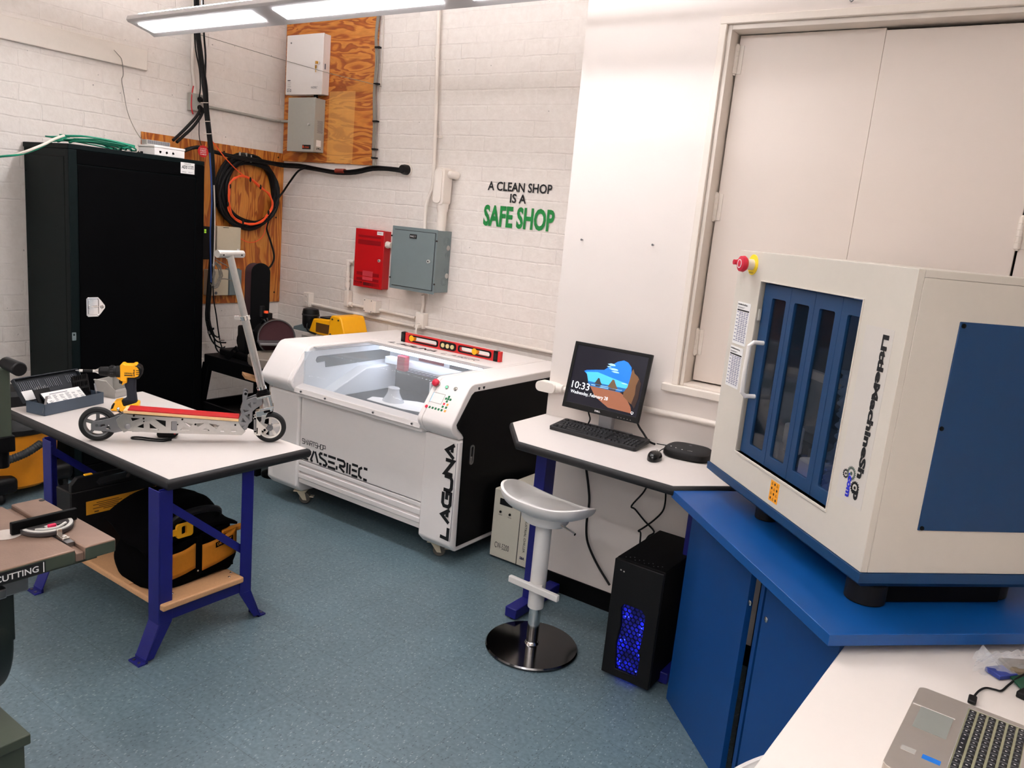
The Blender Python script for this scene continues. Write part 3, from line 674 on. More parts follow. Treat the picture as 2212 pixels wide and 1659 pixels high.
solo('hanging_cable', MB().tube([(-5.250,3.630,1.185),(-5.250,3.640,1.072),(-5.250,3.662,0.965),(-5.250,3.680,0.856),(-5.250,3.703,0.746),(-5.220,3.717,0.670)],0.005,n=6,smooth=3), CABLE, 'thin black cord hanging straight down below the grey hank', 'cord')
# ------------------------------------------------------------------ back wall equipment
def wallbox(name, label, cat, x0, x1, z0, z1, yb, depth, m, doorgap=0.0, bev=0.003):
    t = thing(name, label, cat, ((x0+x1)/2, yb, z0))
    part('body', MB().box((x0,yb-depth+0.012,z0),(x1,yb,z1)), m, t, bevel=bev)
    part('door', MB().box((x0-0.003,yb-depth,z0-0.003),(x1+0.003,yb-depth+0.012,z1+0.003)), m, t, bevel=bev)
    return t
# white box
LOCKM = mat('bright_lock_metal', (206,204,200), 0.35, 0.35, noise=0.03)
YW = YB-0.018
a = (-5.325,4.308,2.701); b = (-4.909,4.308,3.127)
T = wallbox('wall_box', 'white steel wall box with keys in its lock on the plywood', 'box', a[0], b[0], (-4.909,4.308,2.689)[2], b[2], YW, 0.074, WHITE)
k = (-4.946,4.305,2.914)
part('lock', MB().cyl((k[0],4.312,k[2]),(k[0],4.296,k[2]),0.012,n=16), CHROME, T)
BRASS = mat('brass', (196,150,60), 0.3, 1.0, noise=0.05)
ky = MB().plate(rrect(-0.012,-0.01,0.012,0.01,0.004), [circ(-0.005,0,0.003,8)], 0,0.002, frame((k[0]-0.016,4.294,k[2]+0.002),(1,0,0),(0,0,1)))
part('key', ky, BRASS, T, label='brass key')
ky = MB().plate(rrect(-0.009,-0.012,0.009,0.012,0.004), [circ(0,0.006,0.003,8)], 0,0.002, frame((k[0]-0.022,4.296,k[2]-0.028),(1,0,0),(0,0,1))).box((k[0]-0.025,4.294,k[2]-0.068),(k[0]-0.019,4.296,k[2]-0.038))
part('key', ky, BRASS, T, label='brass key')
c = (-5.275,4.305,3.072)
part('screw', MB().cyl((c[0],4.31,c[2]),(c[0],4.304,c[2]),0.006,n=10), STEEL, T)
t0 = (-5.026,4.305,2.729)
part('maker_name', MB().text('VANDERBILT', 0.075, 0.016, onback(t0[0],t0[2],4.3035), bold=0.004), INKG, T, smooth=False)
t0 = (-5.304,4.305,2.704)
n = MB()
for i, (w_, h_) in enumerate(((0.034,0.012),(0.042,0.003),(0.036,0.003),(0.042,0.003),(0.03,0.003))): n.box((t0[0]+0.004,4.3028,t0[2]+0.085-0.014*i),(t0[0]+0.004+w_,4.3035,t0[2]+0.085-0.014*i+h_*0.6))
n.plate(rrect(0,0,0.016,0.02,0.003),[rrect(0.003,0.003,0.013,0.017,0.002)],0,0.0008,onback(t0[0]+0.003,t0[2]+0.004,4.3035)).plate(rrect(0,0,0.016,0.02,0.003),[rrect(0.003,0.003,0.013,0.017,0.002)],0,0.0008,onback(t0[0]+0.033,t0[2]+0.004,4.3035))
part('printed_label', n, INKG, T, smooth=False)
v = (-4.905,4.329,2.911)
part('hinge_slot', MB().box((b[0]+0.0005,4.33,3.117-0.245),(b[0]+0.0045,4.336,3.117-0.205)), INKG, T, smooth=False)
# grey box
a = (-5.248,4.278,2.266); b = (-4.941,4.278,2.657)
T = wallbox('wall_box', 'grey steel wall box under the white box with vent holes in its side', 'box', a[0], b[0], (-4.932,4.278,2.258)[2], b[2], YW, 0.104, GREYBOX)
k = (-4.998,4.277,2.459)
part('lock', MB().cyl((k[0],4.282,k[2]),(k[0],4.268,k[2]),0.009,n=14), LOCKM, T)
t0 = (-5.065,4.277,2.274); t1 = (-4.971,4.277,2.307)
part('nameplate', MB().box((t0[0],4.275,t0[2]),(t1[0],4.278,t1[2])), INK, T, label='small black nameplate', smooth=False)
part('nameplate_mark', MB().box((t0[0]+0.006,4.2738,t0[2]+0.008),(t0[0]+0.016,4.275,t1[2]-0.006)).text('ALTRONIX', (t1[0]-t0[0])*0.6, 0.012, onback(t0[0]+0.022,t0[2]+0.008,4.2742)), ORANGE, T, smooth=False)
xs = b[0]+0.003
h = MB()
for i in range(9):
    for j in range(11): 
        yy = 4.312+0.006*i+(0.003 if j%2 else 0); zz = 2.405+0.0085*j
        h.lathe([(0,0),(0.0022,0),(0.0022,0.0008),(0,0.0008)], (xs-0.0022,yy,zz), 'x', n=6)
part('vent_holes', h, INKG, T, smooth=False)
part('sticker', MB().box((xs-0.003,4.306,2.30),(xs-0.002,4.352,2.348)), PAPER, T, label='white sticker', smooth=False)
part('warning_marks', MB().prism([(4.307,2.278),(4.318,2.278),(4.3125,2.289)],xs-0.003,xs-0.0022,'x').prism([(4.342,2.278),(4.353,2.278),(4.3475,2.289)],xs-0.003,xs-0.0022,'x').box((xs-0.003,4.321,2.281),(xs-0.0022,4.339,2.289)), INK, T, smooth=False)
solo('box_nipple', MB().cyl((-5.0,4.335,2.655),(-5.0,4.335,2.70),0.016,n=12), BLACKM, 'short black pipe stub joining the white box to the grey box', 'pipe')
# cables down the right edge of the board
T = thing('cable_pair', 'pair of grey cables clipped down the right edge of the plywood board', 'cables', (-4.45,4.37,2.2))
for i,(o_, r) in enumerate(((0,0.009),(0.016,0.007))):
    pts = [(-4.401,4.370,3.462),(-4.409,4.370,3.277),(-4.422,4.370,3.088),(-4.404,4.370,2.929),(-4.410,4.370,2.703),(-4.392,4.370,2.474),(-4.385,4.370,2.275),(-4.356,4.360,2.154)]
    part('cable', MB().tube([(p[0]+o_*(1 if k%2 else 0.6),p[1],p[2]) for k,p in enumerate(pts)], r, n=7, smooth=4), WIRE, T)
for p in ((-4.397,4.360,3.015),(-4.390,4.360,2.762),(-4.379,4.360,2.499),(-4.373,4.360,2.300),(-4.372,4.360,2.237)):
    part('clip', MB().box((p[0]-0.016,4.352,p[2]-0.006),(p[0]+0.028,4.382,p[2]+0.006)), BLACKP, T, label='black clip', bevel=0.002)
solo('thin_wire', MB().tube([(-4.377,4.392,3.249),(-4.368,4.392,2.964),(-4.375,4.392,2.706),(-4.363,4.392,2.378),(-4.373,4.392,2.204)],0.003,n=6,smooth=3), WIREW, 'thin white wire down the brick along the edge of the plywood board', 'wire')

# red panel
a = (-4.473,4.325,1.278); b = (-4.177,4.325,1.711)
x0, x1, z0, z1 = a[0], b[0], (-4.153,4.325,1.279)[2], b[2]
T = wallbox('alarm_panel', 'red steel fire alarm panel left of the grey electrical panel', 'panel', x0, x1, z0, z1, YB-0.002, 0.075, REDP)
REDD = mat('dark_red_print', (136,8,18), 0.4, noise=0.05); REDL = mat('pale_red_print', (192,58,70), 0.45, noise=0.05)
W_, H_ = x1-x0, z1-z0; yf = 4.322
for f0, f1 in ((0.86,0.90),(0.74,0.82),(0.20,0.26),(0.11,0.16)): part('vent_band', MB().box((x0+0.03,yf-0.0004,z0+H_*f0),(x1-0.03,yf+0.002,z0+H_*f1)), REDD, T, smooth=False)
part('faded_label', MB().box((x0+W_*0.32,yf-0.0008,z0+H_*0.195),(x0+W_*0.68,yf+0.002,z0+H_*0.285)).box((x0+W_*0.32,yf-0.0008,z0+H_*0.125),(x0+W_*0.68,yf+0.002,z0+H_*0.18)), REDL, T, smooth=False)
part('sticker', MB().box((x0+W_*0.76,yf-0.001,z1-0.032),(x0+W_*0.97,yf+0.002,z1-0.006)), PAPER, T, label='white sticker', smooth=False)
part('sticker_text', MB().text('PANEL 1', W_*0.12, 0.007, onback(x0+W_*0.8,z1-0.022,yf-0.0012)), INKG, T, smooth=False)
part('lock', MB().cyl((x0+W_*0.89,4.328,z0+H_*0.49),(x0+W_*0.89,4.312,z0+H_*0.49),0.011,n=14), LOCKM, T)
part('keyhole', MB().cyl((x0+W_*0.89,4.3118,z0+H_*0.49),(x0+W_*0.89,4.3108,z0+H_*0.49),0.005,n=10), INK, T)
part('lettering', MB().text('FIRE ALARM', W_*0.28, 0.013, onback(x0+W_*0.03,z0+H_*0.06,yf-0.0008), bold=0.01).text('SAFETY SYSTEM', W_*0.3, 0.006, onback(x0+W_*0.03,z0+H_*0.035,yf-0.0008)), INK, T, smooth=False)
n = MB()
for i in range(13): 
    xx = x0+W_*(0.37+0.045*i); n.box((xx,yf-0.0008,z0+H_*0.03),(xx+0.0085*(1-i/15),yf+0.002,z0+H_*0.085))
part('printed_bars', n, INK, T, smooth=False)
c = (-4.153,4.360,1.614)
solo('pipe_stub', MB().cyl((x1,4.36,c[2]),(x1+0.045,4.36,c[2]),0.021,n=16).cyl((x1,4.36,c[2]),(x1+0.012,4.36,c[2]),0.026,n=16), PIPEW, 'short white pipe nipple between the red and grey panels', 'pipe')
# grey panel
a = (-4.015,4.240,1.315); b = (-3.597,4.240,1.763)
x0, x1, z0, z1 = a[0], -3.597, (-3.582,4.240,1.317)[2], b[2]
T = thing('electrical_panel', 'large grey steel electrical panel with a locked door', 'panel', ((x0+x1)/2,YB,z0))
part('cabinet', MB().box((x0+0.012,4.242,z0+0.012),(x1,YB-0.002,z1-0.004)), PANELG, T, bevel=0.002)
part('trim_plate', MB().plate([(x0,z0),(x1+0.006,z0),(x1+0.006,z1),(x0,z1)], [], 0, 0.006, onback(0,0,4.244)), PANELG, T, bevel=0.0015)
d0 = (-3.988,4.236,1.343); d1 = (-3.608,4.236,1.737)
part('door_gap', MB().box((d0[0]-0.004,4.2372,d0[2]-0.004),(d1[0]+0.004,4.24,d1[2]+0.004)), INK, T, smooth=False)
part('door', MB().box((d0[0],4.230,d0[2]),(d1[0],4.2385,d1[2])), PANELG, T, bevel=0.0015)
k = (-3.646,4.228,1.542)
part('lock', MB().cyl((k[0],4.231,k[2]),(k[0],4.219,k[2]),0.0125,n=16), LOCKM, T)
part('keyhole', MB().cyl((k[0],4.2188,k[2]),(k[0],4.2175,k[2]),0.006,n=10), INK, T)
t0 = (-3.838,4.229,1.687); t1 = (-3.773,4.229,1.713)
part('nameplate', MB().box((t0[0],4.2275,t0[2]),(t1[0],4.2305,t0[2]+0.03)), INK, T, label='black engraved nameplate', smooth=False)
part('nameplate_text', MB().text('PANEL "L"', (t1[0]-t0[0])*0.8, 0.012, onback(t0[0]+0.007,t0[2]+0.009,4.227)), INKW, T, smooth=False)
for q in ((-4.018,4.236,1.691), (-3.593,4.236,1.687), (-4.011,4.236,1.393), (-3.589,4.236,1.389)):
    part('screw', MB().cyl((q[0],4.24,q[2]),(q[0],4.233,q[2]),0.006,n=10), SCRW, T)
for yy, zz, r in ((4.345,z1-0.075,0.032),(4.35,z0+0.09,0.03),(4.36,z1-0.17,0.018),(4.36,z0+0.17,0.016)):
    part('knockout', MB().plate(circ(0,0,r,24),[circ(0,0,r*0.9,24)],0,0.0016,onside(yy,zz,x1)), PANELG, T, bevel=0.0005)
    part('knockout', MB().plate(circ(0,0,r*0.6,20),[circ(0,0,r*0.5,20)],0,0.0016,onside(yy,zz,x1)), PANELG, T, bevel=0.0005)
for yy, zz in ((4.37,z1-0.12),(4.375,z0+0.13)):
    part('plug_button', MB().ball((x1,yy,zz),(0.008,0.019,0.019),n=14,m=8), LIGHTG, T, label='pale plug')

# conduits above the panel
solo('conduit_pipe', MB().tube([(-3.834,4.370,3.384),(-3.836,4.370,3.238),(-3.813,4.370,2.817),(-3.791,4.370,2.416),(-3.778,4.370,2.100),(-3.785,4.370,2.036),(-3.810,4.365,1.976),(-3.820,4.360,1.920),(-3.808,4.345,1.813),(-3.800,4.340,1.752)],0.0135,n=12), PIPEW, 'slim white conduit rising from the grey panel to the top of the wall', 'conduit')
for q, lb in (((-3.827,4.370,2.962),'upper pipe coupling on the slim white conduit'),((-3.790,4.370,2.403),'small strap on the slim white conduit')):
    mm = MB().cyl((q[0],4.37,q[2]-0.04),(q[0]-0.001,4.37,q[2]+0.04),0.0165,n=14) if 'coupling' in lb else MB().cyl((q[0],4.37,q[2]-0.008),(q[0],4.37,q[2]+0.008),0.0175,n=14).box((q[0]+0.01,4.385,q[2]-0.008),(q[0]+0.045,4.397,q[2]+0.008))
    solo('pipe_fitting', mm, PIPEW, lb, 'fitting')
T = thing('conduit_elbow', 'big white conduit elbow body above the grey panel', 'conduit', (-3.648,4.330,1.945))
f0 = (-3.680,4.300,1.925); f1 = (-3.634,4.300,2.187)
cx_ = (-3.656,4.300,2.068)[0]
poly = rrect(cx_-0.045,f0[2]+0.01,cx_+0.045,f1[2],0.028)
part('body', MB().plate(poly,[],0,0.085,onback(0,0,4.375)), PIPEW, T, bevel=0.012, seg=3)
poly = rrect(cx_-0.043,f0[2]+0.02,cx_+0.028,f1[2]-0.008,0.03)
part('cover', MB().plate(poly,[],0,0.008,onback(0,0,4.29)), PIPEW, T, bevel=0.002)
e = (-3.617,4.360,2.144)
part('hub', MB().tube([(cx_+0.03,4.345,e[2]),(cx_+0.052,4.35,e[2]),(cx_+0.066,4.372,e[2]),(cx_+0.068,4.398,e[2])],0.027,n=14), PIPEW, T)
part('hub', MB().cyl((cx_+0.008,4.335,f0[2]+0.02),(cx_+0.01,4.335,f0[2]-0.035),0.044,0.037,n=18), PIPEW, T)
p1 = (-3.656,4.330,1.763)
part('pipe', MB().cyl((cx_+0.01,4.335,f0[2]-0.02),(cx_+0.01,4.335,z1-0.005),0.033,n=18), PIPEW, T)
# outlets, raceway and conduits below
def gang(label, p, w=0.075, h=0.115, d=0.05, faces=2, name='outlet_box'):
    t = thing(name, label, 'outlet', p)
    part('box', MB().box((p[0],YB-d,p[2]),(p[0]+w,YB-0.002,p[2]+h)), PIPEW, t, bevel=0.003)
    part('cover_plate', MB().box((p[0]+0.003,YB-d-0.004,p[2]+0.003),(p[0]+w-0.003,YB-d,p[2]+h-0.003)), PIPEW, t, bevel=0.002)
    for i in range(faces):
        c_ = (p[0]+w/2, YB-d-0.004, p[2]+h*(0.28+0.44*i))
        part('socket', MB().lathe([(0,-0.003),(0.015,-0.003),(0.017,0.003),(0,0.003)],c_,'y',n=20), PIPEW, t)
        s_ = MB()
        for dx in (-0.006,0.006): s_.box((c_[0]+dx-0.001,c_[1]-0.0036,c_[2]-0.001),(c_[0]+dx+0.001,c_[1]-0.002,c_[2]+0.007))
        part('socket_slots', s_, INKG, t, smooth=False)
    return t
gang('white painted double outlet low on the back wall near the corner', (-5.068,4.360,1.035), w=0.07)
solo('conduit_pipe', MB().tube([(-5.000,4.383,1.059),(-4.693,4.383,1.055),(-4.331,4.383,1.049),(-4.039,4.383,1.046),(-3.870,4.383,1.045)],0.0125,n=12), PIPEW, 'white conduit from the corner outlet to the outlet under the grey panel', 'conduit')
gang('white outlet under the grey panel with a cord plugged in', (-3.840,4.360,1.039), w=0.08, h=0.115, faces=1)
c = (-3.783,4.330,1.056)
T = thing('power_plug', 'white plug and cord hanging from the outlet under the grey panel', 'plug', c)
part('plug_body', MB().box((c[0]-0.018,4.30,c[2]-0.012),(c[0]+0.014,4.344,c[2]+0.02)), PIPEW, T, bevel=0.006)
part('cord', MB().tube([(c[0],4.305,c[2]),(c[0]+0.005,4.295,c[2]-0.03),(c[0]+0.012,4.305,c[2]-0.09),(c[0]+0.016,4.33,c[2]-0.24)],0.006,n=8,smooth=4), PIPEW, T)
solo('conduit_pipe', MB().tube([(-3.795,4.360,1.287),(-3.798,4.375,1.222),(-3.802,4.378,1.194),(-3.811,4.378,1.139)],0.0125,n=12), PIPEW, 'short white conduit between the grey panel and the outlet below it', 'conduit')
solo('conduit_pipe', MB().tube([(-3.780,4.383,1.053),(-3.456,4.383,1.052),(-3.009,4.383,1.051),(-2.653,4.383,1.050)],0.0125,n=12), PIPEW, 'white conduit along the back wall above the laser cutter', 'conduit')
# raceway beside the red panel
r0 = (-4.600,4.370,1.425)
T = thing('surface_conduit', 'white pipe with couplings descending beside the red panel', 'conduit', r0)
part('pipe', MB().tube([(-4.525,4.370,1.451),(-4.566,4.370,1.452),(-4.591,4.370,1.444),(-4.588,4.370,1.394),(-4.585,4.370,1.286),(-4.583,4.370,1.177)],0.014,n=12), PIPEW, T)
for q, r, hh in (((-4.588,4.370,1.354),0.019,0.018),((-4.587,4.370,1.311),0.019,0.012),((-4.586,4.370,1.268),0.02,0.02),((-4.586,4.370,1.441),0.02,0.02)):
    part('coupling', MB().cyl((q[0],q[1],q[2]-hh),(q[0],q[1],q[2]+hh),r,n=14), PIPEW, T)
q = (-4.572,4.360,1.109)
part('elbow_box', MB().box((q[0]-0.024,4.345,q[2]-0.012),(q[0]+0.022,4.397,q[2]+0.115)), PIPEW, T, bevel=0.006)
part('pipe', MB().tube([(-4.573,4.375,1.116),(-4.480,4.375,1.117),(-4.379,4.375,1.116)],0.0125,n=12), PIPEW, T)
part('coupling', MB().cyl((-4.558,4.370,1.118),(-4.516,4.370,1.116),0.019,n=14), PIPEW, T)
q = (-4.358,4.340,1.088); q2 = (-4.265,4.340,1.190)
T = thing('junction_box', 'square white junction box under the red panel', 'box', q)
part('box', MB().box((q[0]+0.004,4.335,q[2]+0.004),(q2[0]+0.03,4.398,q2[2]-0.006)), PIPEW, T, bevel=0.003)
part('cover', MB().box((q[0],4.33,q[2]),(q2[0],4.336,q2[2])), PIPEW, T, bevel=0.002)
for i in range(4):
    xx = q[0]+0.01 if i%2 else q2[0]-0.01; zz = q[2]+0.01 if i < 2 else q2[2]-0.01
    part('screw', MB().cyl((xx,4.331,zz),(xx,4.327,zz),0.004,n=8), INKG, T)
solo('conduit_pipe', MB().tube([(-4.277,4.383,1.116),(-4.092,4.383,1.113),(-3.871,4.383,1.106)],0.0125,n=12), PIPEW, 'white conduit from the square junction box to the outlet under the grey panel', 'conduit')

# pipe on the plastered wall with its end fitting
T = thing('conduit_pipe', 'white conduit on the smooth wall behind the monitor with a rounded end fitting', 'conduit', (-1.714,3.330,1.052))
part('pipe', MB().tube([(-1.949,3.335,1.070),(-1.581,3.335,1.061),(-1.356,3.335,1.066),(-1.152,3.335,1.067),(-0.948,3.335,1.068)],0.014,n=12), PIPEW, T)
f = (-2.020,3.335,1.068)
part('end_fitting', MB().plate(rrect(-0.062,-0.026,0.052,0.026,0.024),[],0,0.052,onback(f[0],f[2],3.352)), PIPEW, T, bevel=0.01, seg=3)
f2 = (-1.968,3.335,1.070)
part('collar', MB().lathe([(0.016,-0.035),(0.024,-0.03),(0.026,0.0),(0.02,0.012),(0.022,0.03),(0.014,0.036)], (f2[0],3.335,f2[2]), 'x', n=16), PIPEW, T)
# ------------------------------------------------------------------ stroked letters
GLY = {
 'L': [[(0.05,1),(0,0),(0.85,0)]], 'A': [[(0,0),(0.5,1),(1,0)],[(0.42,0.28),(0.78,0.28)]],
 'G': [[(1,1),(0.2,1),(0,0.8),(0,0.2),(0.2,0),(1,0),(1,0.52),(0.5,0.52)]],
 'U': [[(0,1),(0,0.2),(0.2,0),(0.8,0),(1,0.2),(1,1)]], 'N': [[(0,0),(0,1),(1,0),(1,1)]],
 'S': [[(1,1),(0.12,1),(0,0.88),(0,0.62),(0.12,0.5),(0.88,0.5),(1,0.38),(1,0.12),(0.88,0),(0,0)]],
 'E': [[(1,1),(0,1),(0,0),(1,0)],[(0,0.5),(0.85,0.5)]], 'R': [[(0,0),(0,1),(0.88,1),(1,0.88),(1,0.62),(0.88,0.5),(0.1,0.5)],[(0.5,0.5),(1,0)]],
 'T': [[(0,1),(1,1)],[(0.5,1),(0.5,0)]], 'C': [[(1,1),(0.15,1),(0,0.85),(0,0.15),(0.15,0),(1,0)]],
 'M': [[(0,0),(0,1),(0.5,0.35),(1,1),(1,0)]], 'H': [[(0,0),(0,1)],[(1,0),(1,1)],[(0,0.5),(1,0.5)]],
 'O': [[(0.15,0),(0,0.15),(0,0.85),(0.15,1),(0.85,1),(1,0.85),(1,0.15),(0.85,0),(0.15,0)]], 'P': [[(0,0),(0,1),(0.88,1),(1,0.88),(1,0.55),(0.88,0.42),(0,0.42)]],
 # stencilled versions with gaps
 'l': [[(0.1,1),(0,0.25)],[(0.0,0),(0.85,0)]], 'a': [[(0,0),(0.42,1)],[(0.58,1),(1,0)],[(0.0,0.02),(0.3,0.02)]],
 's': [[(1,1),(0.55,1)],[(0.4,1),(0.12,1),(0,0.85),(0.12,0.62),(0.8,0.42),(1,0.2),(0.85,0),(0.5,0)],[(0.35,0),(0,0)]],
 'e': [[(0,1),(1,1)],[(0,0.5),(0.9,0.5)],[(0,0),(1,0)]], 'r': [[(0,1),(0.85,1),(1,0.85),(1,0.62),(0.85,0.5),(0.3,0.5)],[(0.3,0.4),(1,0)],[(0.0,0.35),(0.0,0)]],
 'i': [[(0.5,0),(0.5,1)]], 'f': [[(0,0),(0,0.92)],[(0.25,1),(1,1)],[(0.25,0.5),(0.9,0.5)],[(0.25,0),(1,0)]], 'c': [[(0.55,1),(1,1)],[(0.35,1),(0,0.8),(0,0.2),(0.35,0)],[(0.55,0),(1,0)]],
}
def letters(mb, s, M, W, H, t, gap=0.25, shear=0.0, widths=None):
    n = len(s); ws = [1.0 if not widths else widths.get(c, 1.0) for c in s]
    cw = (W-t)/(sum(ws)+gap*(n-1)); x = t/2
    for c, w in zip(s, ws):
        for k, pl in enumerate(GLY.get(c, [])):
            mb.stroke([(x+p[0]*cw*w+shear*p[1]*H, t/2+p[1]*(H-t)) for p in pl], t, M, depth=0.0004+0.00005*k)
        x += cw*(w+gap)
    return mb

# ------------------------------------------------------------------ laser cutter
LX = (-3.945, -3.665, -2.655, -2.42)
T = thing('laser_cutter', 'large white laser cutter on castors with a clear sloping lid', 'laser cutter', (-3.18,3.7,0))
LW = mat('laser_white_paint', (244,237,233), 0.38, noise=0.015, bump=0.08, bscale=500)
LWI = mat('laser_interior_white', (226,232,238), 0.5, noise=0.01)
def upper(x0, x1):
    p = [(3.15,0.722),(3.105,0.752),(3.084,0.778),(3.076,0.798),(3.080,0.82),(3.19,0.98),(3.202,0.996),(3.22,1.008),(3.245,1.014),(4.27,1.014),(4.27,0.722)]
    return MB().prism(p, x0, x1, 'x')
def column(x0, x1):
    p = [(3.145,0.13),(3.19,0.085),(4.26,0.085),(4.26,0.718),(3.145,0.718)]
    return MB().prism(p, x0, x1, 'x')
pods = [part('head_pod', upper(LX[0],LX[1]-0.03), LW, T, bevel=0.006, seg=3), part('head_pod', upper(LX[2]+0.03,LX[3]), LW, T, bevel=0.006, seg=3)]
def rim(x0, x1): # narrow raised rim between pod and lid
    return upper(x0, x1)
part('lid_rim', rim(LX[1]-0.027,LX[1]), LW, T, bevel=0.004); part('lid_rim', rim(LX[2],LX[2]+0.027), LW, T, bevel=0.004)
part('column', column(LX[0],LX[1]), LW, T, bevel=0.012, seg=3); part('column', column(LX[2],LX[3]), LW, T, bevel=0.012, seg=3)
# recessed front door, apron with grooves, base
part('front_door', MB().box((LX[1]+0.004,3.162,0.312),(LX[2]-0.004,3.19,0.715)), LW, T, bevel=0.002)
part('door_gap', MB().box((LX[1],3.172,0.30),(LX[2],3.2,0.72)), INKG, T, smooth=False)
ap = [(3.16,0.305),(3.16,0.283),(3.172,0.278),(3.172,0.272),(3.158,0.267),(3.158,0.235),(3.172,0.230),(3.172,0.222),(3.158,0.217),(3.158,0.19),(3.166,0.185),(3.166,0.155),(4.2,0.155),(4.2,0.305)]
part('apron', MB().prism(ap, LX[1], LX[2], 'x'), LW, T, bevel=0.002)
part('rear_shell', MB().box((LX[1],4.1,0.31),(LX[2],4.265,0.985)), LW, T)
part('rear_deck', MB().box((LX[1],3.735,0.99),(LX[2],4.27,1.014)), LW, T, bevel=0.003)
# front sill under the lid
part('front_sill', MB().prism([(3.135,0.735),(3.098,0.742),(3.104,0.772),(3.165,0.790),(3.175,0.735)], LX[1], LX[2], 'x').box((LX[1],3.12,0.717),(LX[2],3.19,0.736)), LW, T, bevel=0.003)
for p in ((650,847),(714,862.5),(819,892),(893,914)):
    q = [None]
for x in (-3.60,-3.39,-3.0,-2.71): part('screw', MB().cyl((x,3.102,0.757),(x,3.094,0.757),0.006,n=10), STEEL, T)
# interior
part('bed', MB().box((LX[1],3.2,0.68),(LX[2],3.88,0.70)), mat('honeycomb_bed', (26,30,36), 0.6, 0.3, noise=0.3, scale=120), T, smooth=False)
part('bed_wall', MB().box((LX[1],3.88,0.60),(LX[2],3.90,0.82)).box((LX[1],3.17,0.6),(LX[2],3.19,0.74)), mat('bed_wall_grey', (52,58,66), 0.6, noise=0.1), T, smooth=False)
le = MB().box((LX[1],3.90,0.80),(LX[2],4.06,0.82)).box((LX[1],4.06,0.82),(LX[2],4.09,0.99))
part('inner_ledge', le, LWI, T, smooth=False)
sl = MB()
for i in range(26): sl.box((-3.55+0.034*i,3.915,0.8195),(-3.536+0.034*i,3.955,0.8215))
part('ledge_slots', sl, INKG, T, smooth=False)
part('rear_opening', MB().box((-3.25,4.056,0.86),(-2.7,4.061,0.93)), mat('opening_grey', (92,98,100), 0.6, noise=0.1), T, smooth=False)
iw = MB().box((LX[1],3.17,0.70),(LX[1]+0.012,4.06,0.985))
part('inner_wall', iw, LWI, T, smooth=False)
part('inner_wall', MB().box((LX[2]-0.012,3.17,0.70),(LX[2],4.06,0.985)), LWI, T, smooth=False)
gr = MB().prism([(3.24,0.70),(3.88,0.70),(3.88,0.86),(3.60,0.86)], LX[1]+0.012, LX[1]+0.10, 'x')
part('inner_fairing', gr, LWI, T, bevel=0.006)
wn = [(3.25,0.925),(3.26,0.945),(3.28,0.95),(3.90,0.95),(3.90,0.885),(3.33,0.875),(3.325,0.915),(3.26,0.91)]
part('side_opening', MB().prism(wn, LX[1]+0.012, LX[1]+0.016, 'x'), mat('side_opening_grey', (86,92,94), 0.4, noise=0.2, scale=8), T, smooth=False)
part('gantry', MB().box((-3.6,3.80,0.87),(-2.70,3.86,0.915)), LWI, T, bevel=0.004)
part('laser_head', MB().box((-3.45,3.755,0.85),(-3.38,3.80,0.95)), mat('laser_head_red', (150,24,50), 0.4, noise=0.05), T, bevel=0.006)
part('red_window', MB().box((-3.52,4.05,0.875),(-3.30,4.058,0.955)), mat('laser_window_maroon', (130,20,44), 0.3, noise=0.1), T, smooth=False)
part('lamp_strip', MB().box((-3.6,3.745,0.968),(-2.72,3.775,0.984)), mat('laser_lamp', (255,255,255), 0.4, noise=0, emit=(225,236,255), estr=10.0), T, label='lit white light strip', smooth=False)
# lid: clear sheet following the slope, with a pale frame at the top
gl = mat('clear_lid', (214,220,226), 0.06, noise=0.0, alpha=0.16, spec=0.6)
v = []; prof = [(3.106,0.775),(3.092,0.800),(3.097,0.825),(3.200,0.975),(3.216,0.993),(3.24,1.002),(3.735,1.004)]
g = MB(); n = len(prof)
g.add([(x,y,z) for x in (LX[1]+0.002,LX[2]-0.002) for (y,z) in prof], [(i,i+1,n+i+1,n+i) for i in range(n-1)])
part('clear_lid', g, gl, T, solid=0.004)
part('lid_frame', MB().box((LX[1],3.675,1.004),(LX[2],3.735,1.0095)).box((LX[1],3.24,1.003),(LX[1]+0.03,3.735,1.0085)).box((LX[2]-0.03,3.24,1.003),(LX[2],3.735,1.0085)), mat('lid_frame_grey', (206,204,204), 0.3, noise=0.02, alpha=0.75), T, smooth=False)
# black side panel with recessed pull
sp = [(3.19,0.118),(4.24,0.118),(4.24,0.972),(3.245,0.972),(3.222,0.958),(3.112,0.812),(3.122,0.79),(3.165,0.752),(3.178,0.735)]
part('side_panel', MB().prism(sp, LX[3], LX[3]+0.006, 'x'), BLACKM, T, bevel=0.004, label='black side panel')
hd = (-2.414,3.247,0.626)
part('recessed_pull', MB().plate(rrect(-0.017,-0.055,0.017,0.055,0.016),[rrect(-0.010,-0.046,0.010,0.046,0.0095)],0,0.005,onside(hd[1]+0.01,hd[2],LX[3]+0.006)), ALUD, T)
part('pull_latch', MB().box((LX[3]+0.006,hd[1]+0.002,hd[2]-0.045),(LX[3]+0.009,hd[1]+0.018,hd[2]-0.01)), STEEL, T, bevel=0.002)
for i in range(2):
    y = 3.275+0.042*i
    part('port', MB().box((LX[3],y,0.984),(LX[3]+0.002,y+0.016,0.992)).box((LX[3],y+0.003,0.978),(LX[3]+0.002,y+0.013,0.984)), INK, T, smooth=False)
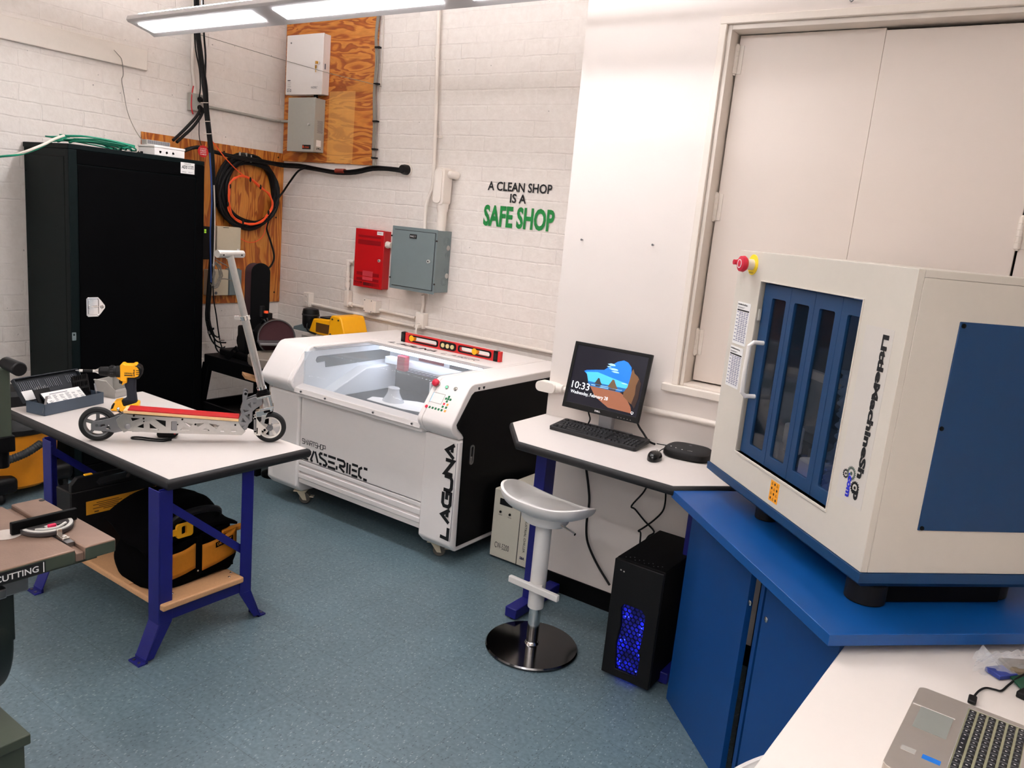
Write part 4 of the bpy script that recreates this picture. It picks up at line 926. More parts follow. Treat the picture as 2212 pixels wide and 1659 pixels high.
# control panel on the sloped face of the right pod
SL = Matrix(((1,0,0,0),(0,0.566,-0.825,3.085),(0,0.825,0.566,0.815),(0,0,0,1)))
def SLM(p, lift=0.002): return SL @ Matrix.Translation((p[0],p[1],lift))
k0 = (-2.642,0.045); k1 = (-2.481,0.159); k2 = (-2.651,0.154); k3 = (-2.484,0.046)
kx0, kx1 = (k0[0]+k2[0])/2, (k1[0]+k3[0])/2; ky0, ky1 = (k0[1]+k3[1])/2, (k1[1]+k2[1])/2
W_, H_ = kx1-kx0, ky1-ky0
part('keypad', MB().plate(rrect(0,0,W_,H_,0.006),[],0,0.004,SLM((kx0,ky0),-0.001)), mat('keypad_cream', (226,218,210), 0.4, noise=0.01), T)
SCR = mat('lit_lcd', (150,190,240), 0.3, noise=0, emit=(160,205,250), estr=0.75)
part('screen', MB().box((W_*0.13,H_*0.42,0.003),(W_*0.6,H_*0.9,0.0042), SLM((kx0,ky0))), SCR, T, label='lit blue screen', smooth=False)
part('screen_bezel', MB().plate([(W_*0.11,H_*0.39),(W_*0.62,H_*0.39),(W_*0.62,H_*0.93),(W_*0.11,H_*0.93)],[[(W_*0.13,H_*0.42),(W_*0.13,H_*0.9),(W_*0.6,H_*0.9),(W_*0.6,H_*0.42)]],0.0025,0.005,SLM((kx0,ky0))), LIGHTG, T, smooth=False)
KG = mat('key_green', (8,104,60), 0.45, noise=0); KR = mat('key_red', (196,20,52), 0.45, noise=0); KO = mat('key_orange', (240,160,70), 0.45, noise=0)
keys = [(0.78,0.86,KG),(0.70,0.74,KG),(0.79,0.74,KG),(0.88,0.74,KG),(0.78,0.61,KG),(0.72,0.46,KR),(0.86,0.46,KO),(0.72,0.31,KG),(0.86,0.31,KG),(0.88,0.13,KO)] + [(0.24+0.125*i,0.13,KG) for i in range(5)]
for kx, ky, mm in keys:
    part('key', MB().plate(rrect(-0.0062,-0.0062,0.0062,0.0062,0.0015),[],0.002,0.0055,SLM((kx0+W_*kx,ky0+H_*ky))), mm, T, smooth=False)
part('key', MB().lathe([(0,0.002),(0.009,0.002),(0.009,0.006),(0,0.006)],(0,0,0),'z',n=16,M=SLM((kx0+W_*0.1,ky0+H_*0.13))), KR, T, label='round red key')
e = (-2.630,0.195)
part('stop_button', MB().lathe([(0.012,0.0),(0.012,0.016),(0.02,0.016),(0.021,0.022),(0.019,0.03),(0.012,0.035),(0,0.036)],(0,0,0),'z',n=24,M=SLM(e)), KR, T, label='red mushroom stop button')
part('stop_collar', MB().lathe([(0.02,0.0),(0.02,0.006),(0.012,0.012),(0.012,0)],(0,0,0),'z',n=24,M=SLM(e)), LIGHTG, T)
for q, mm in (((-2.560,0.190),mat('green_lit_button',(120,214,170),0.35,emit=(110,220,170),estr=0.3,noise=0)),((-2.502,0.192),CHROME)):
    b_ = part('push_button', MB().lathe([(0.0125,0.0),(0.0125,0.006),(0.010,0.009),(0.0095,0.007),(0,0.007)],(0,0,0),'z',n=20,M=SLM(q)), CHROME, T, label='chrome push button')
    part('button_cap', MB().lathe([(0,0.0072),(0.0065,0.0072),(0.0065,0.010),(0,0.010)],(0,0,0),'z',n=16,M=SLM(q)), mm, b_)
# wifi badge on the sloped face of the left pod
w0 = (-3.909,0.082); w1 = (-3.767,0.084)
M = SLM((w0[0],w0[1]),0.0008)
part('badge_text', MB().text('CONTROL', w1[0]-w0[0]+0.01, 0.03, M, shear=0.2, bold=0.0).text('Wifi', (w1[0]-w0[0])*0.72, 0.062, M @ Matrix.Translation((0.012,0.04,0)), shear=0.15), INK, T, smooth=False)
ar = MB(); cxw, cyw = (w1[0]-w0[0])*0.74, 0.045
for r in (0.022,0.040,0.058):
    ar.stroke([(cxw+r*math.cos(a),cyw+r*math.sin(a)) for a in [math.radians(-8+16*k) for k in range(7)]], 0.010, M, depth=0.0006)
part('badge_waves', ar, KR, T, label='red signal arcs', smooth=False)
# lettering
M = frame((LX[3]-0.012,3.1425,0.157),(0,0,1),(-1,0,0))
part('vertical_name', letters(MB(), 'LAGUNA', M, 0.545, 0.072, 0.020, gap=0.2), INK, T, smooth=False)
part('name_rule', MB().box((LX[3]-0.0065,3.1432,0.157),(LX[3]-0.0045,3.1445,0.705)), INKG, T, smooth=False)
M = onback(-3.665,0.312,3.1612)
part('front_name', letters(MB(), 'lasrifc'.replace('r','er',1).replace('lase','lase'), onback(-3.645,0.316,3.1612), 0.575, 0.082, 0.0155, gap=0.16, widths={'i':0.35}), INK, T, smooth=False)
part('front_small_name', letters(MB(), 'SMARTSHOP', onback(-3.645,0.413,3.1612), 0.213, 0.034, 0.0038, gap=0.12), INK, T, smooth=False)
t0 = (-3.508,3.715,1.014); t1 = (-3.098,3.819,1.014); t2 = (-2.824,3.793,1.014)
part('top_name', letters(MB(), 'LAGUNA', ontop(-3.575,3.79,1.0142), 0.40, 0.055, 0.014, gap=0.2, shear=0.25), INK, T, smooth=False)
part('top_name', letters(MB(), 'LASER', ontop(-3.12,3.79,1.0142), 0.27, 0.05, 0.006, gap=0.2, shear=0.25), INK, T, smooth=False)
# castors
for x, y, rz in ((-2.60,3.235,0.5),(-3.70,3.215,0.6),(-2.60,4.15,0.3),(-3.74,4.15,0.9)):
    R = Matrix.Translation((x,y,0)) @ Matrix.Rotation(rz,4,'Z')
    fk = part('castor', MB().box((-0.04,-0.03,0.078),(0.04,0.03,0.085),R).prism([(-0.02,0.08),(0.03,0.08),(0.045,0.025),(0.02,0.025)],-0.026,-0.022,'y',R).prism([(-0.02,0.08),(0.03,0.08),(0.045,0.025),(0.02,0.025)],0.022,0.026,'y',R), BEIGE, T, bevel=0.002)
    part('wheel', MB().lathe([(0,-0.02),(0.031,-0.02),(0.036,-0.014),(0.036,0.014),(0.031,0.02),(0,0.02)],(0.03,0,0.036),'y',n=24,M=R), mat('castor_wheel',(92,86,78),0.5,noise=0.1), fk)
    part('brake_pedal', MB().box((0.05,-0.018,0.045),(0.085,0.018,0.051),R), BEIGE, fk, bevel=0.002)
# work lying inside
solo('white_sheet', MB().add([(-3.41,3.46,0.7005),(-3.44,3.54,0.7005),(-3.19,3.68,0.7005),(-2.98,3.72,0.7005),(-2.96,3.50,0.7005),(-3.12,3.46,0.7005)]+[(-3.41,3.46,0.7025),(-3.44,3.54,0.7025),(-3.19,3.68,0.7025),(-2.98,3.72,0.7025),(-2.96,3.50,0.7025),(-3.12,3.46,0.7025)],[(0,1,2,3,4,5),(6,7,8,9,10,11)]+[(i,(i+1)%6,6+(i+1)%6,6+i) for i in range(6)]), PAPER, 'white sheet of stock lying on the bed inside the laser cutter', 'sheet', smooth=False)
CLEARP = mat('clear_printed_plastic', (226,228,232), 0.18, noise=0.02, alpha=0.62, spec=0.7)
bz = (-3.278,3.557,0.702)
prof = [(0.066,0.0),(0.062,0.008),(0.046,0.03),(0.036,0.05),(0.034,0.068),(0.037,0.074),(0.033,0.078),(0.0,0.078)]
sc = Matrix.Translation(bz) @ Matrix.Diagonal((1.15,0.85,1.15,1))
solo('clear_print', MB().lathe(prof,(0,0,0),'z',n=28,M=sc), CLEARP, 'small clear plastic pedestal piece on the sheet inside the laser cutter', 'model', solid=0.002)

# red level on top
LB = (-3.557,3.899,1.015); x0, x1 = -3.555, -2.735; yl = 3.90
T = thing('spirit_level', 'long red spirit level with yellow vials standing on the laser cutter', 'level', ((x0+x1)/2,yl,1.0145))
RED2 = mat('level_red', (198,34,34), 0.4, noise=0.05)
slots = [rrect(0.075,0.016,0.335,0.050,0.014), rrect(0.49,0.016,0.75,0.050,0.014)]
M = onback(x0,1.0147,yl)
part('beam', MB().plate(rrect(0.012,0,x1-x0-0.012,0.064,0.003), [rrect(0.078,0.02,0.31,0.047,0.012), rrect(0.50,0.02,0.74,0.047,0.012)], -0.022, 0.0, M), RED2, T, bevel=0.0012)
part('slot_surround', MB().plate(rrect(0.066,0.011,0.322,0.056,0.016), [rrect(0.078,0.02,0.31,0.047,0.012)], 0.0, 0.003, M), BLACKP, T)
part('slot_surround', MB().plate(rrect(0.488,0.011,0.752,0.056,0.016), [rrect(0.50,0.02,0.74,0.047,0.012)], 0.0, 0.003, M), BLACKP, T)
part('vial_housing', MB().plate(rrect(0.338,0.008,0.472,0.058,0.02), [], 0.0, 0.005, M), BLACKP, T)
VIAL = mat('vial_glass', (214,196,140), 0.1, noise=0.05, coat=0.6)
for i in range(3):
    part('vial', MB().lathe([(0,0),(0.0145,0),(0.0145,0.008),(0.011,0.010),(0,0.009)],(0.366+0.039*i,0.033,0.001),'z',n=20,M=M), VIAL, T, label='round clear vial')
for xx in (0.092,0.62):
    part('edge_vial', MB().lathe([(0.010,-0.024),(0.020,-0.024),(0.020,0.004),(0.010,0.006)],(xx,0.034,0),'z',n=20,M=M), YEL, T, label='yellow ring vial')
    part('edge_vial_core', MB().lathe([(0,-0.023),(0.010,-0.023),(0.010,0.003),(0,0.003)],(xx,0.034,0),'z',n=16,M=M), RED2, T)
for a, b in ((0,0.034),(x1-x0-0.05,x1-x0-0.018)):
    part('end_grip', MB().plate(rrect(a,-0.0,b,0.066,0.004), [], -0.024, 0.004, M), BLACKP, T, bevel=0.002)
    part('end_grip_pad', MB().plate(rrect(a+0.006,0.014,b-0.006,0.05,0.004), [], 0.004, 0.006, M), EDGE, T)
part('end_cap', MB().plate(rrect(x1-x0-0.02,0,x1-x0,0.064,0.003), [], -0.024, 0.002, M), RED2, T, bevel=0.002)
# ------------------------------------------------------------------ steel cabinet
T = thing('steel_cabinet', 'tall black steel cabinet with a chrome paddle latch against the left wall', 'cabinet', (-5.16,2.85,0))
CX0, CX1, CY0, CY1, CZ = -5.438, -4.88, 2.40, 3.295, 2.072
part('carcass', MB().box((CX0,CY0+0.006,0.10),(CX1-0.008,CY1,CZ-0.004)).box((CX0+0.03,CY0+0.03,0),(CX1-0.04,CY1-0.03,0.10)), LOCK, T, bevel=0.003)
part('top_rim', MB().box((CX0,CY0,CZ-0.03),(CX1,CY1,CZ)), LOCK, T, bevel=0.004)
part('side_panel', MB().box((CX0+0.075,CY0+0.002,0.14),(CX1-0.06,CY0+0.008,CZ-0.075)), LOCK, T, bevel=0.002)
n = MB()
for a,b in (((CX0+0.07,0.13),(CX0+0.0745,CZ-0.07)),((CX1-0.0595,0.13),(CX1-0.055,CZ-0.07))): n.box((a[0],CY0+0.003,a[1]),(b[0],CY0+0.0062,b[1]))
n.box((CX0+0.07,CY0+0.003,CZ-0.0745),(CX1-0.055,CY0+0.0062,CZ-0.07))
part('side_groove', n, BLACKM, T, smooth=False)
for z in (1.9,1.78,1.3,1.22,0.75): part('rivet', MB().ball((CX0+0.02,CY0+0.005,z),(0.006,0.004,0.006),n=8,m=6), LOCK, T)
part('corner_post', MB().box((CX1-0.05,CY0,0.02),(CX1,CY0+0.05,CZ-0.03)), LOCK, T, bevel=0.004)
part('frame', MB().box((CX1-0.02,CY1-0.06,0.02),(CX1,CY1,CZ-0.03)).box((CX1-0.02,CY0+0.05,CZ-0.11),(CX1,CY1-0.06,CZ-0.03)).box((CX1-0.02,CY0+0.05,0.02),(CX1,CY1-0.06,0.09)), LOCKD, T, bevel=0.003)
d = part('door', MB().box((CX1-0.018,CY0+0.056,0.096),(CX1-0.002,CY1-0.066,CZ-0.116)), LOCKD, T, bevel=0.003)
lc = (-4.880,2.535,1.111)
part('paddle_latch', MB().plate([(-0.046,-0.052),(-0.046,0.052),(-0.036,0.061),(0.027,0.061),(0.044,0.042),(0.069,0.010),(0.071,0),(0.069,-0.010),(0.044,-0.042),(0.027,-0.061),(-0.036,-0.061)],[rrect(-0.035,-0.048,0.030,0.048,0.008)],0,0.006,onside(lc[1],lc[2],CX1)), CHROME, d, bevel=0.0015)
part('latch_dish', MB().box((CX1-0.001,lc[1]-0.036,lc[2]-0.049),(CX1+0.0015,lc[1]+0.031,lc[2]+0.049)).box((CX1+0.0015,lc[1]-0.032,lc[2]-0.043),(CX1+0.004,lc[1]-0.004,lc[2]+0.043)), CHROME, d, bevel=0.001)
part('latch_handle', MB().cyl((CX1+0.006,lc[1]-0.02,lc[2]),(CX1+0.008,lc[1]+0.025,lc[2]+0.002),0.005,n=10).lathe([(0.006,0),(0.014,0),(0.014,0.006),(0.006,0.006)],(CX1+0.004,lc[1]-0.02,lc[2]),'x',n=16).lathe([(0,0),(0.012,0),(0.010,0.006),(0,0.007)],(CX1+0.004,lc[1]+0.05,lc[2]),'x',n=16), CHROME, d)
for yy in (-0.039,0.026):
    for zz in (-0.053,0.053): part('latch_rivet', MB().ball((CX1+0.006,lc[1]+yy,lc[2]+zz),(0.003,0.004,0.004),n=8,m=6), CHROME, d)
q = (-4.879,2.414,0.933)
part('hasp', MB().plate(rrect(-0.012,-0.025,0.012,0.025,0.004),[circ(0,0.01,0.006)],0,0.003,onside(q[1],q[2],CX1)), PANELG, d)
t0 = (-4.880,3.118,1.978); t1 = (-4.880,3.219,2.033)
part('maker_label', MB().box((CX1-0.0015,t0[1],t0[2]),(CX1+0.0008,t1[1],t1[2]+0.016)), PAPER, T, label='white maker label', smooth=False)
W_, H_ = t1[1]-t0[1], t1[2]+0.016-t0[2]
lb = MB()
M = onside(t0[1],t0[2],CX1+0.0009)
lb.text('ADS', W_*0.42, H_*0.30, M @ Matrix.Translation((W_*0.06,H_*0.44,0)), bold=0.03, shear=0.2).text('SYSTEMS', W_*0.42, H_*0.13, M @ Matrix.Translation((W_*0.52,H_*0.62,0)), bold=0.02).text('HOUSING', W_*0.42, H_*0.13, M @ Matrix.Translation((W_*0.52,H_*0.45,0)), bold=0.02).text('CABINETS BY', W_*0.5, H_*0.09, M @ Matrix.Translation((W_*0.25,H_*0.83,0))).text('ORDER NO', W_*0.3, H_*0.09, M @ Matrix.Translation((W_*0.1,H_*0.1,0))).text('(800) 237', W_*0.3, H_*0.09, M @ Matrix.Translation((W_*0.55,H_*0.1,0)))
part('label_print', lb, INK, T, smooth=False)

# on top of the cabinet
TZ = CZ+0.001
T = thing('cable_hank', 'hank of green cable sprawled along the top of the black cabinet', 'cable', (-5.1,2.75,TZ))
for i in range(9):
    random.seed(60+i); j = lambda s: random.uniform(-s,s)
    y0 = 2.46+j(0.05); y1 = 2.80+j(0.06); xx = -5.10+j(0.12)
    pts = [(xx+j(.03),y0,TZ+0.012+0.012*(i%4)),(xx-0.05+j(.03),y0+0.14,TZ+0.03+0.008*(i%5)),(xx+j(.04),y0+0.3,TZ+0.02+0.007*(i%4)),(xx+0.03+j(.02),y1,TZ+0.008+0.003*(i%3)),(xx+0.10+j(.02),y1-0.03,TZ+0.008+0.004*(i%4)),(xx+0.11,y0+0.3,TZ+0.024+0.006*(i%4)),(xx+0.09,y0+0.1,TZ+0.03+0.008*(i%4)),(xx+0.06,y0-0.01,TZ+0.016+0.009*(i%4))]
    part('loop', MB().tube(pts, 0.0048, n=6, closed=True, smooth=4), GREENW, T)
part('pale_loop', MB().tube([(-4.98,2.46,TZ+0.04),(-5.0,2.62,TZ+0.05),(-5.02,2.7,TZ+0.03),(-5.0,2.82,TZ+0.012),(-4.95,2.88,TZ+0.01)],0.005,n=6,smooth=4), WIREW, T, label='pale cable')
part('plug', MB().box((-4.97,2.87,TZ),(-4.95,2.90,TZ+0.014)), BLACKP, T, label='small black plug')
solo('pale_cable', MB().tube([(-4.900,2.388,2.113),(-4.860,2.317,2.086),(-4.830,2.247,2.049),(-4.800,2.173,2.015),(-4.800,2.115,1.986),(-4.820,2.058,1.963),(-4.900,1.976,1.946),(-5.000,1.816,1.924)],0.0075,n=7,smooth=4), WIREW, 'pale cable drooping from the cabinet top off to the left', 'cable')
solo('green_cable', MB().tube([(-4.900,2.393,2.106),(-4.860,2.301,2.071),(-4.830,2.226,2.029),(-4.810,2.163,1.999),(-4.800,2.096,1.973),(-4.820,2.039,1.959),(-4.900,1.976,1.939),(-5.000,1.816,1.915)],0.006,n=7,smooth=4), GREENW, 'green cable drooping beside the pale cable at the cabinet corner', 'cable')
T = thing('termination_box', 'white plastic termination box standing on the black cabinet', 'box', (-5.0,3.08,TZ))
a = (-4.930,2.966,2.090); b = (-4.930,3.179,2.093)
bx0 = -5.12
part('base', MB().box((bx0,a[1],TZ),(-4.93,b[1],TZ+0.05)), WHITE, T, bevel=0.004)
part('lid', MB().box((bx0-0.002,a[1]-0.003,TZ+0.05),(-4.927,b[1]+0.003,TZ+0.064)), WHITE, T, bevel=0.003)
for i in range(3): part('knockout', MB().lathe([(0.008,0),(0.0095,0.001),(0.011,0)],(-4.93,a[1]+0.04+0.045*i,TZ+0.024),'x',n=16), WHITE, T)
n = MB().box((-5.2,a[1]-0.01,TZ+0.0645),(-5.06,b[1]-0.05,TZ+0.072))
T2 = thing('wiring_duct', 'slotted grey wiring duct lying on the white termination box', 'duct', (-5.1,3.05,TZ+0.066))
part('channel', MB().box((-5.08,a[1]+0.0,TZ+0.066),(-5.02,b[1]-0.05,TZ+0.096)), LIGHTG, T2, bevel=0.001)
n = MB()
for i in range(24):
    yy = a[1]+0.006+i*(b[1]-0.06-a[1])/24; n.box((-5.0205,yy,TZ+0.072),(-5.0185,yy+0.0035,TZ+0.094))
part('slots', n, INKG, T2, smooth=False)

# ------------------------------------------------------------------ belt sander on its stand
SX, SY = -4.70, 3.62
T = thing('sander_stand', 'black steel stand with splayed legs under the belt sander', 'stand', (-4.72,3.62,0))
zt = 0.73
part('top_tray', MB().prism([(-4.98,3.38),(-4.36,3.38),(-4.36,3.92),(-4.98,3.92)],zt-0.11,zt,'z'), BLACKM, T, bevel=0.004)
for sx, sy in ((-1,-1),(1,-1),(1,1),(-1,1)):
    p0 = (-4.67+sx*0.29,3.65+sy*0.25); p1 = (-4.67+sx*0.37,3.65+sy*0.32)
    L = MB(); q = [(-0.035,-0.02),(0.035,-0.02),(0.035,0.02),(-0.035,0.02)]
    L.add([(p0[0]+a,p0[1]+b,zt-0.06) for a,b in q]+[(p1[0]+a,p1[1]+b,0) for a,b in q],[(0,3,2,1),(4,5,6,7)]+[(i,(i+1)%4,4+(i+1)%4,4+i) for i in range(4)])
    part('leg', L, BLACKM, T, bevel=0.002)
for a, b in (((-4.995,3.37),(-4.345,3.37)),((-4.995,3.93),(-4.345,3.93)),((-4.995,3.37),(-4.995,3.93)),((-4.345,3.37),(-4.345,3.93))):
    part('rail', MB().box((min(a[0],b[0])-0.012,min(a[1],b[1])-0.012,0.30),(max(a[0],b[0])+0.012,max(a[1],b[1])+0.012,0.38)), BLACKM, T, bevel=0.002)
part('lower_tray', MB().box((-4.99,3.38,0.30),(-4.35,3.92,0.312)), BLACKM, T)
q0 = (-4.775,3.400,0.764); q1 = (-4.620,3.400,0.862)
part('slotted_arm', MB().plate([(0,0),(0.125,0.10),(0.155,0.065),(0.02,-0.03)],[rrect(0.085,0.05,0.125,0.066,0.007)],0,0.006,onback(q0[0],zt+0.01,3.41)), BLACKM, T)
solo('wood_offcut', MB().prism([(-4.54,3.379),(-4.42,3.315),(-4.30,3.315),(-4.37,3.379)],0.655,0.68,'z'), MDF, 'pale wooden offcut poking out beside the sander stand', 'board', bevel=0.003)
T = thing('belt_sander', 'black bench belt and disc sander with a tall upright belt in the corner', 'sander', (SX,SY,zt))
bw = 0.075
def beltloop(w, r, z0, z1, y):
    pts = []
    for k in range(13):
        a = PI*k/12; pts.append((y-r*math.cos(a) if False else y+r*math.cos(a), z1+r*math.sin(a)))
    for k in range(13):
        a = PI+PI*k/12; pts.append((y+r*math.cos(a), z0+r*math.sin(a)))
    return pts
# belt plane runs along the wall: width across x/y diagonal
Mb = Matrix.Translation((SX-0.02,SY,0)) @ Matrix.Rotation(math.radians(-22),4,'Z')
part('belt', MB().prism(beltloop(bw,0.062,zt+0.18,1.345,0),-0.085,0.085,'x',M=Mb @ Matrix.Rotation(PI/2*0,4,'Z')), MAROON, T, label='maroon abrasive belt')
part('belt_guard', MB().prism(beltloop(bw,0.066,zt+0.10,1.355,0),0.0855,0.10,'x',M=Mb), BLACKM, T, bevel=0.003)
part('base', MB().box((SX-0.22,SY-0.16,zt),(SX+0.24,SY+0.16,zt+0.045)), BLACKM, T, bevel=0.01)
part('belt_housing', MB().box((-0.11,-0.10,zt+0.03),(0.11,0.10,zt+0.22),Mb), BLACKM, T, bevel=0.012)
part('tracking_knob', MB().ball((-0.125,-0.05,zt+0.10),(0.05,0.05,0.075),M=Mb), BLACKM, T)
mc = (SX+0.16,SY-0.05,zt+0.20)
part('motor', MB().cyl((SX+0.0,SY+0.03,zt+0.19),(SX+0.265,SY-0.055,zt+0.19),0.085,n=28), BLACKP, T, bevel=0.008)
dc = (-4.315,3.520,0.967)
Md = frame((SX+0.285,SY-0.06,zt+0.20),(0.5,0.87,0),(0,0,1))
part('disc', MB().lathe([(0,0),(0.118,0),(0.118,0.008),(0,0.008)],(0,0,0.012),'z',n=40,M=Md), MAROON, T, label='maroon sanding disc')
part('disc_guard', MB().lathe([(0,0),(0.128,0),(0.128,0.03),(0.122,0.03),(0.122,0.008),(0,0.008)],(0,0,0),'z',n=40,M=Md), STEEL, T)
part('disc_table', MB().box((-0.13,-0.035,0.02),(0.14,-0.02,0.16),Md), ALUD, T, bevel=0.002, label='grey cast disc table')
part('top_arm', MB().box((SX+0.02,SY-0.03,1.02),(SX+0.20,SY+0.04,1.035)).box((SX+0.08,SY-0.02,1.035),(SX+0.14,SY+0.02,1.075)).cyl((SX+0.07,SY-0.02,1.04),(SX+0.07,SY-0.02,1.12),0.022,n=14), BLACKP, T, bevel=0.003)
part('lock_knob', MB().cyl((SX+0.13,SY-0.03,1.075),(SX+0.13,SY-0.03,1.09),0.016,n=12), ORANGE, T, label='small red knob')
part('cord', MB().tube([(SX+0.10,SY-0.04,zt+0.27),(SX+0.15,SY-0.06,zt+0.30),(SX+0.18,SY-0.05,zt+0.27),(SX+0.16,SY-0.04,zt+0.31),(SX+0.12,SY-0.03,zt+0.29)],0.008,n=7,smooth=4), CABLE, T)
wl = (-4.497,3.500,0.947)
Mw = frame((SX+0.055,SY-0.098,zt+0.165),(0.905,-0.425,0),(0,0,1))
part('maker_letter', MB().text('W', 0.055, 0.05, Mw, bold=0.05).box((0.005,-0.014,0),(0.05,-0.006,0.0006),Mw), ORANGE, T, smooth=False)
part('support_lug', MB().box((-0.16,-0.06,1.06),(-0.10,-0.04,1.085),Mb), BLACKM, T, bevel=0.006)

# round grey table of a pedestal stand, half hidden by the laser cutter
T = thing('round_stand', 'round grey pedestal top half hidden behind the white laser cutter', 'stand', (-4.215,3.42,0))
RC = (-4.215,3.42)
part('round_top', MB().lathe([(0,0.775),(0.175,0.775),(0.19,0.785),(0.194,0.80),(0.194,0.838),(0.188,0.846),(0.178,0.842),(0,0.840)],(RC[0],RC[1],0),'z',n=48), mat('stool_grey',(122,112,102),0.5,noise=0.08,scale=14), T)
part('pedestal', MB().cyl((RC[0],RC[1],0.03),(RC[0],RC[1],0.775),0.035,n=20), BLACKM, T)
part('foot_plate', MB().lathe([(0,0),(0.085,0),(0.085,0.02),(0.05,0.035),(0,0.035)],(RC[0],RC[1],0),'z',n=36), BLACKM, T)

# stand behind the laser with the yellow and black tools
T = thing('tool_bench', 'grey tool bench top peeking out behind the laser cutter', 'bench', (-4.25,4.05,0))
part('top', MB().box((-4.62,3.96,0.86),(-3.985,4.37,0.895)), mat('bench_grey',(150,144,136),0.5,noise=0.06), T, bevel=0.003)
for x in (-4.59,-4.02):
    for y in (3.99,4.34): part('leg', MB().box((x-0.02,y-0.02,0),(x+0.02,y+0.02,0.86)), BLACKM, T)
yz = 0.896
T = thing('yellow_planer', 'yellow tool housing with an angled end on the bench behind the laser cutter', 'tool', (-4.15,4.1,yz))
yb_ = (-4.612,4.100,0.821); yr = (-4.218,4.100,0.902); yt = (-4.361,4.100,1.037)
ax = yb_[0]; bx = yr[0]
part('body', MB().prism([(ax-0.05,yz),(ax,yz+0.115),(ax+0.21,yz+0.13),(ax+0.22,yz)],4.06,4.24,'y'), YEL, T, bevel=0.008)
part('end_housing', MB().prism([(ax+0.20,yz),(ax+0.215,yz+0.155),(ax+0.235,yz+0.172),(ax+0.315,yz+0.172),(ax+0.335,yz+0.155),(bx,yz)],4.03,4.27,'y'), YEL, T, bevel=0.008)
part('info_panel', MB().box((ax+0.04,4.054,yz+0.02),(ax+0.19,4.062,yz+0.09)), mat('dark_amber_label',(92,58,22),0.5,noise=0.2), T, label='dark label', smooth=False)
part('top_grip', MB().box((ax+0.04,4.09,yz+0.122),(ax+0.13,4.2,yz+0.134)), BLACKP, T, bevel=0.003)
for dx, dz in ((0.245,0.145),(0.31,0.145),(0.23,0.03)): part('screw', MB().cyl((ax+dx,4.031,yz+dz),(ax+dx,4.024,yz+dz),0.007,n=10), STEEL, T)
T = thing('trim_router', 'black power tool lying on the bench left of the yellow tool', 'tool', (-4.45,4.05,yz))
r0 = (-4.681,4.050,0.915)
part('motor_body', MB().lathe([(0,0.03),(0.05,0.03),(0.062,0.06),(0.064,0.15),(0.058,0.175),(0.04,0.18),(0,0.18)],(r0[0]-0.005,4.10,yz),'z',n=24), BLACKP, T)
part('cap_band', MB().lathe([(0.064,0.125),(0.067,0.127),(0.067,0.137),(0.064,0.139)],(r0[0]-0.005,4.10,yz),'z',n=24), EDGE, T)
part('base_fork', MB().prism([(r0[0]-0.16,yz+0.0),(r0[0]-0.15,yz+0.025),(r0[0]-0.02,yz+0.065),(r0[0]+0.02,yz+0.05),(r0[0]+0.03,yz)],4.06,4.13,'y').cyl((r0[0]-0.02,4.05,yz+0.05),(r0[0]-0.02,4.14,yz+0.05),0.02,n=12), PANELG, T, bevel=0.004)
part('cord', MB().tube([(r0[0]+0.06,4.07,yz+0.12),(r0[0]+0.02,4.05,yz+0.07),(r0[0]+0.05,4.03,yz+0.02),(r0[0]+0.14,4.03,yz+0.008)],0.007,n=7,smooth=4), CABLE, T)
# ------------------------------------------------------------------ workbench on the left
TT = 0.76
T = thing('work_table', 'white topped work table with blue steel legs and a wooden lower shelf', 'table', (-3.36,2.0,0))
tx0, tx1, ty0, ty1 = -4.04, -2.692, 1.682, 2.362
part('tabletop', MB().box((tx0,ty0,TT-0.04),(tx1,ty1,TT)), LAM, T)
eg = MB()
prof = [(0,-0.001),(0.010,-0.004),(0.016,-0.014),(0.016,-0.030),(0.010,-0.042),(0,-0.046)]
def edging(mb, poly, z, prof, closed=True):
    """moulded edge strip following a counter-clockwise polygon"""
    n = len(poly); k = len(prof); vs = []
    for i in range(n):
        a, p, b = Vector(poly[i-1]), Vector(poly[i]), Vector(poly[(i+1)%n])
        n1 = (p-a).normalized(); n2 = (b-p).normalized(); n1 = Vector((n1.y,-n1.x)); n2 = Vector((n2.y,-n2.x))
        m = (n1+n2).normalized(); m = m/max(m.dot(n1),0.3)
        for o, h in prof: vs.append((p.x+m.x*o, p.y+m.y*o, z+h))
    fs = [(i*k+j, ((i+1)%n)*k+j, ((i+1)%n)*k+(j+1)%k, i*k+(j+1)%k) for i in range(n) for j in range(k)]
    return mb.add(vs, fs)
part('edge_moulding', edging(eg, [(tx0,ty0),(tx1,ty0),(tx1,ty1),(tx0,ty1)], TT, prof), EDGE, T, ang=50)
lx0, lx1, ly0, ly1 = -3.625, -2.70, 1.645, 2.085
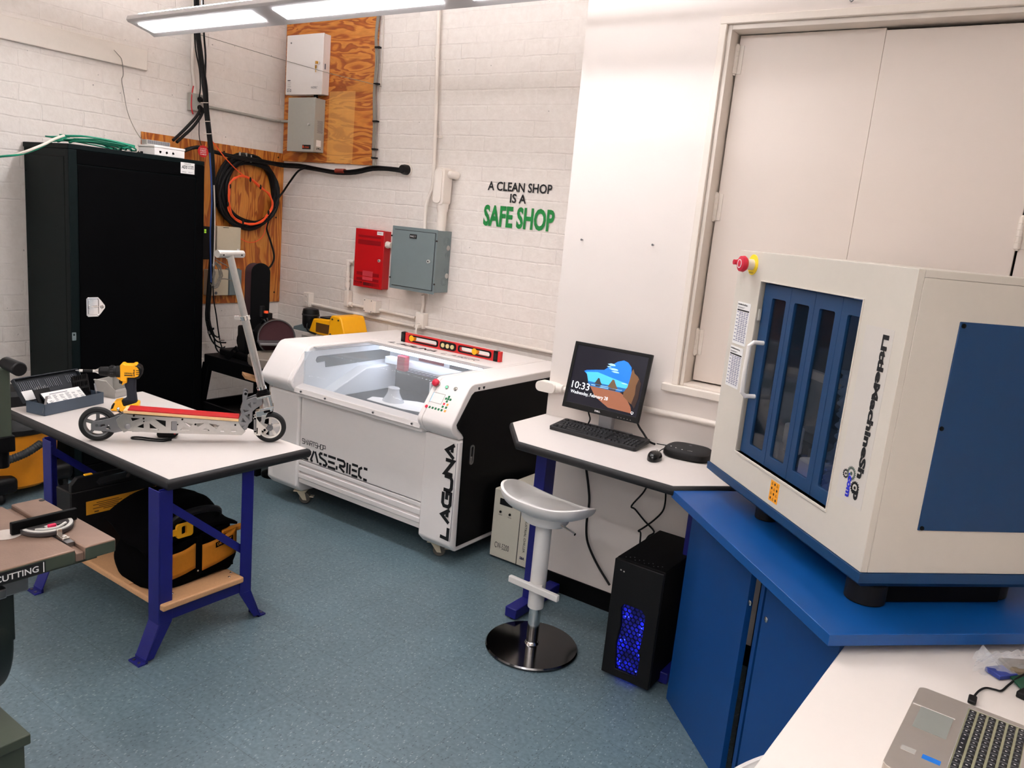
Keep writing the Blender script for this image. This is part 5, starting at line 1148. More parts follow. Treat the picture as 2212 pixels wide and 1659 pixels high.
def tleg(x, y, sx, sy):
    m = MB()
    w = 0.074; th = 0.005
    # angle section: one flange faces the long side, one the short side
    m.box((x-sx*w,y,0.15),(x,y-sy*th,TT-0.0465)); m.box((x,y-sy*(th+0.0002),0.1502),(x-sx*th,y-sy*w*0.8,TT-0.0465))
    # foot kicks outwards
    for a, b in (((x-sx*w,0.0),(x,0.0)),):
        m.add([(x-sx*w,y,0.15),(x,y,0.15),(x,y-sy*th,0.15),(x-sx*w,y-sy*th,0.15),(x-sx*w,y+sy*0.055,0.014),(x,y+sy*0.055,0.014),(x,y+sy*0.050,0.012),(x-sx*w,y+sy*0.050,0.012)],[(0,1,5,4),(2,3,7,6),(1,2,6,5),(3,0,4,7),(0,3,2,1),(4,5,6,7)])
    m.box((x-sx*w,y+sy*0.045,0.0),(x,y+sy*0.085,0.008)); m.box((x-sx*w,y+sy*0.045,0.0),(x,y+sy*0.056,0.02))
    m.add([(x-sx*0.0003,y-sy*(th+0.0003),0.15),(x-sx*th,y-sy*(th+0.0003),0.15),(x-sx*th,y-sy*w*0.8,0.15),(x-sx*0.0003,y-sy*w*0.8,0.15),(x-sx*0.0003,y+sy*0.048,0.012),(x-sx*th,y+sy*0.048,0.012),(x-sx*th,y+sy*0.02,0.012),(x-sx*0.0003,y+sy*0.02,0.012)],[(0,1,2,3),(4,7,6,5),(0,4,5,1),(1,5,6,2),(2,6,7,3),(3,7,4,0)])
    return m
for x, y, sx, sy in ((lx1,ly0,1,-1),(lx0,ly0,-1,-1),(lx1,ly1,1,1),(lx0,ly1,-1,1)):
    L = part('leg', tleg(x,y,sx,sy), BLUEP, T, bevel=0.0015)
    for dx in (0.018,0.055): part('foot_bolt', MB().cyl((x-sx*dx,y+sy*0.072,0.006),(x-sx*dx,y+sy*0.072,0.011),0.006,n=8), STEEL, L)
for x, s in ((lx1,1),(lx0,-1)):
    part('shelf_rail', MB().box((x-0.0115*s,ly0+0.0055,0.155),(x-0.0055*s,ly1-0.0055,0.212)).box((x-0.012*s,ly0+0.006,0.2065),(x-0.05*s,ly1-0.006,0.2125)), BLUEP, T)
    part('top_rail', MB().box((x-0.0115*s,ly0+0.0055,TT-0.052),(x-0.0055*s,ly1-0.0055,TT-0.041)), BLUEP, T)
part('cross_brace', MB().prism([(ly0+0.01,0.655),(ly0+0.035,0.675),(ly1-0.01,0.345),(ly1-0.03,0.32)],lx1-0.018,lx1-0.0125,'x'), BLUEP, T)
part('cross_brace', MB().prism([(ly0+0.01,0.655),(ly0+0.035,0.675),(ly1-0.01,0.345),(ly1-0.03,0.32)],lx0+0.0125,lx0+0.018,'x'), BLUEP, T)
sh = part('shelf_board', MB().box((lx0+0.0,ly0+0.0058,0.213),(lx1+0.022,ly1-0.055,0.240)), MDF, T, bevel=0.006, seg=3)
for x in (lx1-0.02,lx1-0.05):
    for y in (ly0+0.06,ly1-0.10): part('shelf_screw', MB().ball((x-0.0,y+(0.03 if x<lx1-0.03 else 0),0.2405),(0.006,0.006,0.0025),n=10,m=6), CHROME, sh)
SZ = 0.2405
solo('hardboard_sheet', MB().box((lx0-0.0,ly0+0.01,SZ),(-2.93,ly1-0.06,SZ+0.005)), MDF, 'thin brown hardboard sheet lying on the lower shelf of the work table', 'board', smooth=False)
SZ2 = SZ+0.0055

# black tool case standing on the shelf
cxf = -3.29
T = thing('tool_case', 'black plastic tool case with an amber label standing under the work table', 'case', (cxf-0.06,1.85,SZ2))
ys0, ys1, zs1 = 1.60, 2.02, 0.618
hx = [(1.715,0.582),(1.73,0.598),(1.85,0.602),(1.868,0.588),(1.853,0.570),(1.73,0.564)]
out = [(ys0,SZ2+0.02),(ys0+0.02,SZ2),(ys1-0.02,SZ2),(ys1,SZ2+0.02),(ys1,zs1-0.03),(ys1-0.03,zs1),(ys0+0.03,zs1),(ys0,zs1-0.03)]
part('shell', MB().plate([(ys0,SZ2+0.02),(ys0+0.02,SZ2),(ys1-0.02,SZ2),(ys1,SZ2+0.02),(ys1,0.555),(ys0,0.555)],[],-0.125,0.0,onside(0,0,cxf)), BLACKP, T, bevel=0.006)
part('carry_handle', MB().plate([(ys0+0.004,0.5555),(ys1-0.004,0.5555),(ys1-0.004,zs1-0.03),(ys1-0.03,zs1),(ys0+0.03,zs1),(ys0+0.004,zs1-0.03)],[hx],-0.024,0.0,onside(0,0,cxf)), BLACKP, T, bevel=0.004)
part('amber_label', MB().box((cxf,1.665,0.438),(cxf+0.0012,1.99,0.500)), mat('amber_label',(206,140,34),0.5,noise=0.05), T, label='amber printed label', smooth=False)
n = MB()
M = onside(1.69,0.438,cxf+0.0014)
for i, (u, v, w_) in enumerate(((0.02,0.047,0.10),(0.005,0.038,0.13),(0.03,0.030,0.09),(0.004,0.022,0.12),(0.05,0.014,0.06),(0.17,0.046,0.10),(0.16,0.037,0.12),(0.18,0.028,0.08))): n.box((u,v,0),(u+w_,v+0.0035,0.0006),M)
n.box((0.01,0.006,0),(0.03,0.012,0.0006),M)
part('label_print', n, mat('brown_ink',(96,58,18),0.6,noise=0), T, smooth=False)
part('case_name', MB().text('NIV', 0.05, 0.022, onside(1.915,0.405,cxf+0.001), bold=0.01), AMBER, T, smooth=False)
part('latch', MB().box((cxf-0.022,1.665,zs1-0.003),(cxf-0.004,1.70,zs1+0.005)), YEL, T, label='yellow latch', bevel=0.003)
# tool bag
T = thing('tool_bag', 'open black canvas tool bag with amber side pockets on the lower shelf', 'tool bag', (-2.92,1.93,SZ2))
bx0, bx1, by0, by1 = -3.12, -2.775, 1.665, 2.095
def bag(u, v):
    a = 2*PI*u; ca, sa = math.cos(a), math.sin(a)
    e = 0.42
    q = lambda t: math.copysign(abs(t)**e, t)
    w = 1.0+0.10*math.sin(PI*min(v*1.2,1)) - 0.06*v; zz = v
    x = (bx0+bx1)/2 + (bx1-bx0)/2*q(ca)*w*0.93; y = (by0+by1)/2 + (by1-by0)/2*q(sa)*w*0.95
    hgt = 0.19 + 0.02*math.sin(3*a)
    return (x, y, SZ2 + zz*hgt + 0.004*math.sin(9*a+7*v))
part('body', MB().grid(bag, 48, 10), BAGB, T, solid=0.006)
part('bottom', MB().box((bx0+0.03,by0+0.03,SZ2),(bx1-0.03,by1-0.03,SZ2+0.03)), BAGB, T)
part('filling', MB().box((bx0+0.03,by0+0.03,SZ2+0.03),(bx1-0.035,by1-0.03,SZ2+0.15)), BAGB, T, bevel=0.02)
def lidf(u, v):
    x = bx0+0.0+(bx1-bx0-0.02)*u; y = by0-0.02+(by1-by0+0.0)*v
    z = SZ2+0.19+0.125*math.sin(PI*(0.15+0.85*v)*0.8)*(1-0.25*u)+0.012*math.sin(9*u+5*v)
    return (x,y,z-0.06*u)
part('flap', MB().grid(lidf, 14, 18), BAGB, T, solid=0.01)
part('handle', MB().tube([(bx1-0.06,by0+0.12,SZ2+0.26),(bx1-0.03,by0+0.16,SZ2+0.30),(bx1-0.02,by0+0.24,SZ2+0.305),(bx1-0.03,by0+0.31,SZ2+0.285),(bx1-0.06,by0+0.34,SZ2+0.25)],0.016,n=10,smooth=5), BLACKP, T)
def pocket(y0, y1, z0, z1, sk):
    def f(u, v):
        y = y0+(y1-y0)*u; z = z0+(z1-z0)*v + sk*(u-0.5)
        return (bx1+0.008+0.016*math.sin(PI*u)*(0.4+0.6*v), y, z)
    return MB().grid(f, 10, 6)
part('pocket', pocket(by0+0.05,by0+0.185,SZ2+0.055,SZ2+0.165,0.02), AMBER, T, solid=0.006, label='amber pocket')
part('pocket', pocket(by0+0.215,by1-0.045,SZ2+0.06,SZ2+0.175,0.035), AMBER, T, solid=0.006, label='amber pocket')
part('pocket_name', MB().plate([(0,0),(0.085,0.012),(0.085,0.036),(0,0.024)],[],0,0.001,onside(by0+0.27,SZ2+0.135,bx1+0.0265)), BAGB, T)
part('pocket_lettering', MB().text('DEWALT', 0.072, 0.013, onside(by0+0.277,SZ2+0.143,bx1+0.0285) @ Matrix.Rotation(0.14,4,'Z'), bold=0.03), AMBER, T, smooth=False)
part('yellow_buckle', MB().plate(rrect(0,0,0.075,0.06,0.012),[rrect(0.022,0.012,0.045,0.05,0.006)],0,0.012,onside(by0+0.115,SZ2+0.205,bx1-0.028)).box((bx1-0.03,by0+0.10,SZ2+0.22),(bx1-0.018,by0+0.118,SZ2+0.245)), YEL, T, bevel=0.003, label='yellow plastic buckle')
part('trim_band', MB().box((bx1-0.04,by1-0.10,SZ2+0.165),(bx1-0.01,by1+0.01,SZ2+0.185)), AMBER, T, bevel=0.004)
part('stud', MB().ball((bx1+0.012,by0+0.195,SZ2+0.05),0.005,n=10,m=6), CHROME, T)
part('strap', MB().box((bx1+0.002,by0+0.185,SZ2+0.03),(bx1+0.012,by0+0.215,SZ2+0.20)), BAGB, T)

# ------------------------------------------------------------------ drill index
N_ = Vector((-3.812,1.744,0)); A_ = Vector((-3.902+3.812,2.073-1.744,0)); B_ = Vector((-3.92+3.812,1.708-1.744,0))
ln = A_.length; ang = math.atan2(A_.y,A_.x)
T = thing('drill_index', 'open blue grey metal drill index box with paper chart on the work table', 'tool box', (N_.x,N_.y,TT), 0)
MI = frame((N_.x,N_.y,TT+0.0005),(A_.x,A_.y,0),(-A_.y,A_.x,0))    # x along the long side, y towards the back, z up
IDX = mat('index_blue_grey', (74,86,100), 0.45, 0.3, noise=0.08)
dp, hh, th = 0.118, 0.058, 0.003
b = MB().box((0,0,0),(ln,dp,th),MI).box((0,0,0),(ln,th,hh),MI).box((0,0,0),(th,dp,hh),MI).box((ln-th,0,0),(ln,dp,hh),MI).box((0,dp-th,0),(ln,dp,hh*0.8),MI)
part('tray', b, IDX, T, bevel=0.001)
ML = MI @ Matrix.Translation((-0.012,dp+0.004,hh*0.75)) @ Matrix.Rotation(math.radians(-38),4,'X')
lid = MB().box((0,-0.002,0),(ln+0.02,0.002,0.125),ML).box((0,-0.022,0.12),(ln+0.02,0.002,0.125),ML).box((0,-0.022,0),(0.004,0.002,0.125),ML).box((ln+0.016,-0.022,0),(ln+0.02,0.002,0.125),ML)
part('lid', lid, mat('index_dark',(34,38,44),0.45,0.3,noise=0.1), T, bevel=0.001)
g = MB(); random.seed(5)
for i in range(30):
    u = 0.02+i*0.0105
    if i in (11,12,13,22,23,24): continue
    g.box((u,-0.006,0.055+0.01*random.random()),(u+0.0035,-0.003,0.105),ML)
part('lid_print', g, INKG, T, smooth=False)
part('lid_paper', MB().box((0.006,-0.0045,0.01),(0.075,-0.003,0.06),ML), PAPER, T, smooth=False)
def leaf(y, tilt, u0, u1, h, nm, m, lift=0.012):
    MM = MI @ Matrix.Translation((0,y,lift)) @ Matrix.Rotation(math.radians(tilt),4,'X')
    return part(nm, MB().box((u0,-0.004,0),(u1,0.004,h),MM), m, T, bevel=0.001), MM
IDK = mat('index_dark',(34,38,44),0.45)
_, M1 = leaf(0.025,-50,0.05,ln-0.07,0.085,'chart_leaf',IDK,0.03)
part('paper_chart', MB().box((0.052,-0.0055,0.012),(ln-0.075,-0.0042,0.083),M1), PAPER, T, label='paper size chart', smooth=False)
g = MB()
for c_ in range(6):
    for r_ in range(9):
        if random.random() < 0.8: g.box((0.065+c_*0.035,-0.0062,0.02+r_*0.005),(0.065+c_*0.035+0.012+0.012*random.random(),-0.0056,0.0216+r_*0.005),M1)
g.box((0.09,-0.0062,0.068),(0.19,-0.0056,0.071),M1)
part('chart_print', g, INKG, T, smooth=False)
_, M2 = leaf(0.065,-30,0.03,0.115,0.085,'drill_leaf',BLACKP,0.03)
g = MB()
for i in range(7): g.cyl((0.04+i*0.011,-0.004,0.085),(0.04+i*0.011,-0.004,0.092+0.004*(i%3)),0.0028,n=8,M=M2)
part('drill_bits', g, STEEL, T)
_, M3 = leaf(0.08,-12,ln-0.10,ln-0.004,0.12,'drill_leaf',BLACKP,0.02)
g = MB()
for r_ in range(3):
    for i in range(8): g.cyl((ln-0.094+i*0.011,-0.004,0.03+0.035*r_),(ln-0.094+i*0.011,-0.009,0.055+0.035*r_),0.0028,n=8,M=M3)
part('drill_bits', g, BLACKP, T)
for u in (0.0,ln-0.012):
    part('hinge_arm', MB().box((u,-0.001,0.0),(u+0.012,0.003,0.088),MI @ Matrix.Translation((0.0,0.012 if u == 0 else 0.03,0.012)) @ Matrix.Rotation(math.radians(14 if u==0 else -14),4,'X')), ALUD, T, bevel=0.001, label='pale steel arm')
# grey parts bin
Mb = frame((-3.965,2.165,TT+0.0005),(-0.36,0.93,0),(-0.93,-0.36,0))
T = thing('parts_bin', 'small grey plastic parts bin behind the yellow drill', 'bin', (-3.99,2.2,TT))
b = MB().box((0,0,0),(0.135,0.125,0.003),Mb)
sd = [(0,0),(0.125,0),(0.125,0.085),(0.05,0.085),(0.0,0.045)]
for x in (0,0.132): b.add([(x,p[0],p[1]) for p in sd]+[(x+0.003,p[0],p[1]) for p in sd],[(0,1,2,3,4),(9,8,7,6,5)]+[(i,(i+1)%5,5+(i+1)%5,5+i) for i in range(5)],Mb)
b.box((0,0.122,0),(0.135,0.125,0.085),Mb).box((0,0,0),(0.135,0.003,0.04),Mb).box((-0.003,0.05,0.082),(0.006,0.128,0.088),Mb).box((0.129,0.05,0.082),(0.138,0.128,0.088),Mb).box((0.0,-0.004,0.03),(0.135,0.0,0.045),Mb)
part('shell', b, LIGHTG, T, bevel=0.001)
g = MB(); random.seed(8)
for i in range(26): 
    p = (0.02+0.095*random.random(),0.02+0.08*random.random(),0.006+0.02*random.random()); g.cyl(p,(p[0]+random.uniform(-.01,.01),p[1]+random.uniform(-.01,.01),p[2]+0.008),0.004,n=6,M=Mb)
o_ = part('small_hardware', g, STEEL, T); o_['kind'] = 'stuff'

# ------------------------------------------------------------------ cordless drill standing on its battery
T = thing('cordless_drill', 'yellow and black cordless drill standing on its battery beside the drill index', 'drill', (-3.735,2.075,TT))
MD = frame((-3.735,2.075,TT+0.0203),(0.623,0.782,0),(0,0,1))
def slabp(name, pts, w, m, bev=0.006, **k): return part(name, MB().plate([p[:2] for p in pts],[],-w,w,MD), m, T, bevel=bev, seg=3, **k)
hz = (-0.014,0.179)[1]
slabp('motor_housing', [(-0.002,0.135),(-0.003,0.213),(0.003,0.221),(0.013,0.222),(0.020,0.216),(0.053,0.217),(0.059,0.223),(0.070,0.223),(0.076,0.213),(0.083,0.192),(0.085,0.173),(0.078,0.159),(0.061,0.154),(0.028,0.153),(0.028,0.134)], 0.030, YEL, 0.011)
slabp('rear_cap', [(0.053,0.214),(0.078,0.218),(0.093,0.207),(0.097,0.188),(0.093,0.164),(0.083,0.150),(0.066,0.144),(0.061,0.154),(0.080,0.161),(0.085,0.178),(0.080,0.199),(0.072,0.207)], 0.0315, BLACKP, 0.006)
g = MB()
q0, q1, q2, q3 = (0.070,0.192), (0.089,0.189), (0.058,0.194), (0.064,0.189)
for k in range(3): g.box((q0[0],q0[1]-0.0096*k,0.0295), (q1[0],q1[1]-0.0096*k,0.0315), MD)
for k in range(4): g.box((q2[0],q2[1]-0.009*k,0.0295), (q3[0],q3[1]-0.009*k,0.0315), MD)
part('cooling_slots', g, INK, T, smooth=False)
part('maker_name', MB().text('DEWALT', 0.042, 0.008, MD @ Matrix.Translation((0.018,0.171)+(0.0304,)), bold=0.03).box((0.017,0.162)+(0.0298,),(0.055,0.167)+(0.0306,),MD), INK, T, smooth=False)
slabp('trigger_guard', [(-0.023,0.149),(-0.002,0.154),(0.028,0.150),(0.028,0.124),(0.013,0.119),(0.006,0.109),(0.002,0.112),(0.007,0.128),(-0.006,0.137)], 0.017, YEL, 0.004)
part('direction_button', MB().ball((0.013,0.145)+(0.017,), (0.006,0.004,0.004), n=12, m=8, M=MD), BLACKP, T)
slabp('trigger', [(-0.012,0.135),(0.004,0.131),(0.004,0.114),(-0.010,0.118)], 0.010, BLACKP, 0.003)
slabp('grip', [(0.028,0.153),(0.063,0.151),(0.066,0.130),(0.065,0.087),(0.070,0.042),(0.072,0.023),(0.004,0.019),(0.004,0.035),(0.025,0.048),(0.023,0.086),(0.013,0.114),(0.028,0.129)], 0.019, mat('grip_navy',(20,24,36),0.7,noise=0.1,bump=0.2), 0.008)
slabp('battery_shelf', [(0.002,0.038),(0.070,0.032),(0.072,0.018),(0.010,0.004)], 0.028, BLACKP, 0.006)
slabp('battery_pack', [(-0.047,-0.016),(-0.040,0.013),(-0.028,0.030),(0.002,0.038),(0.012,0.005),(0.076,0.028),(0.082,0.020),(0.078,-0.016),(-0.003,-0.020)], 0.034, YEL, 0.008)
slabp('battery_front', [(-0.046,-0.011),(-0.041,0.008),(-0.032,0.024),(-0.024,0.023),(-0.034,-0.004)], 0.0355, BLACKP, 0.002)
ax = [(-0.002,0.175)[0], (-0.022,0.175)[0], (-0.056,0.173)[0], (-0.101,0.172)[0], (-0.118,0.171)[0]]; az = (-0.047,0.176)[1]
part('gear_collar', MB().lathe([(0.030,ax[0]),(0.031,ax[0]-0.008),(0.030,ax[1]),(0.027,ax[1]-0.002),(0.029,ax[1]-0.01),(0.029,ax[2]+0.01),(0.026,ax[2]),(0,ax[2])][::-1],(0,az,0),'x',n=28,M=MD), BLACKP, T)
g = MB()
for k in range(14):
    a = 2*PI*k/14; g.box((ax[2]+0.008,az+0.027*math.cos(a)-0.002,0.027*math.sin(a)-0.002),(ax[1]-0.012,az+0.027*math.cos(a)+0.005,0.027*math.sin(a)+0.004),MD)
part('collar_ribs', g, EDGE, T, bevel=0.001)
part('chuck', MB().lathe([(0,ax[3]-0.003),(0.017,ax[3]),(0.022,ax[3]+0.006),(0.024,ax[2]-0.006),(0.022,ax[2]),(0,ax[2])],(0,az,0),'x',n=28,M=MD), BLACKP, T)
part('chuck_jaws', MB().lathe([(0,ax[4]-0.004),(0.006,ax[4]-0.002),(0.010,ax[4]+0.006),(0.016,ax[3]),(0,ax[3])],(0,az,0),'x',n=12,M=MD), CHROME, T)
p0 = (-0.124,0.173)[0]; p1 = (-0.150,0.172)[0]; p2 = (-0.179,0.172)[0]; p3 = (-0.205,0.171)[0]
part('bit_holder', MB().cyl((p0,az,0),(p1-0.02,az,0),0.007,n=14,M=MD), BLACKP, T)
part('bit_holder_ring', MB().cyl((p0-0.004,az,0),(p0+0.012,az,0),0.0078,n=14,M=MD).cyl((p1-0.022,az,0),(p1-0.038,az,0),0.0075,n=14,M=MD), CHROME, T)
part('driver_bit', MB().cyl((p1-0.038,az,0),(p3,az,0),0.0042,0.002,n=6,M=MD), STEEL, T)

# black tape measure with wrist strap
T = thing('tape_measure', 'black tape measure with a wrist strap on the table under the scooter deck', 'tape measure', (-3.17,1.98,TT))
MT = frame((-3.225,1.955,TT+0.0005),(0.623,0.782,0),(0,0,1))
part('case', MB().plate([(0,0.012),(0.006,0),(0.075,0),(0.092,0.018),(0.09,0.038),(0.08,0.043),(0.012,0.043),(0.002,0.036)],[],-0.028,0.02,MT), BLACKP, T, bevel=0.006, seg=3)
part('brake_button', MB().box((0.072,0.018,0.0195),(0.080,0.028,0.022),MT), REDP, T, bevel=0.001, label='red button')
part('belt_clip', MB().box((0.012,0.043,-0.02),(0.03,0.046,0.012),MT), STEEL, T)
s0 = (-3.171,1.995,0.765); s1 = (-3.262,1.860,0.765)
part('wrist_strap', MB().tube([(-3.161,1.989,0.764),(-3.167,1.943,0.764),(-3.208,1.913,0.764),(-3.256,1.886,0.764),(-3.269,1.862,0.764),(-3.249,1.852,0.764),(-3.218,1.875,0.764),(-3.171,1.902,0.764),(-3.140,1.931,0.764),(-3.138,1.970,0.764)],0.0035,n=6,smooth=4), CABLE, T)
# ------------------------------------------------------------------ folding scooter on the table
T = thing('kick_scooter', 'bare aluminium kick scooter with a red and wood deck standing on the work table', 'scooter', (-3.09,2.01,TT))
MS = frame((-3.314,1.734,TT+0.0005),(0.623,0.782,0),(0,0,1))      # x along the deck, y up, z to the camera side
def sp(name, pts, z0, z1, m, holes=(), bev=0.001, parent=None, **k):
    return part(name, MB().plate([p[:2] for p in pts],[[q[:2] for q in h] for h in holes],z0,z1,MS), m, parent or T, bevel=bev, **k)
def wheel(c, R, rim_m, nsp, nm):
    w = part(nm, MB().lathe([(R-0.022,-0.013),(R-0.014,-0.017),(R-0.004,-0.013),(R,-0.005),(R,0.005),(R-0.004,0.013),(R-0.014,0.017),(R-0.022,0.013)],(c[0],c[1],0),'z',n=48,M=MS,ring=True), RUBBER, T)
    g = MB().lathe([(R-0.028,-0.011),(R-0.021,-0.014),(R-0.021,0.014),(R-0.028,0.011)],(c[0],c[1],0),'z',n=40,M=MS,ring=True)
    for k in range(nsp):
        a = 2*PI*k/nsp+0.3
        q = [Vector((c[0],c[1]))+Vector((math.cos(a+o),math.sin(a+o)))*r for r, o in ((0.012,-0.5),(R-0.026,-0.13),(R-0.026,0.13),(0.012,0.5))]
        g.prism([(p.x,p.y) for p in q],-0.008,0.008,'z',MS)
    part('rim', g, rim_m, w, bevel=0.001)
    part('hub', MB().cyl((c[0],c[1],-0.022),(c[0],c[1],0.022),0.014,n=20,M=MS).cyl((c[0],c[1],-0.028),(c[0],c[1],0.028),0.006,n=12,M=MS), STEEL, w)
    return w
RIMG = mat('rim_grey', (104,104,104), 0.45, 0.4, noise=0.06)
RIMW = mat('rim_cream', (214,208,200), 0.4, noise=0.04)
wheel((0.0,0.076), 0.0755, RIMG, 5, 'rear_wheel'); wheel((0.716,0.0725), 0.072, RIMW, 5, 'front_wheel')
# swing arm
arm = [(-0.023,0.056),(-0.023,0.081),(-0.010,0.092),(0.048,0.107),(0.093,0.125),(0.118,0.119),(0.122,0.077),(0.114,0.054),(0.070,0.043),(0.044,0.049),(-0.010,0.052)]
hol = [[(0.014,0.078),(0.030,0.082),(0.034,0.074),(0.015,0.069)],[(0.035,0.061),(0.046,0.080),(0.055,0.057)]]
for z in (0.021,-0.025): sp('swing_arm', arm, z, z+0.004, ALUD, hol)
# chassis side plates with triangular cut-outs (local s, h)
plate = [(0.078,0.106),(0.107,0.134),(0.135,0.128),(0.578,0.104),(0.592,0.080),(0.611,0.059),(0.595,0.041),(0.257,0.047),(0.122,0.054),(0.107,0.047),(0.085,0.077)]
def tri(*p): return list(p)
hl = [tri((0.133,0.115),(0.174,0.112),(0.142,0.099)), tri((0.161,0.074),(0.187,0.089),(0.187,0.068)), tri((0.210,0.091),(0.249,0.060),(0.212,0.064)), tri((0.232,0.109),(0.276,0.103),(0.276,0.075)),
      rrect(*((0.299,0.059)+(0.322,0.102)),0.004), tri((0.350,0.100),(0.387,0.088),(0.374,0.075)), tri((0.335,0.061),(0.349,0.079),(0.376,0.060)), tri((0.401,0.092),(0.432,0.095),(0.407,0.075)), tri((0.424,0.060),(0.444,0.076),(0.458,0.059)),
      tri((0.455,0.093),(0.499,0.087),(0.485,0.068)), tri((0.501,0.055),(0.511,0.072),(0.521,0.055)), tri((0.547,0.064),(0.558,0.071),(0.574,0.065),(0.569,0.056),(0.551,0.056))]
for z in (0.030,-0.034): sp('side_plate', plate, z, z+0.004, ALU, hl)
g = MB()
for q in ((292,894),(313,900),(313.5,905),(396,902),(423,912),(386,909),(385,915),(495,912),(509,914),(382,921)): 
    p = (0.352,0.115)
for p, r in (((0.148,0.124),0.004),((0.187,0.112),0.0042),((0.188,0.099),0.003),((0.344,0.111),0.0042),((0.398,0.089),0.0042),((0.566,0.089),0.0042),((0.325,0.087),0.003)):
    g.cyl((p[0],p[1],0.033),(p[0],p[1],0.0365),r,n=12,M=MS)
part('bolts', g, BLACKM, T)
pv = (0.124,0.075)
part('pivot', MB().lathe([(0,0.02),(0.0125,0.034),(0.0125,0.037),(0.007,0.039),(0,0.039)],(pv[0],pv[1],0),'z',n=24,M=MS), ALUD, T)
part('cross_members', MB().box((0.14,0.05,-0.03),(0.17,0.06,0.03),MS).box((0.30,0.047,-0.03),(0.335,0.11,0.03),MS).box((0.45,0.046,-0.03),(0.47,0.06,0.03),MS).box((0.58,0.05,-0.03),(0.595,0.10,0.03),MS), ALUD, T)
a = (0.107,0.136); b = (0.580,0.106)
dk = [a, b, (b[0],b[1]+0.013), (a[0],a[1]+0.013)]
WOOD = mat('deck_maple', (226,188,136), 0.5, noise=0.08, scale=30)
sp('deck', dk, -0.042, 0.042, WOOD, bev=0.002)
sp('dark_filler', [(0.125,0.066),(0.30,0.060),(0.30,0.112),(0.14,0.126)], -0.02, 0.02, BLACKP, bev=0.003)  # black block added so the side cut-outs look shaded inside
c = (0.124,0.144)
sp('grip_tape', [(c[0],a[1]+0.0125),(b[0],b[1]+0.0128),(b[0],b[1]+0.018),(c[0],a[1]+0.018)], -0.036, 0.040, REDP, bev=0.001, label='red grip strip')
part('tail_bracket', MB().tube([(0.093,0.125)+(0.0,),(0.082,0.144)+(0.02,),(0.087,0.154)+(0.02,)],0.004,n=8,M=MS).ball((0.084,0.150)+(0.02,),0.007,n=10,m=6,M=MS), CHROME, T)
# head plates (front)
hp = [(0.607,0.245),(0.616,0.237),(0.615,0.218),(0.610,0.203),(0.647,0.219),(0.677,0.211),(0.680,0.185),(0.652,0.165),(0.637,0.149),(0.638,0.107),(0.624,0.092),(0.616,0.067),(0.605,0.060),(0.592,0.069),(0.579,0.095),(0.577,0.111),(0.590,0.141),(0.585,0.161),(0.594,0.189),(0.593,0.232),(0.598,0.243)]
hh_ = [tri((0.596,0.161),(0.624,0.155),(0.605,0.144)), tri((0.618,0.183),(0.628,0.194),(0.632,0.168)), tri((0.607,0.131),(0.627,0.140),(0.626,0.111)), tri((0.588,0.100),(0.597,0.119),(0.612,0.100)), tri((0.640,0.194),(0.654,0.193),(0.642,0.184)), tri((0.590,0.083),(0.605,0.085),(0.596,0.072))]
for z in (0.022,-0.028): sp('head_plate', hp, z, z+0.006, ALUD, hh_)
lo = (0.607,0.233)
part('latch_knob', MB().cyl((lo[0],lo[1],-0.03),(lo[0],lo[1],0.032),0.006,n=14,M=MS), BLACKM, T)
# stem axis in the scooter plane
s0 = (0.679,0.239); s1 = (0.527,0.844)
ax_ = Vector((s1[0]-s0[0], s1[1]-s0[1], 0)).normalized()
def along(px_): return px_
h0 = Vector((s0[0],s0[1],0)); top = Vector((s1[0],s1[1],0))
part('head_tube', MB().cyl(h0-ax_*0.085,h0-ax_*0.012,0.021,n=24,M=MS), ALU, T)
part('headset', MB().cyl(h0-ax_*0.014,h0-ax_*0.004,0.030,n=24,M=MS).cyl(h0-ax_*0.004,h0+ax_*0.012,0.0245,0.021,n=24,M=MS), BLACKM, T)
part('lower_headset', MB().cyl(h0-ax_*0.095,h0-ax_*0.085,0.028,n=24,M=MS), BLACKM, T)
part('head_clamp', MB().box((-0.030,-0.004,-0.032),(0.034,0.004,0.032),MS @ Matrix.Translation(h0-ax_*0.020) @ Matrix.Rotation(math.atan2(ax_.y,ax_.x)-PI/2,4,'Z')).box((-0.030,-0.004,-0.032),(0.034,0.004,0.032),MS @ Matrix.Translation(h0-ax_*0.075) @ Matrix.Rotation(math.atan2(ax_.y,ax_.x)-PI/2,4,'Z')).box((0.020,-0.055,-0.028),(0.03,0.004,-0.018),MS @ Matrix.Translation(h0-ax_*0.020) @ Matrix.Rotation(math.atan2(ax_.y,ax_.x)-PI/2,4,'Z')).box((0.020,-0.055,0.018),(0.03,0.004,0.028),MS @ Matrix.Translation(h0-ax_*0.020) @ Matrix.Rotation(math.atan2(ax_.y,ax_.x)-PI/2,4,'Z')), CHROME, T, bevel=0.001)
part('stem_collar', MB().cyl(h0+ax_*0.012,h0+ax_*0.026,0.021,n=24,M=MS), CHROME, T)
mid = Vector((0.583,0.570)+(0,))
part('stem', MB().cyl(h0,h0+ax_*((mid-h0).dot(ax_)),0.0172,n=24,M=MS), ALU, T)
part('upper_stem', MB().cyl(h0+ax_*((mid-h0).dot(ax_)),top,0.0150,n=24,M=MS), ALU, T)
cl = h0+ax_*((mid-h0).dot(ax_))
part('stem_clamp', MB().cyl(cl-ax_*0.010,cl+ax_*0.010,0.022,n=24,M=MS).box((-0.045,-0.009,0.0),(-0.015,0.009,0.012),MS @ Matrix.Translation(cl)), CHROME, T, bevel=0.001)
tl = Vector((-0.052,0.0,0.055)); tb = top+Vector((0.0,0.006,0))
tq = [tb+tl*1.0, tb-tl*0.95]
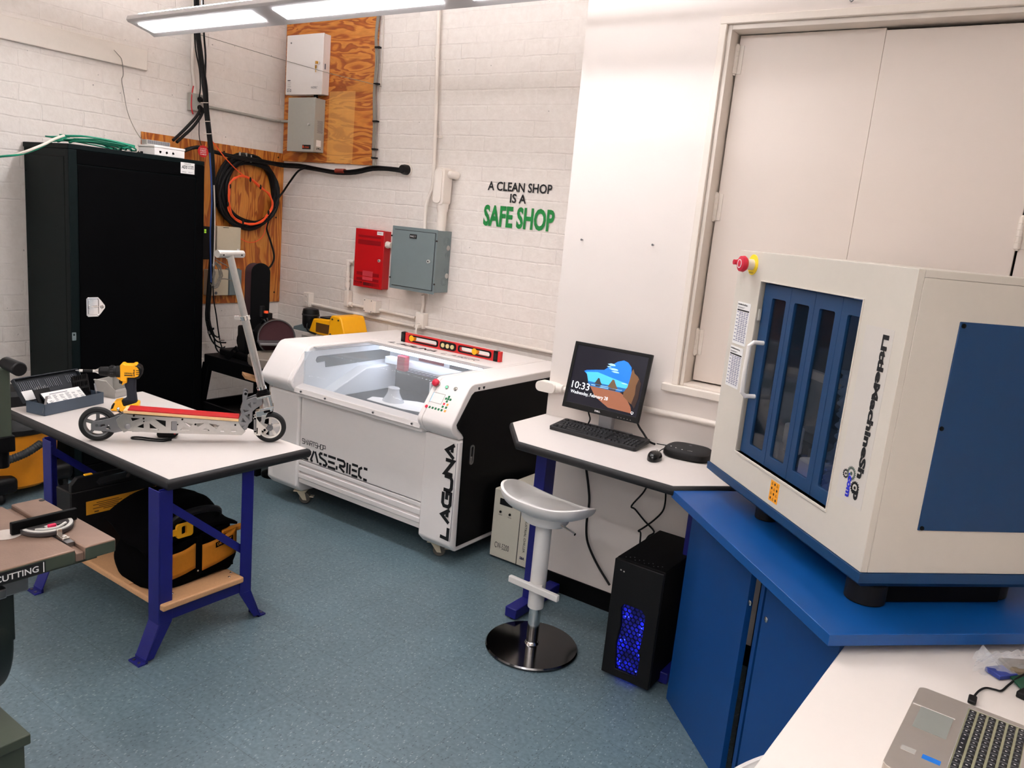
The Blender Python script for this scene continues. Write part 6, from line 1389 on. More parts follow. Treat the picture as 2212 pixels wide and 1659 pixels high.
part('handlebar_tube', MB().lathe([(0.0125,-0.072),(0.0165,-0.072),(0.0165,0.072),(0.0125,0.072)],(0,0,0),'z',n=28,M=MS @ Matrix.Translation(tb) @ tl.to_track_quat('Z','Y').to_matrix().to_4x4()).cyl(tb-Vector((0,0.022,0)),tb,0.0165,n=20,M=MS), WHITE if False else ALU, T)
d_ = tl.normalized()
for k in (-0.055,0.048):
    p = tb+d_*k+Vector((0.010,-0.003,0.012)); part('grub_screw', MB().ball(p,0.004,n=8,m=6,M=MS), BLACKM, T)
part('bore', MB().cyl(tb+d_*0.066,tb+d_*0.068,0.0126,n=20,M=MS), BLACKM, T)
# fork
fa = (0.694,0.137)
part('fork_crown', MB().plate([(0.649,0.149),(0.699,0.161),(0.727,0.168),(0.728,0.155),(0.704,0.144),(0.696,0.126),(0.653,0.123)],[],-0.024,0.024,MS), CHROME, T, bevel=0.003)
for z in (0.022,-0.027): sp('fork_blade', [(0.678,0.132),(0.698,0.133),(0.689,0.086),(0.677,0.095)], z, z+0.005, ALU)
lk = [(0.641,0.121),(0.653,0.127),(0.664,0.108),(0.685,0.086),(0.700,0.073),(0.700,0.062),(0.692,0.057),(0.681,0.064),(0.676,0.039),(0.660,0.039),(0.647,0.046),(0.645,0.066),(0.653,0.081),(0.650,0.105)]
for z in (0.024,-0.030): sp('fork_link', lk, z, z+0.006, RIMW, [rrect(*((0.658,0.046)+(0.663,0.075)),0.001)], bev=0.0015)
part('shock', MB().cyl((0.650,0.116)+(0.034,),(0.651,0.063)+(0.034,),0.006,n=12,M=MS), ALUD, T)
g = MB()
for p in ((0.650,0.118),(0.652,0.060),(0.693,0.066)): g.cyl((p[0],p[1],0.030),(p[0],p[1],0.0345),0.0055,n=14,M=MS)
part('link_bolts', g, BLACKM, T)
part('fender', MB().plate([(0.651,0.147),(0.701,0.157),(0.729,0.168),(0.728,0.149),(0.718,0.137),(0.702,0.137),(0.680,0.128),(0.660,0.121)],[],-0.016,0.016,MS), BLACKM, T, bevel=0.003)

# ------------------------------------------------------------------ wet/dry vacuum behind the table
VX, VY = -5.0, 2.08
T = thing('wet_dry_vacuum', 'orange drum wet and dry vacuum with a black lid behind the work table', 'vacuum', (VX,VY,0))
part('drum', MB().lathe([(0,0.055),(0.20,0.055),(0.235,0.08),(0.262,0.40),(0.265,0.41),(0,0.41)],(VX,VY,0),'z',n=44), VACO, T)
part('lid', MB().lathe([(0.272,0.395),(0.285,0.405),(0.285,0.43),(0.262,0.445),(0.235,0.475),(0.20,0.52),(0.15,0.55),(0,0.555)],(VX,VY,0),'z',n=44), BLACKP, T)
part('motor_cover', MB().lathe([(0.15,0.545),(0.14,0.60),(0.11,0.625),(0,0.63)],(VX,VY,0),'z',n=32), BLACKP, T)
for k in range(4):
    a = PI/4+PI/2*k+0.2; cx_, cy_ = VX+0.25*math.cos(a), VY+0.25*math.sin(a)
    f_ = part('castor_foot', MB().box((cx_-0.07,cy_-0.07,0.06),(cx_+0.07,cy_+0.07,0.16)), BLACKP, T, bevel=0.03, seg=4)
    part('castor', MB().lathe([(0,-0.015),(0.035,-0.015),(0.04,0),(0.035,0.015),(0,0.015)],(cx_+0.03*math.cos(a),cy_+0.03*math.sin(a),0.04),'y',n=24), BLACKP, f_)
hv = (-4.211,1.840,0.514)
Mv = frame((VX+0.16,VY-0.205,0.30),(0.79,0.61,0),(0,0,1))
part('hose_port', MB().lathe([(0,0),(0.055,0.0),(0.06,0.02),(0.05,0.045),(0,0.05)],(0,0,0),'z',n=24,M=Mv).tube([(0,0,0.02),(0.01,0,0.075),(0.05,-0.012,0.1)],0.036,n=14,M=Mv,smooth=5), BLACKP, T)
hp_ = catmull([Vector(p) for p in ((0.04,-0.012,0.095),(0.10,-0.02,0.10),(0.17,-0.01,0.06),(0.24,0.02,0.0),(0.27,0.05,-0.1))],14)
part('hose', MB().tube(hp_,[0.024 if i%2 else 0.020 for i in range(len(hp_))],n=12,M=Mv), mat('hose_grey',(40,42,44),0.6,noise=0.1), T)
bd = frame((VX+0.115,VY-0.225,0.455),(0.9,0.44,0),(-0.2,0.35,0.9))
part('badge', MB().plate([(-0.06,0.005),(0.02,-0.012),(0.05,0.02),(-0.04,0.045)],[],0.0,0.004,bd), REDP, T)
part('badge_text', MB().text('CRAFTSMAN', 0.07, 0.012, bd @ Matrix.Translation((-0.035,0.018,0.0052)), bold=0.03).text('CONTRACTOR', 0.07, 0.010, bd @ Matrix.Translation((-0.03,-0.022,0.006)), bold=0.03), INKW, T, smooth=False)

# ------------------------------------------------------------------ band saw at the left edge
T = thing('band_saw', 'grey green band saw with a cast table and black label at the left edge', 'band saw', (-2.0,0.72,0))
ZB = 1.03; sx0, sx1, sy0, sy1 = -2.098, -1.733, 0.585, 0.946
SLY = 0.862
ct = MB().box((sx0,sy0,ZB-0.032),(sx1,SLY-0.010,ZB)).box((sx0,SLY+0.010,ZB-0.032),(sx1,sy1,ZB)).box((sx0,SLY-0.010,ZB-0.032),(sx1,SLY+0.010,ZB-0.010))
tb_ = part('cast_table', ct, CAST, T, bevel=0.003)
part('blade_slit', MB().box((-1.913,0.785,ZB-0.001),(-1.911,sy1,ZB+0.0004)), INK, tb_, smooth=False)
part('insert', MB().lathe([(0,0),(0.031,0),(0.032,0.001),(0,0.0012)],(-1.912,0.782,ZB),'z',n=32), mat('insert_aluminium',(190,180,172),0.4,0.4,noise=0.1,scale=60), tb_)
part('table_hole', MB().lathe([(0,0),(0.007,0),(0.007,0.0006),(0,0.0006)],(-2.078,0.938,1.030),'z',n=16), INK, tb_)
part('table_skirt', MB().box((sx0+0.03,sy0+0.03,ZB-0.05),(sx1-0.03,sy1-0.03,ZB-0.032)), SAWG, T)
part('edge_paint', MB().box((sx1-0.002,sy0+0.001,ZB-0.0315),(sx1+0.001,SLY-0.012,ZB-0.004)).box((sx1-0.002,SLY+0.012,ZB-0.0315),(sx1+0.001,sy1-0.003,ZB-0.004)), SAWG, T, smooth=False)
n0 = (-1.730,0.804,1.026); n1 = (-1.730,0.693,1.018)
part('speed_label', MB().box((sx1,0.55,ZB-0.0325),(sx1+0.0025,0.785,ZB-0.006)), INK, T, label='black speed label', smooth=False)
part('label_border', MB().box((sx1+0.0025,0.780,ZB-0.031),(sx1+0.003,0.782,ZB-0.0075)), INKW, T, smooth=False)
part('label_word', MB().text('CUTTING', 0.088, 0.0145, onside(0.682,ZB-0.0265,sx1+0.0032), bold=0.015), INKW, T, smooth=False)
part('label_word', MB().text('METAL', 0.066, 0.0145, onside(0.588,ZB-0.0265,sx1+0.0032), bold=0.015), INKW, T, smooth=False)
part('trunnion', MB().box((-2.02,0.66,ZB-0.10),(-1.80,0.78,ZB-0.045)).cyl((-1.86,0.70,ZB-0.08),(-1.77,0.70,ZB-0.075),0.014,n=14).box((-1.80,0.62,ZB-0.085),(-1.765,0.72,ZB-0.06)), STEEL, T, bevel=0.004)
# lower wheel housing, stand, column and guide
part('lower_housing', MB().lathe([(0.16,0),(0.185,0.01),(0.19,0.03),(0.19,0.13),(0.185,0.15),(0.16,0.16)],(-2.00,0.60,0.81),'y',n=48).box((-2.19,0.60,0.81),(-1.815,0.755,0.955)), SAWD, T, bevel=0.004)
part('housing_throat', MB().box((-2.17,0.62,0.94),(-1.83,0.74,0.985)), BLACKM, T, bevel=0.006)
part('stand_top', MB().box((-2.35,0.42,0.572),(-1.752,0.753,0.598)), SAWG, T, bevel=0.003)
part('stand', MB().box((-2.34,0.43,0.0),(-1.762,0.743,0.57)), SAWG, T, bevel=0.003)
part('upright', MB().box((-2.42,0.57,0.95),(-2.30,0.77,1.95)), SAWD, T, bevel=0.01)
part('upper_housing', MB().lathe([(0.16,0),(0.19,0.02),(0.19,0.15),(0.16,0.16)],(-2.08,0.60,1.80),'y',n=48).box((-2.42,0.60,1.70),(-2.08,0.76,1.99)), SAWD, T)
part('guide_post', MB().box((-1.915,0.76,1.275),(-1.879,0.79,1.435)).box((-2.31,0.765,1.38),(-1.91,0.785,1.43)), SAWG, T, bevel=0.004)
part('guide_block', MB().box((-1.915,0.755,1.24),(-1.877,0.795,1.278)).cyl((-1.90,0.775,1.20),(-1.90,0.775,1.245),0.014,n=12), BLACKM, T, bevel=0.003)
part('guide_knob', MB().cyl((-1.89,0.785,1.445),(-1.822,0.785,1.442),0.014,0.016,n=18), BLACKP, T, bevel=0.003)
g0 = Vector((-1.865,0.825,ZB+0.0005))
T = thing('miter_gauge', 'half round miter gauge with a small red pointer on the band saw table', 'gauge', (-1.86,0.86,ZB))
part('slot_bar', MB().box((-1.955,SLY-0.0085,ZB-0.009),(-1.775,SLY+0.0085,ZB+0.0012)), STEEL, T)
hd = [(0.058*math.cos(a),0.058*math.sin(a)) for a in [math.radians(-4+188*k/20) for k in range(21)]]
Mg = Matrix.Translation((-1.89,SLY+0.0,ZB+0.002)) @ Matrix.Rotation(math.radians(-90),4,'Z')
inn = [(0.040*math.cos(a),0.006+0.040*math.sin(a)) for a in [math.radians(14+152*k/12) for k in range(13)]]
part('protractor', MB().plate(hd,[inn],0,0.011,Mg), mat('gauge_dark_iron',(62,58,58),0.5,0.5,noise=0.2), T, bevel=0.002)
part('fence_face', MB().box((-0.075,-0.016,0),(0.075,-0.004,0.030),Mg), BLACKM, T, bevel=0.002)
part('scale_arc', MB().plate([(0.056*math.cos(math.radians(5+170*k/20)),0.056*math.sin(math.radians(5+170*k/20))) for k in range(21)]+[(0.048*math.cos(math.radians(175-170*k/20)),0.048*math.sin(math.radians(175-170*k/20))) for k in range(21)],[],0.011,0.0125,Mg), LIGHTG, T)
part('pointer', MB().box((-0.012,0.012,0.004),(0.012,0.030,0.012),Mg).tube([(-0.035,0.02,0.01),(0,0.042,0.012),(0.035,0.02,0.01)],0.004,n=8,M=Mg,smooth=5), LIGHTG, T, bevel=0.001)
part('red_knob', MB().box((-0.008,0.024,0.010),(0.010,0.034,0.019),Mg), mat('pointer_red',(190,20,70),0.5,noise=0.05), T, bevel=0.002, label='small red pointer')
part('lock_tab', MB().box((-0.008,0.060,-0.001),(0.008,0.095,0.004),Mg).box((-0.006,0.058,0.0),(0.006,0.064,0.016),Mg).cyl((0,0.086,0.004),(0,0.086,0.008),0.005,n=10,M=Mg), CHROME, T, bevel=0.001)
# ------------------------------------------------------------------ computer desk
DZ = 0.92
T = thing('computer_desk', 'white computer desk with clipped corners, black edge and blue legs against the wall', 'desk', (-1.5,3.05,0))
poly = [(-2.035,3.056),(-1.828,2.806),(-1.085,2.785),(-0.925,2.975),(-0.925,3.352),(-2.035,3.352)]
part('desktop', MB().prism(poly, DZ-0.032, DZ, 'z'), LAM, T)
part('edge_moulding', edging(MB(), poly[:4]+[(-0.925,3.338),(-2.035,3.338)], DZ, [(0,-0.001),(0.009,-0.004),(0.014,-0.014),(0.014,-0.028),(0.009,-0.036),(0,-0.038)]), EDGE, T, ang=50)
for x in (-1.865,-1.085):
    L = part('leg', MB().box((x-0.03,3.075,0.05),(x+0.03,3.165,DZ-0.04)), BLUEP, T, bevel=0.003)
    part('leg_foot', MB().box((x-0.032,2.935,0.008),(x+0.032,3.335,0.058)), BLUEP, L, bevel=0.004)
    part('top_bracket', MB().box((x-0.02,2.90,DZ-0.065),(x+0.02,3.30,DZ-0.038)), BLUEP, L, bevel=0.003)
    part('glide', MB().cyl((x,2.96,0),(x,2.96,0.008),0.016,n=14).cyl((x,3.31,0),(x,3.31,0.008),0.016,n=14), BLACKP, L)
# monitor
T = thing('monitor', 'black flat monitor on the computer desk showing a beach cave picture', 'monitor', (-1.655,3.26,DZ))
mx0, mx1 = -1.857, -1.453
bz_, tz_ = Vector((0,3.200,1.020)), Vector((0,3.268,1.332))
upv = (tz_-bz_).normalized(); HM = (tz_-bz_).length; WM = mx1-mx0
MM = frame((mx0,bz_.y,bz_.z),(1,0,0),(0,upv.y,upv.z))
b0 = 0.016
part('bezel', MB().plate([(0,0),(WM,0),(WM,HM),(0,HM)],[[(b0,b0+0.012),(WM-b0,b0+0.012),(WM-b0,HM-b0),(b0,HM-b0)]],-0.014,0.003,MM), BLACKP, T, bevel=0.002)
part('back_shell', MB().box((0.012,0.012,-0.035),(WM-0.02,HM-0.012,-0.017),MM).box((0.07,0.05,-0.06),(WM-0.09,HM-0.06,-0.034),MM), BLACKP, T, bevel=0.006)
sw, sh_ = WM-2*b0, HM-2*b0-0.012
def scrm(name, col, st=0.55): return mat(name, col, 0.25, noise=0.06, scale=30, emit=col, estr=st)
SM = MM @ Matrix.Translation((b0,b0+0.012,-0.0005))
part('screen', MB().box((0,0,-0.001),(sw,sh_,0.0),SM), mat('screen_dark',(13,13,24),0.2,noise=0,emit=(13,13,24),estr=0.8), T, label='lit screen', smooth=False)
# picture: cave mouth with sky, sea, rocks and sand (u right, v up, 0..1)
def P2(pts): return [(p[0]*sw,p[1]*sh_) for p in pts]
def zz(u, v): # photo zoom pixels of the screen to 0..1
    return (u, v)
def scrpoly(name, pts, m, k): part(name, MB().add([(p[0],p[1],0.0003+0.00015*k) for p in P2(pts)],[tuple(range(len(pts)))],SM), m, T, smooth=False)
mouth = [(0.165,0.575),(0.20,0.60),(0.33,0.635),(0.44,0.66),(0.50,0.73),(0.60,0.84),(0.68,0.88),(0.74,0.86),(0.80,0.79),(0.815,0.70),(0.815,0.58),(0.80,0.45),(0.775,0.38),(0.70,0.34),(0.30,0.34),(0.255,0.40),(0.235,0.47),(0.215,0.53)]
scrpoly('sky_area', mouth, scrm('screen_sky',(26,104,204),0.75), 0)
scrpoly('sky_light', [(0.235,0.47),(0.215,0.53),(0.19,0.565),(0.36,0.60),(0.58,0.55),(0.815,0.50),(0.80,0.45),(0.775,0.41),(0.25,0.42)], scrm('screen_sky_pale',(66,164,226),0.75), 1)
scrpoly('sea_area', [(0.245,0.42),(0.79,0.425),(0.775,0.375),(0.70,0.335),(0.30,0.335),(0.26,0.38)], scrm('screen_sea',(34,92,150),0.6), 2)
for k, pts in enumerate(([(0.30,0.375),(0.60,0.40),(0.62,0.393),(0.31,0.365)],[(0.42,0.36),(0.74,0.385),(0.74,0.378),(0.44,0.352)])): scrpoly('surf_line', pts, scrm('screen_surf',(150,190,220),0.7), 3)
scrpoly('sand_area', [(0.29,0.345),(0.72,0.34),(0.79,0.30),(0.85,0.22),(0.90,0.14),(0.93,0.04),(0.60,0.05),(0.52,0.10),(0.40,0.18),(0.37,0.22)], scrm('screen_sand',(134,84,62),0.55), 3)
scrpoly('cave_wall', [(0.815,0.72),(0.83,0.77),(0.86,0.70),(0.91,0.66),(0.945,0.60),(0.95,0.45),(0.945,0.30),(0.93,0.18),(0.88,0.20),(0.82,0.25),(0.77,0.29),(0.765,0.36),(0.80,0.45),(0.812,0.58)], scrm('screen_cave',(104,72,48),0.5), 4)
scrpoly('cave_shadow', [(0.93,0.62),(0.97,0.56),(0.975,0.30),(0.95,0.12),(0.90,0.20),(0.92,0.36),(0.91,0.50)], scrm('screen_cave_dark',(48,32,28),0.4), 5)
scrpoly('rock', [(0.345,0.40),(0.365,0.455),(0.385,0.51),(0.405,0.50),(0.425,0.45),(0.45,0.41),(0.44,0.395)], scrm('screen_rock',(56,52,50),0.5), 4)
scrpoly('rock', [(0.535,0.395),(0.555,0.45),(0.585,0.53),(0.61,0.525),(0.63,0.48),(0.66,0.42),(0.68,0.385),(0.60,0.375)], scrm('screen_rock_brown',(96,76,54),0.5), 4)
scrpoly('rock_reflection', [(0.36,0.385),(0.44,0.388),(0.43,0.365),(0.37,0.36)], scrm('screen_rock',(56,52,50),0.5), 5)
scrpoly('rock_reflection', [(0.55,0.37),(0.66,0.375),(0.65,0.345),(0.56,0.345)], scrm('screen_rock',(56,52,50),0.5), 5)
for i,(u,v,a,b) in enumerate(((0.53,0.77,0.05,0.02),(0.57,0.70,0.06,0.018),(0.60,0.66,0.05,0.014),(0.75,0.50,0.04,0.01),(0.50,0.73,0.03,0.01))):
    scrpoly('cloud', [(u+a*math.cos(2*PI*k/10)*(1+0.3*math.sin(3*k)),v+b*math.sin(2*PI*k/10)) for k in range(10)], scrm('screen_cloud',(150,200,236),0.6), 5)
TXT = mat('screen_white',(240,242,245),0.4,noise=0,emit=(240,242,245),estr=0.8)
part('clock_text', MB().text('10:33', sw*0.255, sh_*0.12, SM @ Matrix.Translation((sw*0.035,sh_*0.255,0.0014))), TXT, T, smooth=False)
part('date_text', MB().text('Wednesday, February 28', sw*0.54, sh_*0.075, SM @ Matrix.Translation((sw*0.035,sh_*0.145,0.0014))), TXT, T, smooth=False)
part('network_icon', MB().plate(rrect(0,0,0.012,0.010,0.002),[rrect(0.0015,0.0015,0.0105,0.0085,0.001)],0,0.0003,SM @ Matrix.Translation((sw*0.92,sh_*0.035,0.001))).box((0.004,-0.003,0),(0.008,0,0.0003),SM @ Matrix.Translation((sw*0.92,sh_*0.035,0.001))), TXT, T, smooth=False)
part('maker_name', MB().text('DELL', 0.030, 0.0075, MM @ Matrix.Translation((WM*0.44,0.010,0.0035)), bold=0.05), INKW, T, smooth=False)
g = MB()
for k in range(5): g.box((WM*0.74+0.016*k,0.008,0.003),(WM*0.74+0.016*k+0.004,0.0105,0.0036),MM)
part('front_buttons', g, LIGHTG, T, smooth=False)
part('stand_neck', MB().box((-1.685,3.262,DZ+0.01),(-1.615,3.292,1.10)), mat('stand_silver',(170,170,174),0.35,0.6,noise=0.05), T, bevel=0.004)
part('stand_base', MB().box((-1.77,3.185,DZ+0.0005),(-1.53,3.335,DZ+0.014)), mat('stand_silver',(170,170,174),0.35,0.6), T, bevel=0.006)
solo('monitor_cable', MB().tube([(-1.52,3.30,1.06),(-1.49,3.28,1.0),(-1.455,3.275,0.965),(-1.42,3.27,0.935),(-1.385,3.262,0.930)],0.005,n=8,smooth=4), CABLE, 'black cable dropping from the back of the monitor to the desk', 'cable')
solo('monitor_cable', MB().tube([(-1.755,3.285,1.03),(-1.75,3.275,1.0),(-1.735,3.27,0.97),(-1.74,3.265,0.935),(-1.70,3.268,0.940),(-1.60,3.262,0.941)],0.004,n=8,smooth=4), CABLE, 'black power lead hanging below the left side of the monitor', 'cable')
# keyboard
T = thing('keyboard', 'black full size keyboard lying in front of the monitor', 'keyboard', (-1.63,3.17,DZ))
kx0, kx1, ky0, ky1 = -1.858, -1.402, 3.100, 3.252
rise = math.radians(6)
MK = Matrix.Translation((kx0,ky0,DZ+0.001)) @ Matrix.Rotation(math.radians(-0.8),4,'Z') @ Matrix.Rotation(rise,4,'X')
KW, KD = kx1-kx0, ky1-ky0
part('base', MB().plate(rrect(0,0,KW,KD,0.012),[],0,0.016,MK), KEYB, T, bevel=0.004)
part('foot', MB().box((0.03,KD-0.02,-0.016),(0.06,KD-0.012,0.002),MK), KEYB, T); part('foot', MB().box((KW-0.06,KD-0.02,-0.016),(KW-0.03,KD-0.012,0.002),MK), KEYB, T)
cap = MB(); 
def keymesh(w, d):
    e = 0.0022; return MB().add([(-w/2,-d/2,0),(w/2,-d/2,0),(w/2,d/2,0),(-w/2,d/2,0),(-w/2+e,-d/2+e,0.006),(w/2-e,-d/2+e,0.006),(w/2-e,d/2-e,0.006),(-w/2+e,d/2-e,0.006)],[(0,3,2,1),(4,5,6,7),(0,1,5,4),(1,2,6,5),(2,3,7,6),(3,0,4,7)])
kmesh = {}
INVK = Matrix(((T['_inv'][0],T['_inv'][1],T['_inv'][2],T['_inv'][3]),(T['_inv'][4],T['_inv'][5],T['_inv'][6],T['_inv'][7]),(T['_inv'][8],T['_inv'][9],T['_inv'][10],T['_inv'][11]),(0,0,0,1)))
def lay_key(parent, inv, Mx, x, y, w, d, m):
    k = (round(w,4),round(d,4),m.name)
    if k not in kmesh:
        o = mesh('key', keymesh(w,d), m, smooth=False); kmesh[k] = o.data
    else:
        o = bpy.data.objects.new('key', kmesh[k]); COL.objects.link(o)
    o.parent = parent; o.matrix_local = inv @ Mx @ Matrix.Translation((x,y,0)); return o
MKT = MK @ Matrix.Translation((0,0,0.016)); pit = 0.0189; ks = 0.0165
rows = [(0.020,[1.25,1.25,1.25,6.2,1.25,1.25,1.25,1.25]),(0.039,[2.25]+[1]*10+[2.75]),(0.058,[1.75]+[1]*11+[2.2]),(0.077,[1.5]+[1]*12+[1.5]),(0.096,[1]*13+[2]),(0.124,[1,-1]+[1]*4+[-0.5]+[1]*4+[-0.5]+[1]*4)]
for y, ws in rows:
    x = 0.014
    for w in ws:
        if w > 0: lay_key(T, INVK, MKT, x+w*pit/2, y, w*pit-0.0022, ks, KEYB)
        x += abs(w)*pit
for y in (0.077,0.096,0.124):
    for i in range(3): lay_key(T, INVK, MKT, 0.318+i*pit, y, pit-0.0022, ks, KEYB)
for x, y in ((0.318,0.020),(0.318+pit,0.020),(0.318+2*pit,0.020),(0.318+pit,0.039)): lay_key(T, INVK, MKT, x, y, pit-0.0022, ks, KEYB)
for y in (0.020,0.039,0.058,0.077,0.096):
    for i in range(4): lay_key(T, INVK, MKT, 0.384+i*pit, y, pit-0.0022, ks, KEYB)
g = MB(); random.seed(3)
for y, ws in rows[1:5]:
    for i in range(13): g.box((0.028+i*pit+0.3*pit*(y<0.09),y-0.002,0.0061),(0.028+i*pit+0.3*pit*(y<0.09)+0.004,y+0.004,0.0064),MKT)
for y in (0.020,0.039,0.058,0.077):
    for i in range(3): g.box((0.382+i*pit,y-0.002,0.0061),(0.382+i*pit+0.004,y+0.004,0.0064),MKT)
part('key_legends', g, INKG, T, smooth=False)
# mouse
T = thing('mouse', 'small black mouse on the desk right of the keyboard', 'mouse', (-1.29,3.06,DZ))
def msurf(u, v):
    a = 2*PI*u; t = v*PI/2
    x = 0.031*math.cos(a)*math.cos(t)**0.6*(1+0.08*math.sin(a)); y = 0.055*math.sin(a)*math.cos(t)**0.6; z = 0.036*math.sin(t)**0.8*(1-0.12*math.sin(a)*math.cos(t))
    return (x,y,z)
Mm = Matrix.Translation((-1.293,3.06,DZ+0.0006)) @ Matrix.Rotation(math.radians(12),4,'Z')
part('shell', MB().grid(msurf,32,10,Mm), mat('glossy_black',(14,14,15),0.2,noise=0.05), T)
part('scroll_wheel', MB().cyl((-0.003,0.030,0.030),(0.003,0.030,0.030),0.008,n=16,M=Mm), LIGHTG, T)
part('underside', MB().lathe([(0,0),(0.028,0),(0.028,0.002),(0,0.002)],(0,0,0),'z',n=24,M=Mm @ Matrix.Diagonal((1,1.75,1,1))), BLACKP, T)
part('mouse_cord', MB().tube([(0.0,0.052,0.010),(-0.004,0.09,0.006),(0.0,0.13,0.012),(0.02,0.17,0.02),(0.03,0.2,0.018),(-0.04,0.215,0.014)],0.0025,n=6,M=Mm,smooth=5), CABLE, T)
# conference phone
T = thing('conference_phone', 'black rounded conference speaker on the right end of the desk', 'speakerphone', (-1.21,3.235,DZ))
def sq(a, r): 
    c, s = math.cos(a), math.sin(a); e = 0.62
    return (r[0]*math.copysign(abs(c)**e,c), r[1]*math.copysign(abs(s)**e,s))
def psurf(prof):
    vs = []; n = 40
    for r, z in prof:
        for k in range(n):
            x, y = sq(2*PI*k/n, (0.105*r,0.095*r)); vs.append((x, y*(1-0.10*math.sin(2*PI*k/n*2)*0), z))
    m_ = len(prof); fs = [(i*n+k,i*n+(k+1)%n,(i+1)*n+(k+1)%n,(i+1)*n+k) for i in range(m_-1) for k in range(n)]+[tuple(range(n-1,-1,-1)),tuple((m_-1)*n+k for k in range(n))]
    return vs, fs
Mp = Matrix.Translation((-1.213,3.24,DZ+0.0006)) @ Matrix.Rotation(math.radians(8),4,'Z')
v_, f_ = psurf([(0.94,0.0),(1.0,0.008),(1.0,0.022),(0.97,0.03),(0.9,0.034)])
part('base', MB().add(v_,f_,Mp), BLACKP, T)
v_, f_ = psurf([(0.9,0.034),(0.84,0.038),(0.70,0.041),(0.4,0.043),(0.1,0.0435)])
part('grille', MB().add(v_,f_,Mp), mat('grille_black',(22,22,24),0.7,noise=0.2,scale=300), T)
part('logo', MB().lathe([(0,0.0436),(0.007,0.0436),(0.007,0.0442),(0,0.0442)],(0.0,0.02,0),'z',n=16,M=Mp), INKG, T)
g = MB()
for x, y in ((-0.07,-0.045),(-0.045,-0.058),(-0.015,-0.066)): g.lathe([(0,0.0405),(0.003,0.0405),(0.003,0.0415),(0,0.0415)],(x,y,0),'z',n=8,M=Mp)
for k in range(4): g.box((0.008+0.006*k,-0.066,0.0405),(0.010+0.006*k,-0.063+0.002*k,0.0414),Mp)
part('touch_marks', g, INKW, T, smooth=False)
# leads under the desk
yw = 3.335
solo('power_lead', MB().tube([(-1.760,3.335,0.702),(-1.736,3.335,0.616),(-1.721,3.335,0.536),(-1.722,3.335,0.425),(-1.709,3.335,0.343),(-1.674,3.335,0.280),(-1.621,3.335,0.215),(-1.548,3.320,0.157)],0.006,n=8,smooth=4), CABLE, 'thick black lead hanging under the left half of the desk', 'cable')
solo('power_lead', MB().tube([(-1.423,3.325,0.704),(-1.441,3.325,0.662),(-1.489,3.325,0.586),(-1.468,3.325,0.575),(-1.413,3.325,0.533),(-1.358,3.325,0.496),(-1.382,3.325,0.465),(-1.395,3.325,0.438)],0.0042,n=8,smooth=4), CABLE, 'thin black lead zigzagging down from the desk to the computer tower', 'cable')
solo('power_lead', MB().tube([(-1.321,3.310,0.704),(-1.317,3.310,0.657),(-1.324,3.310,0.610),(-1.361,3.310,0.555),(-1.407,3.310,0.504),(-1.431,3.310,0.480),(-1.418,3.310,0.475),(-1.414,3.310,0.413)],0.0042,n=8,smooth=4), CABLE, 'thin black lead curving down to the left under the right end of the desk', 'cable')

# ------------------------------------------------------------------ computer tower
T = thing('computer_tower', 'black computer tower with a glowing blue honeycomb grille on the floor under the desk', 'computer', (-1.19,3.04,0))
cx0, cx1, cy0, cy1, cz0, cz1 = -1.306, -1.086, 2.822, 3.262, 0.022, 0.538
part('case', MB().box((cx0,cy0+0.02,cz0),(cx1,cy1,cz1)), BLACKM, T, bevel=0.004)
wx0, wx1, wz0, wz1 = cx0+0.055, cx1-0.055, 0.055, 0.352
hole = [(wx0+0.008,wz0),(wx1-0.004,wz0+0.0),(wx1,wz0+0.09),(wx1-0.008,wz0+0.11),(wx1,wz0+0.20),(wx1,wz1-0.02),(wx1-0.02,wz1),(wx0+0.01,wz1),(wx0,wz1-0.02),(wx0+0.008,wz0+0.2),(wx0-0.002,wz0+0.11)]
part('front_panel', MB().plate([(cx0,cz0-0.002),(cx1,cz0-0.002),(cx1,cz1-0.002),(cx0,cz1-0.002)],[hole],-0.004,0.018,onback(0,0,cy0+0.018)), BLACKP, T, bevel=0.003)
HB = mat('blue_led_glow', (10,14,90), 0.4, noise=0.0)
def led_mat():
    m, nt, b = node_mat('blue_led_mesh')
    tc = nt.nodes.new('ShaderNodeTexCoord'); n = nt.nodes.new('ShaderNodeTexNoise'); n.inputs['Scale'].default_value = 22; n.inputs['Detail'].default_value = 1
    nt.links.new(tc.outputs['Object'], n.inputs['Vector'])
    b.inputs['Base Color'].default_value = lin((6,6,30)); b.inputs['Emission Color'].default_value = lin((24,36,255))
    nt.links.new(M_(nt,'ADD',M_(nt,'MULTIPLY',M_(nt,'POWER',n.outputs['Fac'],5.0),6.0),0.05), b.inputs['Emission Strength']); return m
part('lit_back', MB().box((wx0-0.01,cy0+0.014,wz0-0.01),(wx1+0.01,cy0+0.018,wz1+0.01)), led_mat(), T, smooth=False, label='blue lit backing')
g = MB(); r_ = 0.0128
for j in range(18):
    for i in range(7):
        px_, pz_ = wx0+0.004+i*0.0205+(0.01025 if j%2 else 0), wz0+0.004+j*0.0178
        if px_ > wx1+0.005 or pz_ > wz1+0.004: continue
        ring_ = [(px_+r_*math.cos(PI/6+PI/3*k),pz_+r_*math.sin(PI/6+PI/3*k)) for k in range(6)]
        inn_ = [(px_+(r_-0.0034)*math.cos(PI/6+PI/3*k),pz_+(r_-0.0034)*math.sin(PI/6+PI/3*k)) for k in range(6)]
        g.add([(p[0],cy0+0.010,p[1]) for p in ring_]+[(p[0],cy0+0.010,p[1]) for p in inn_]+[(p[0],cy0+0.013,p[1]) for p in inn_],[(k,(k+1)%6,6+(k+1)%6,6+k) for k in range(6)]+[(6+k,6+(k+1)%6,12+(k+1)%6,12+k) for k in range(6)])
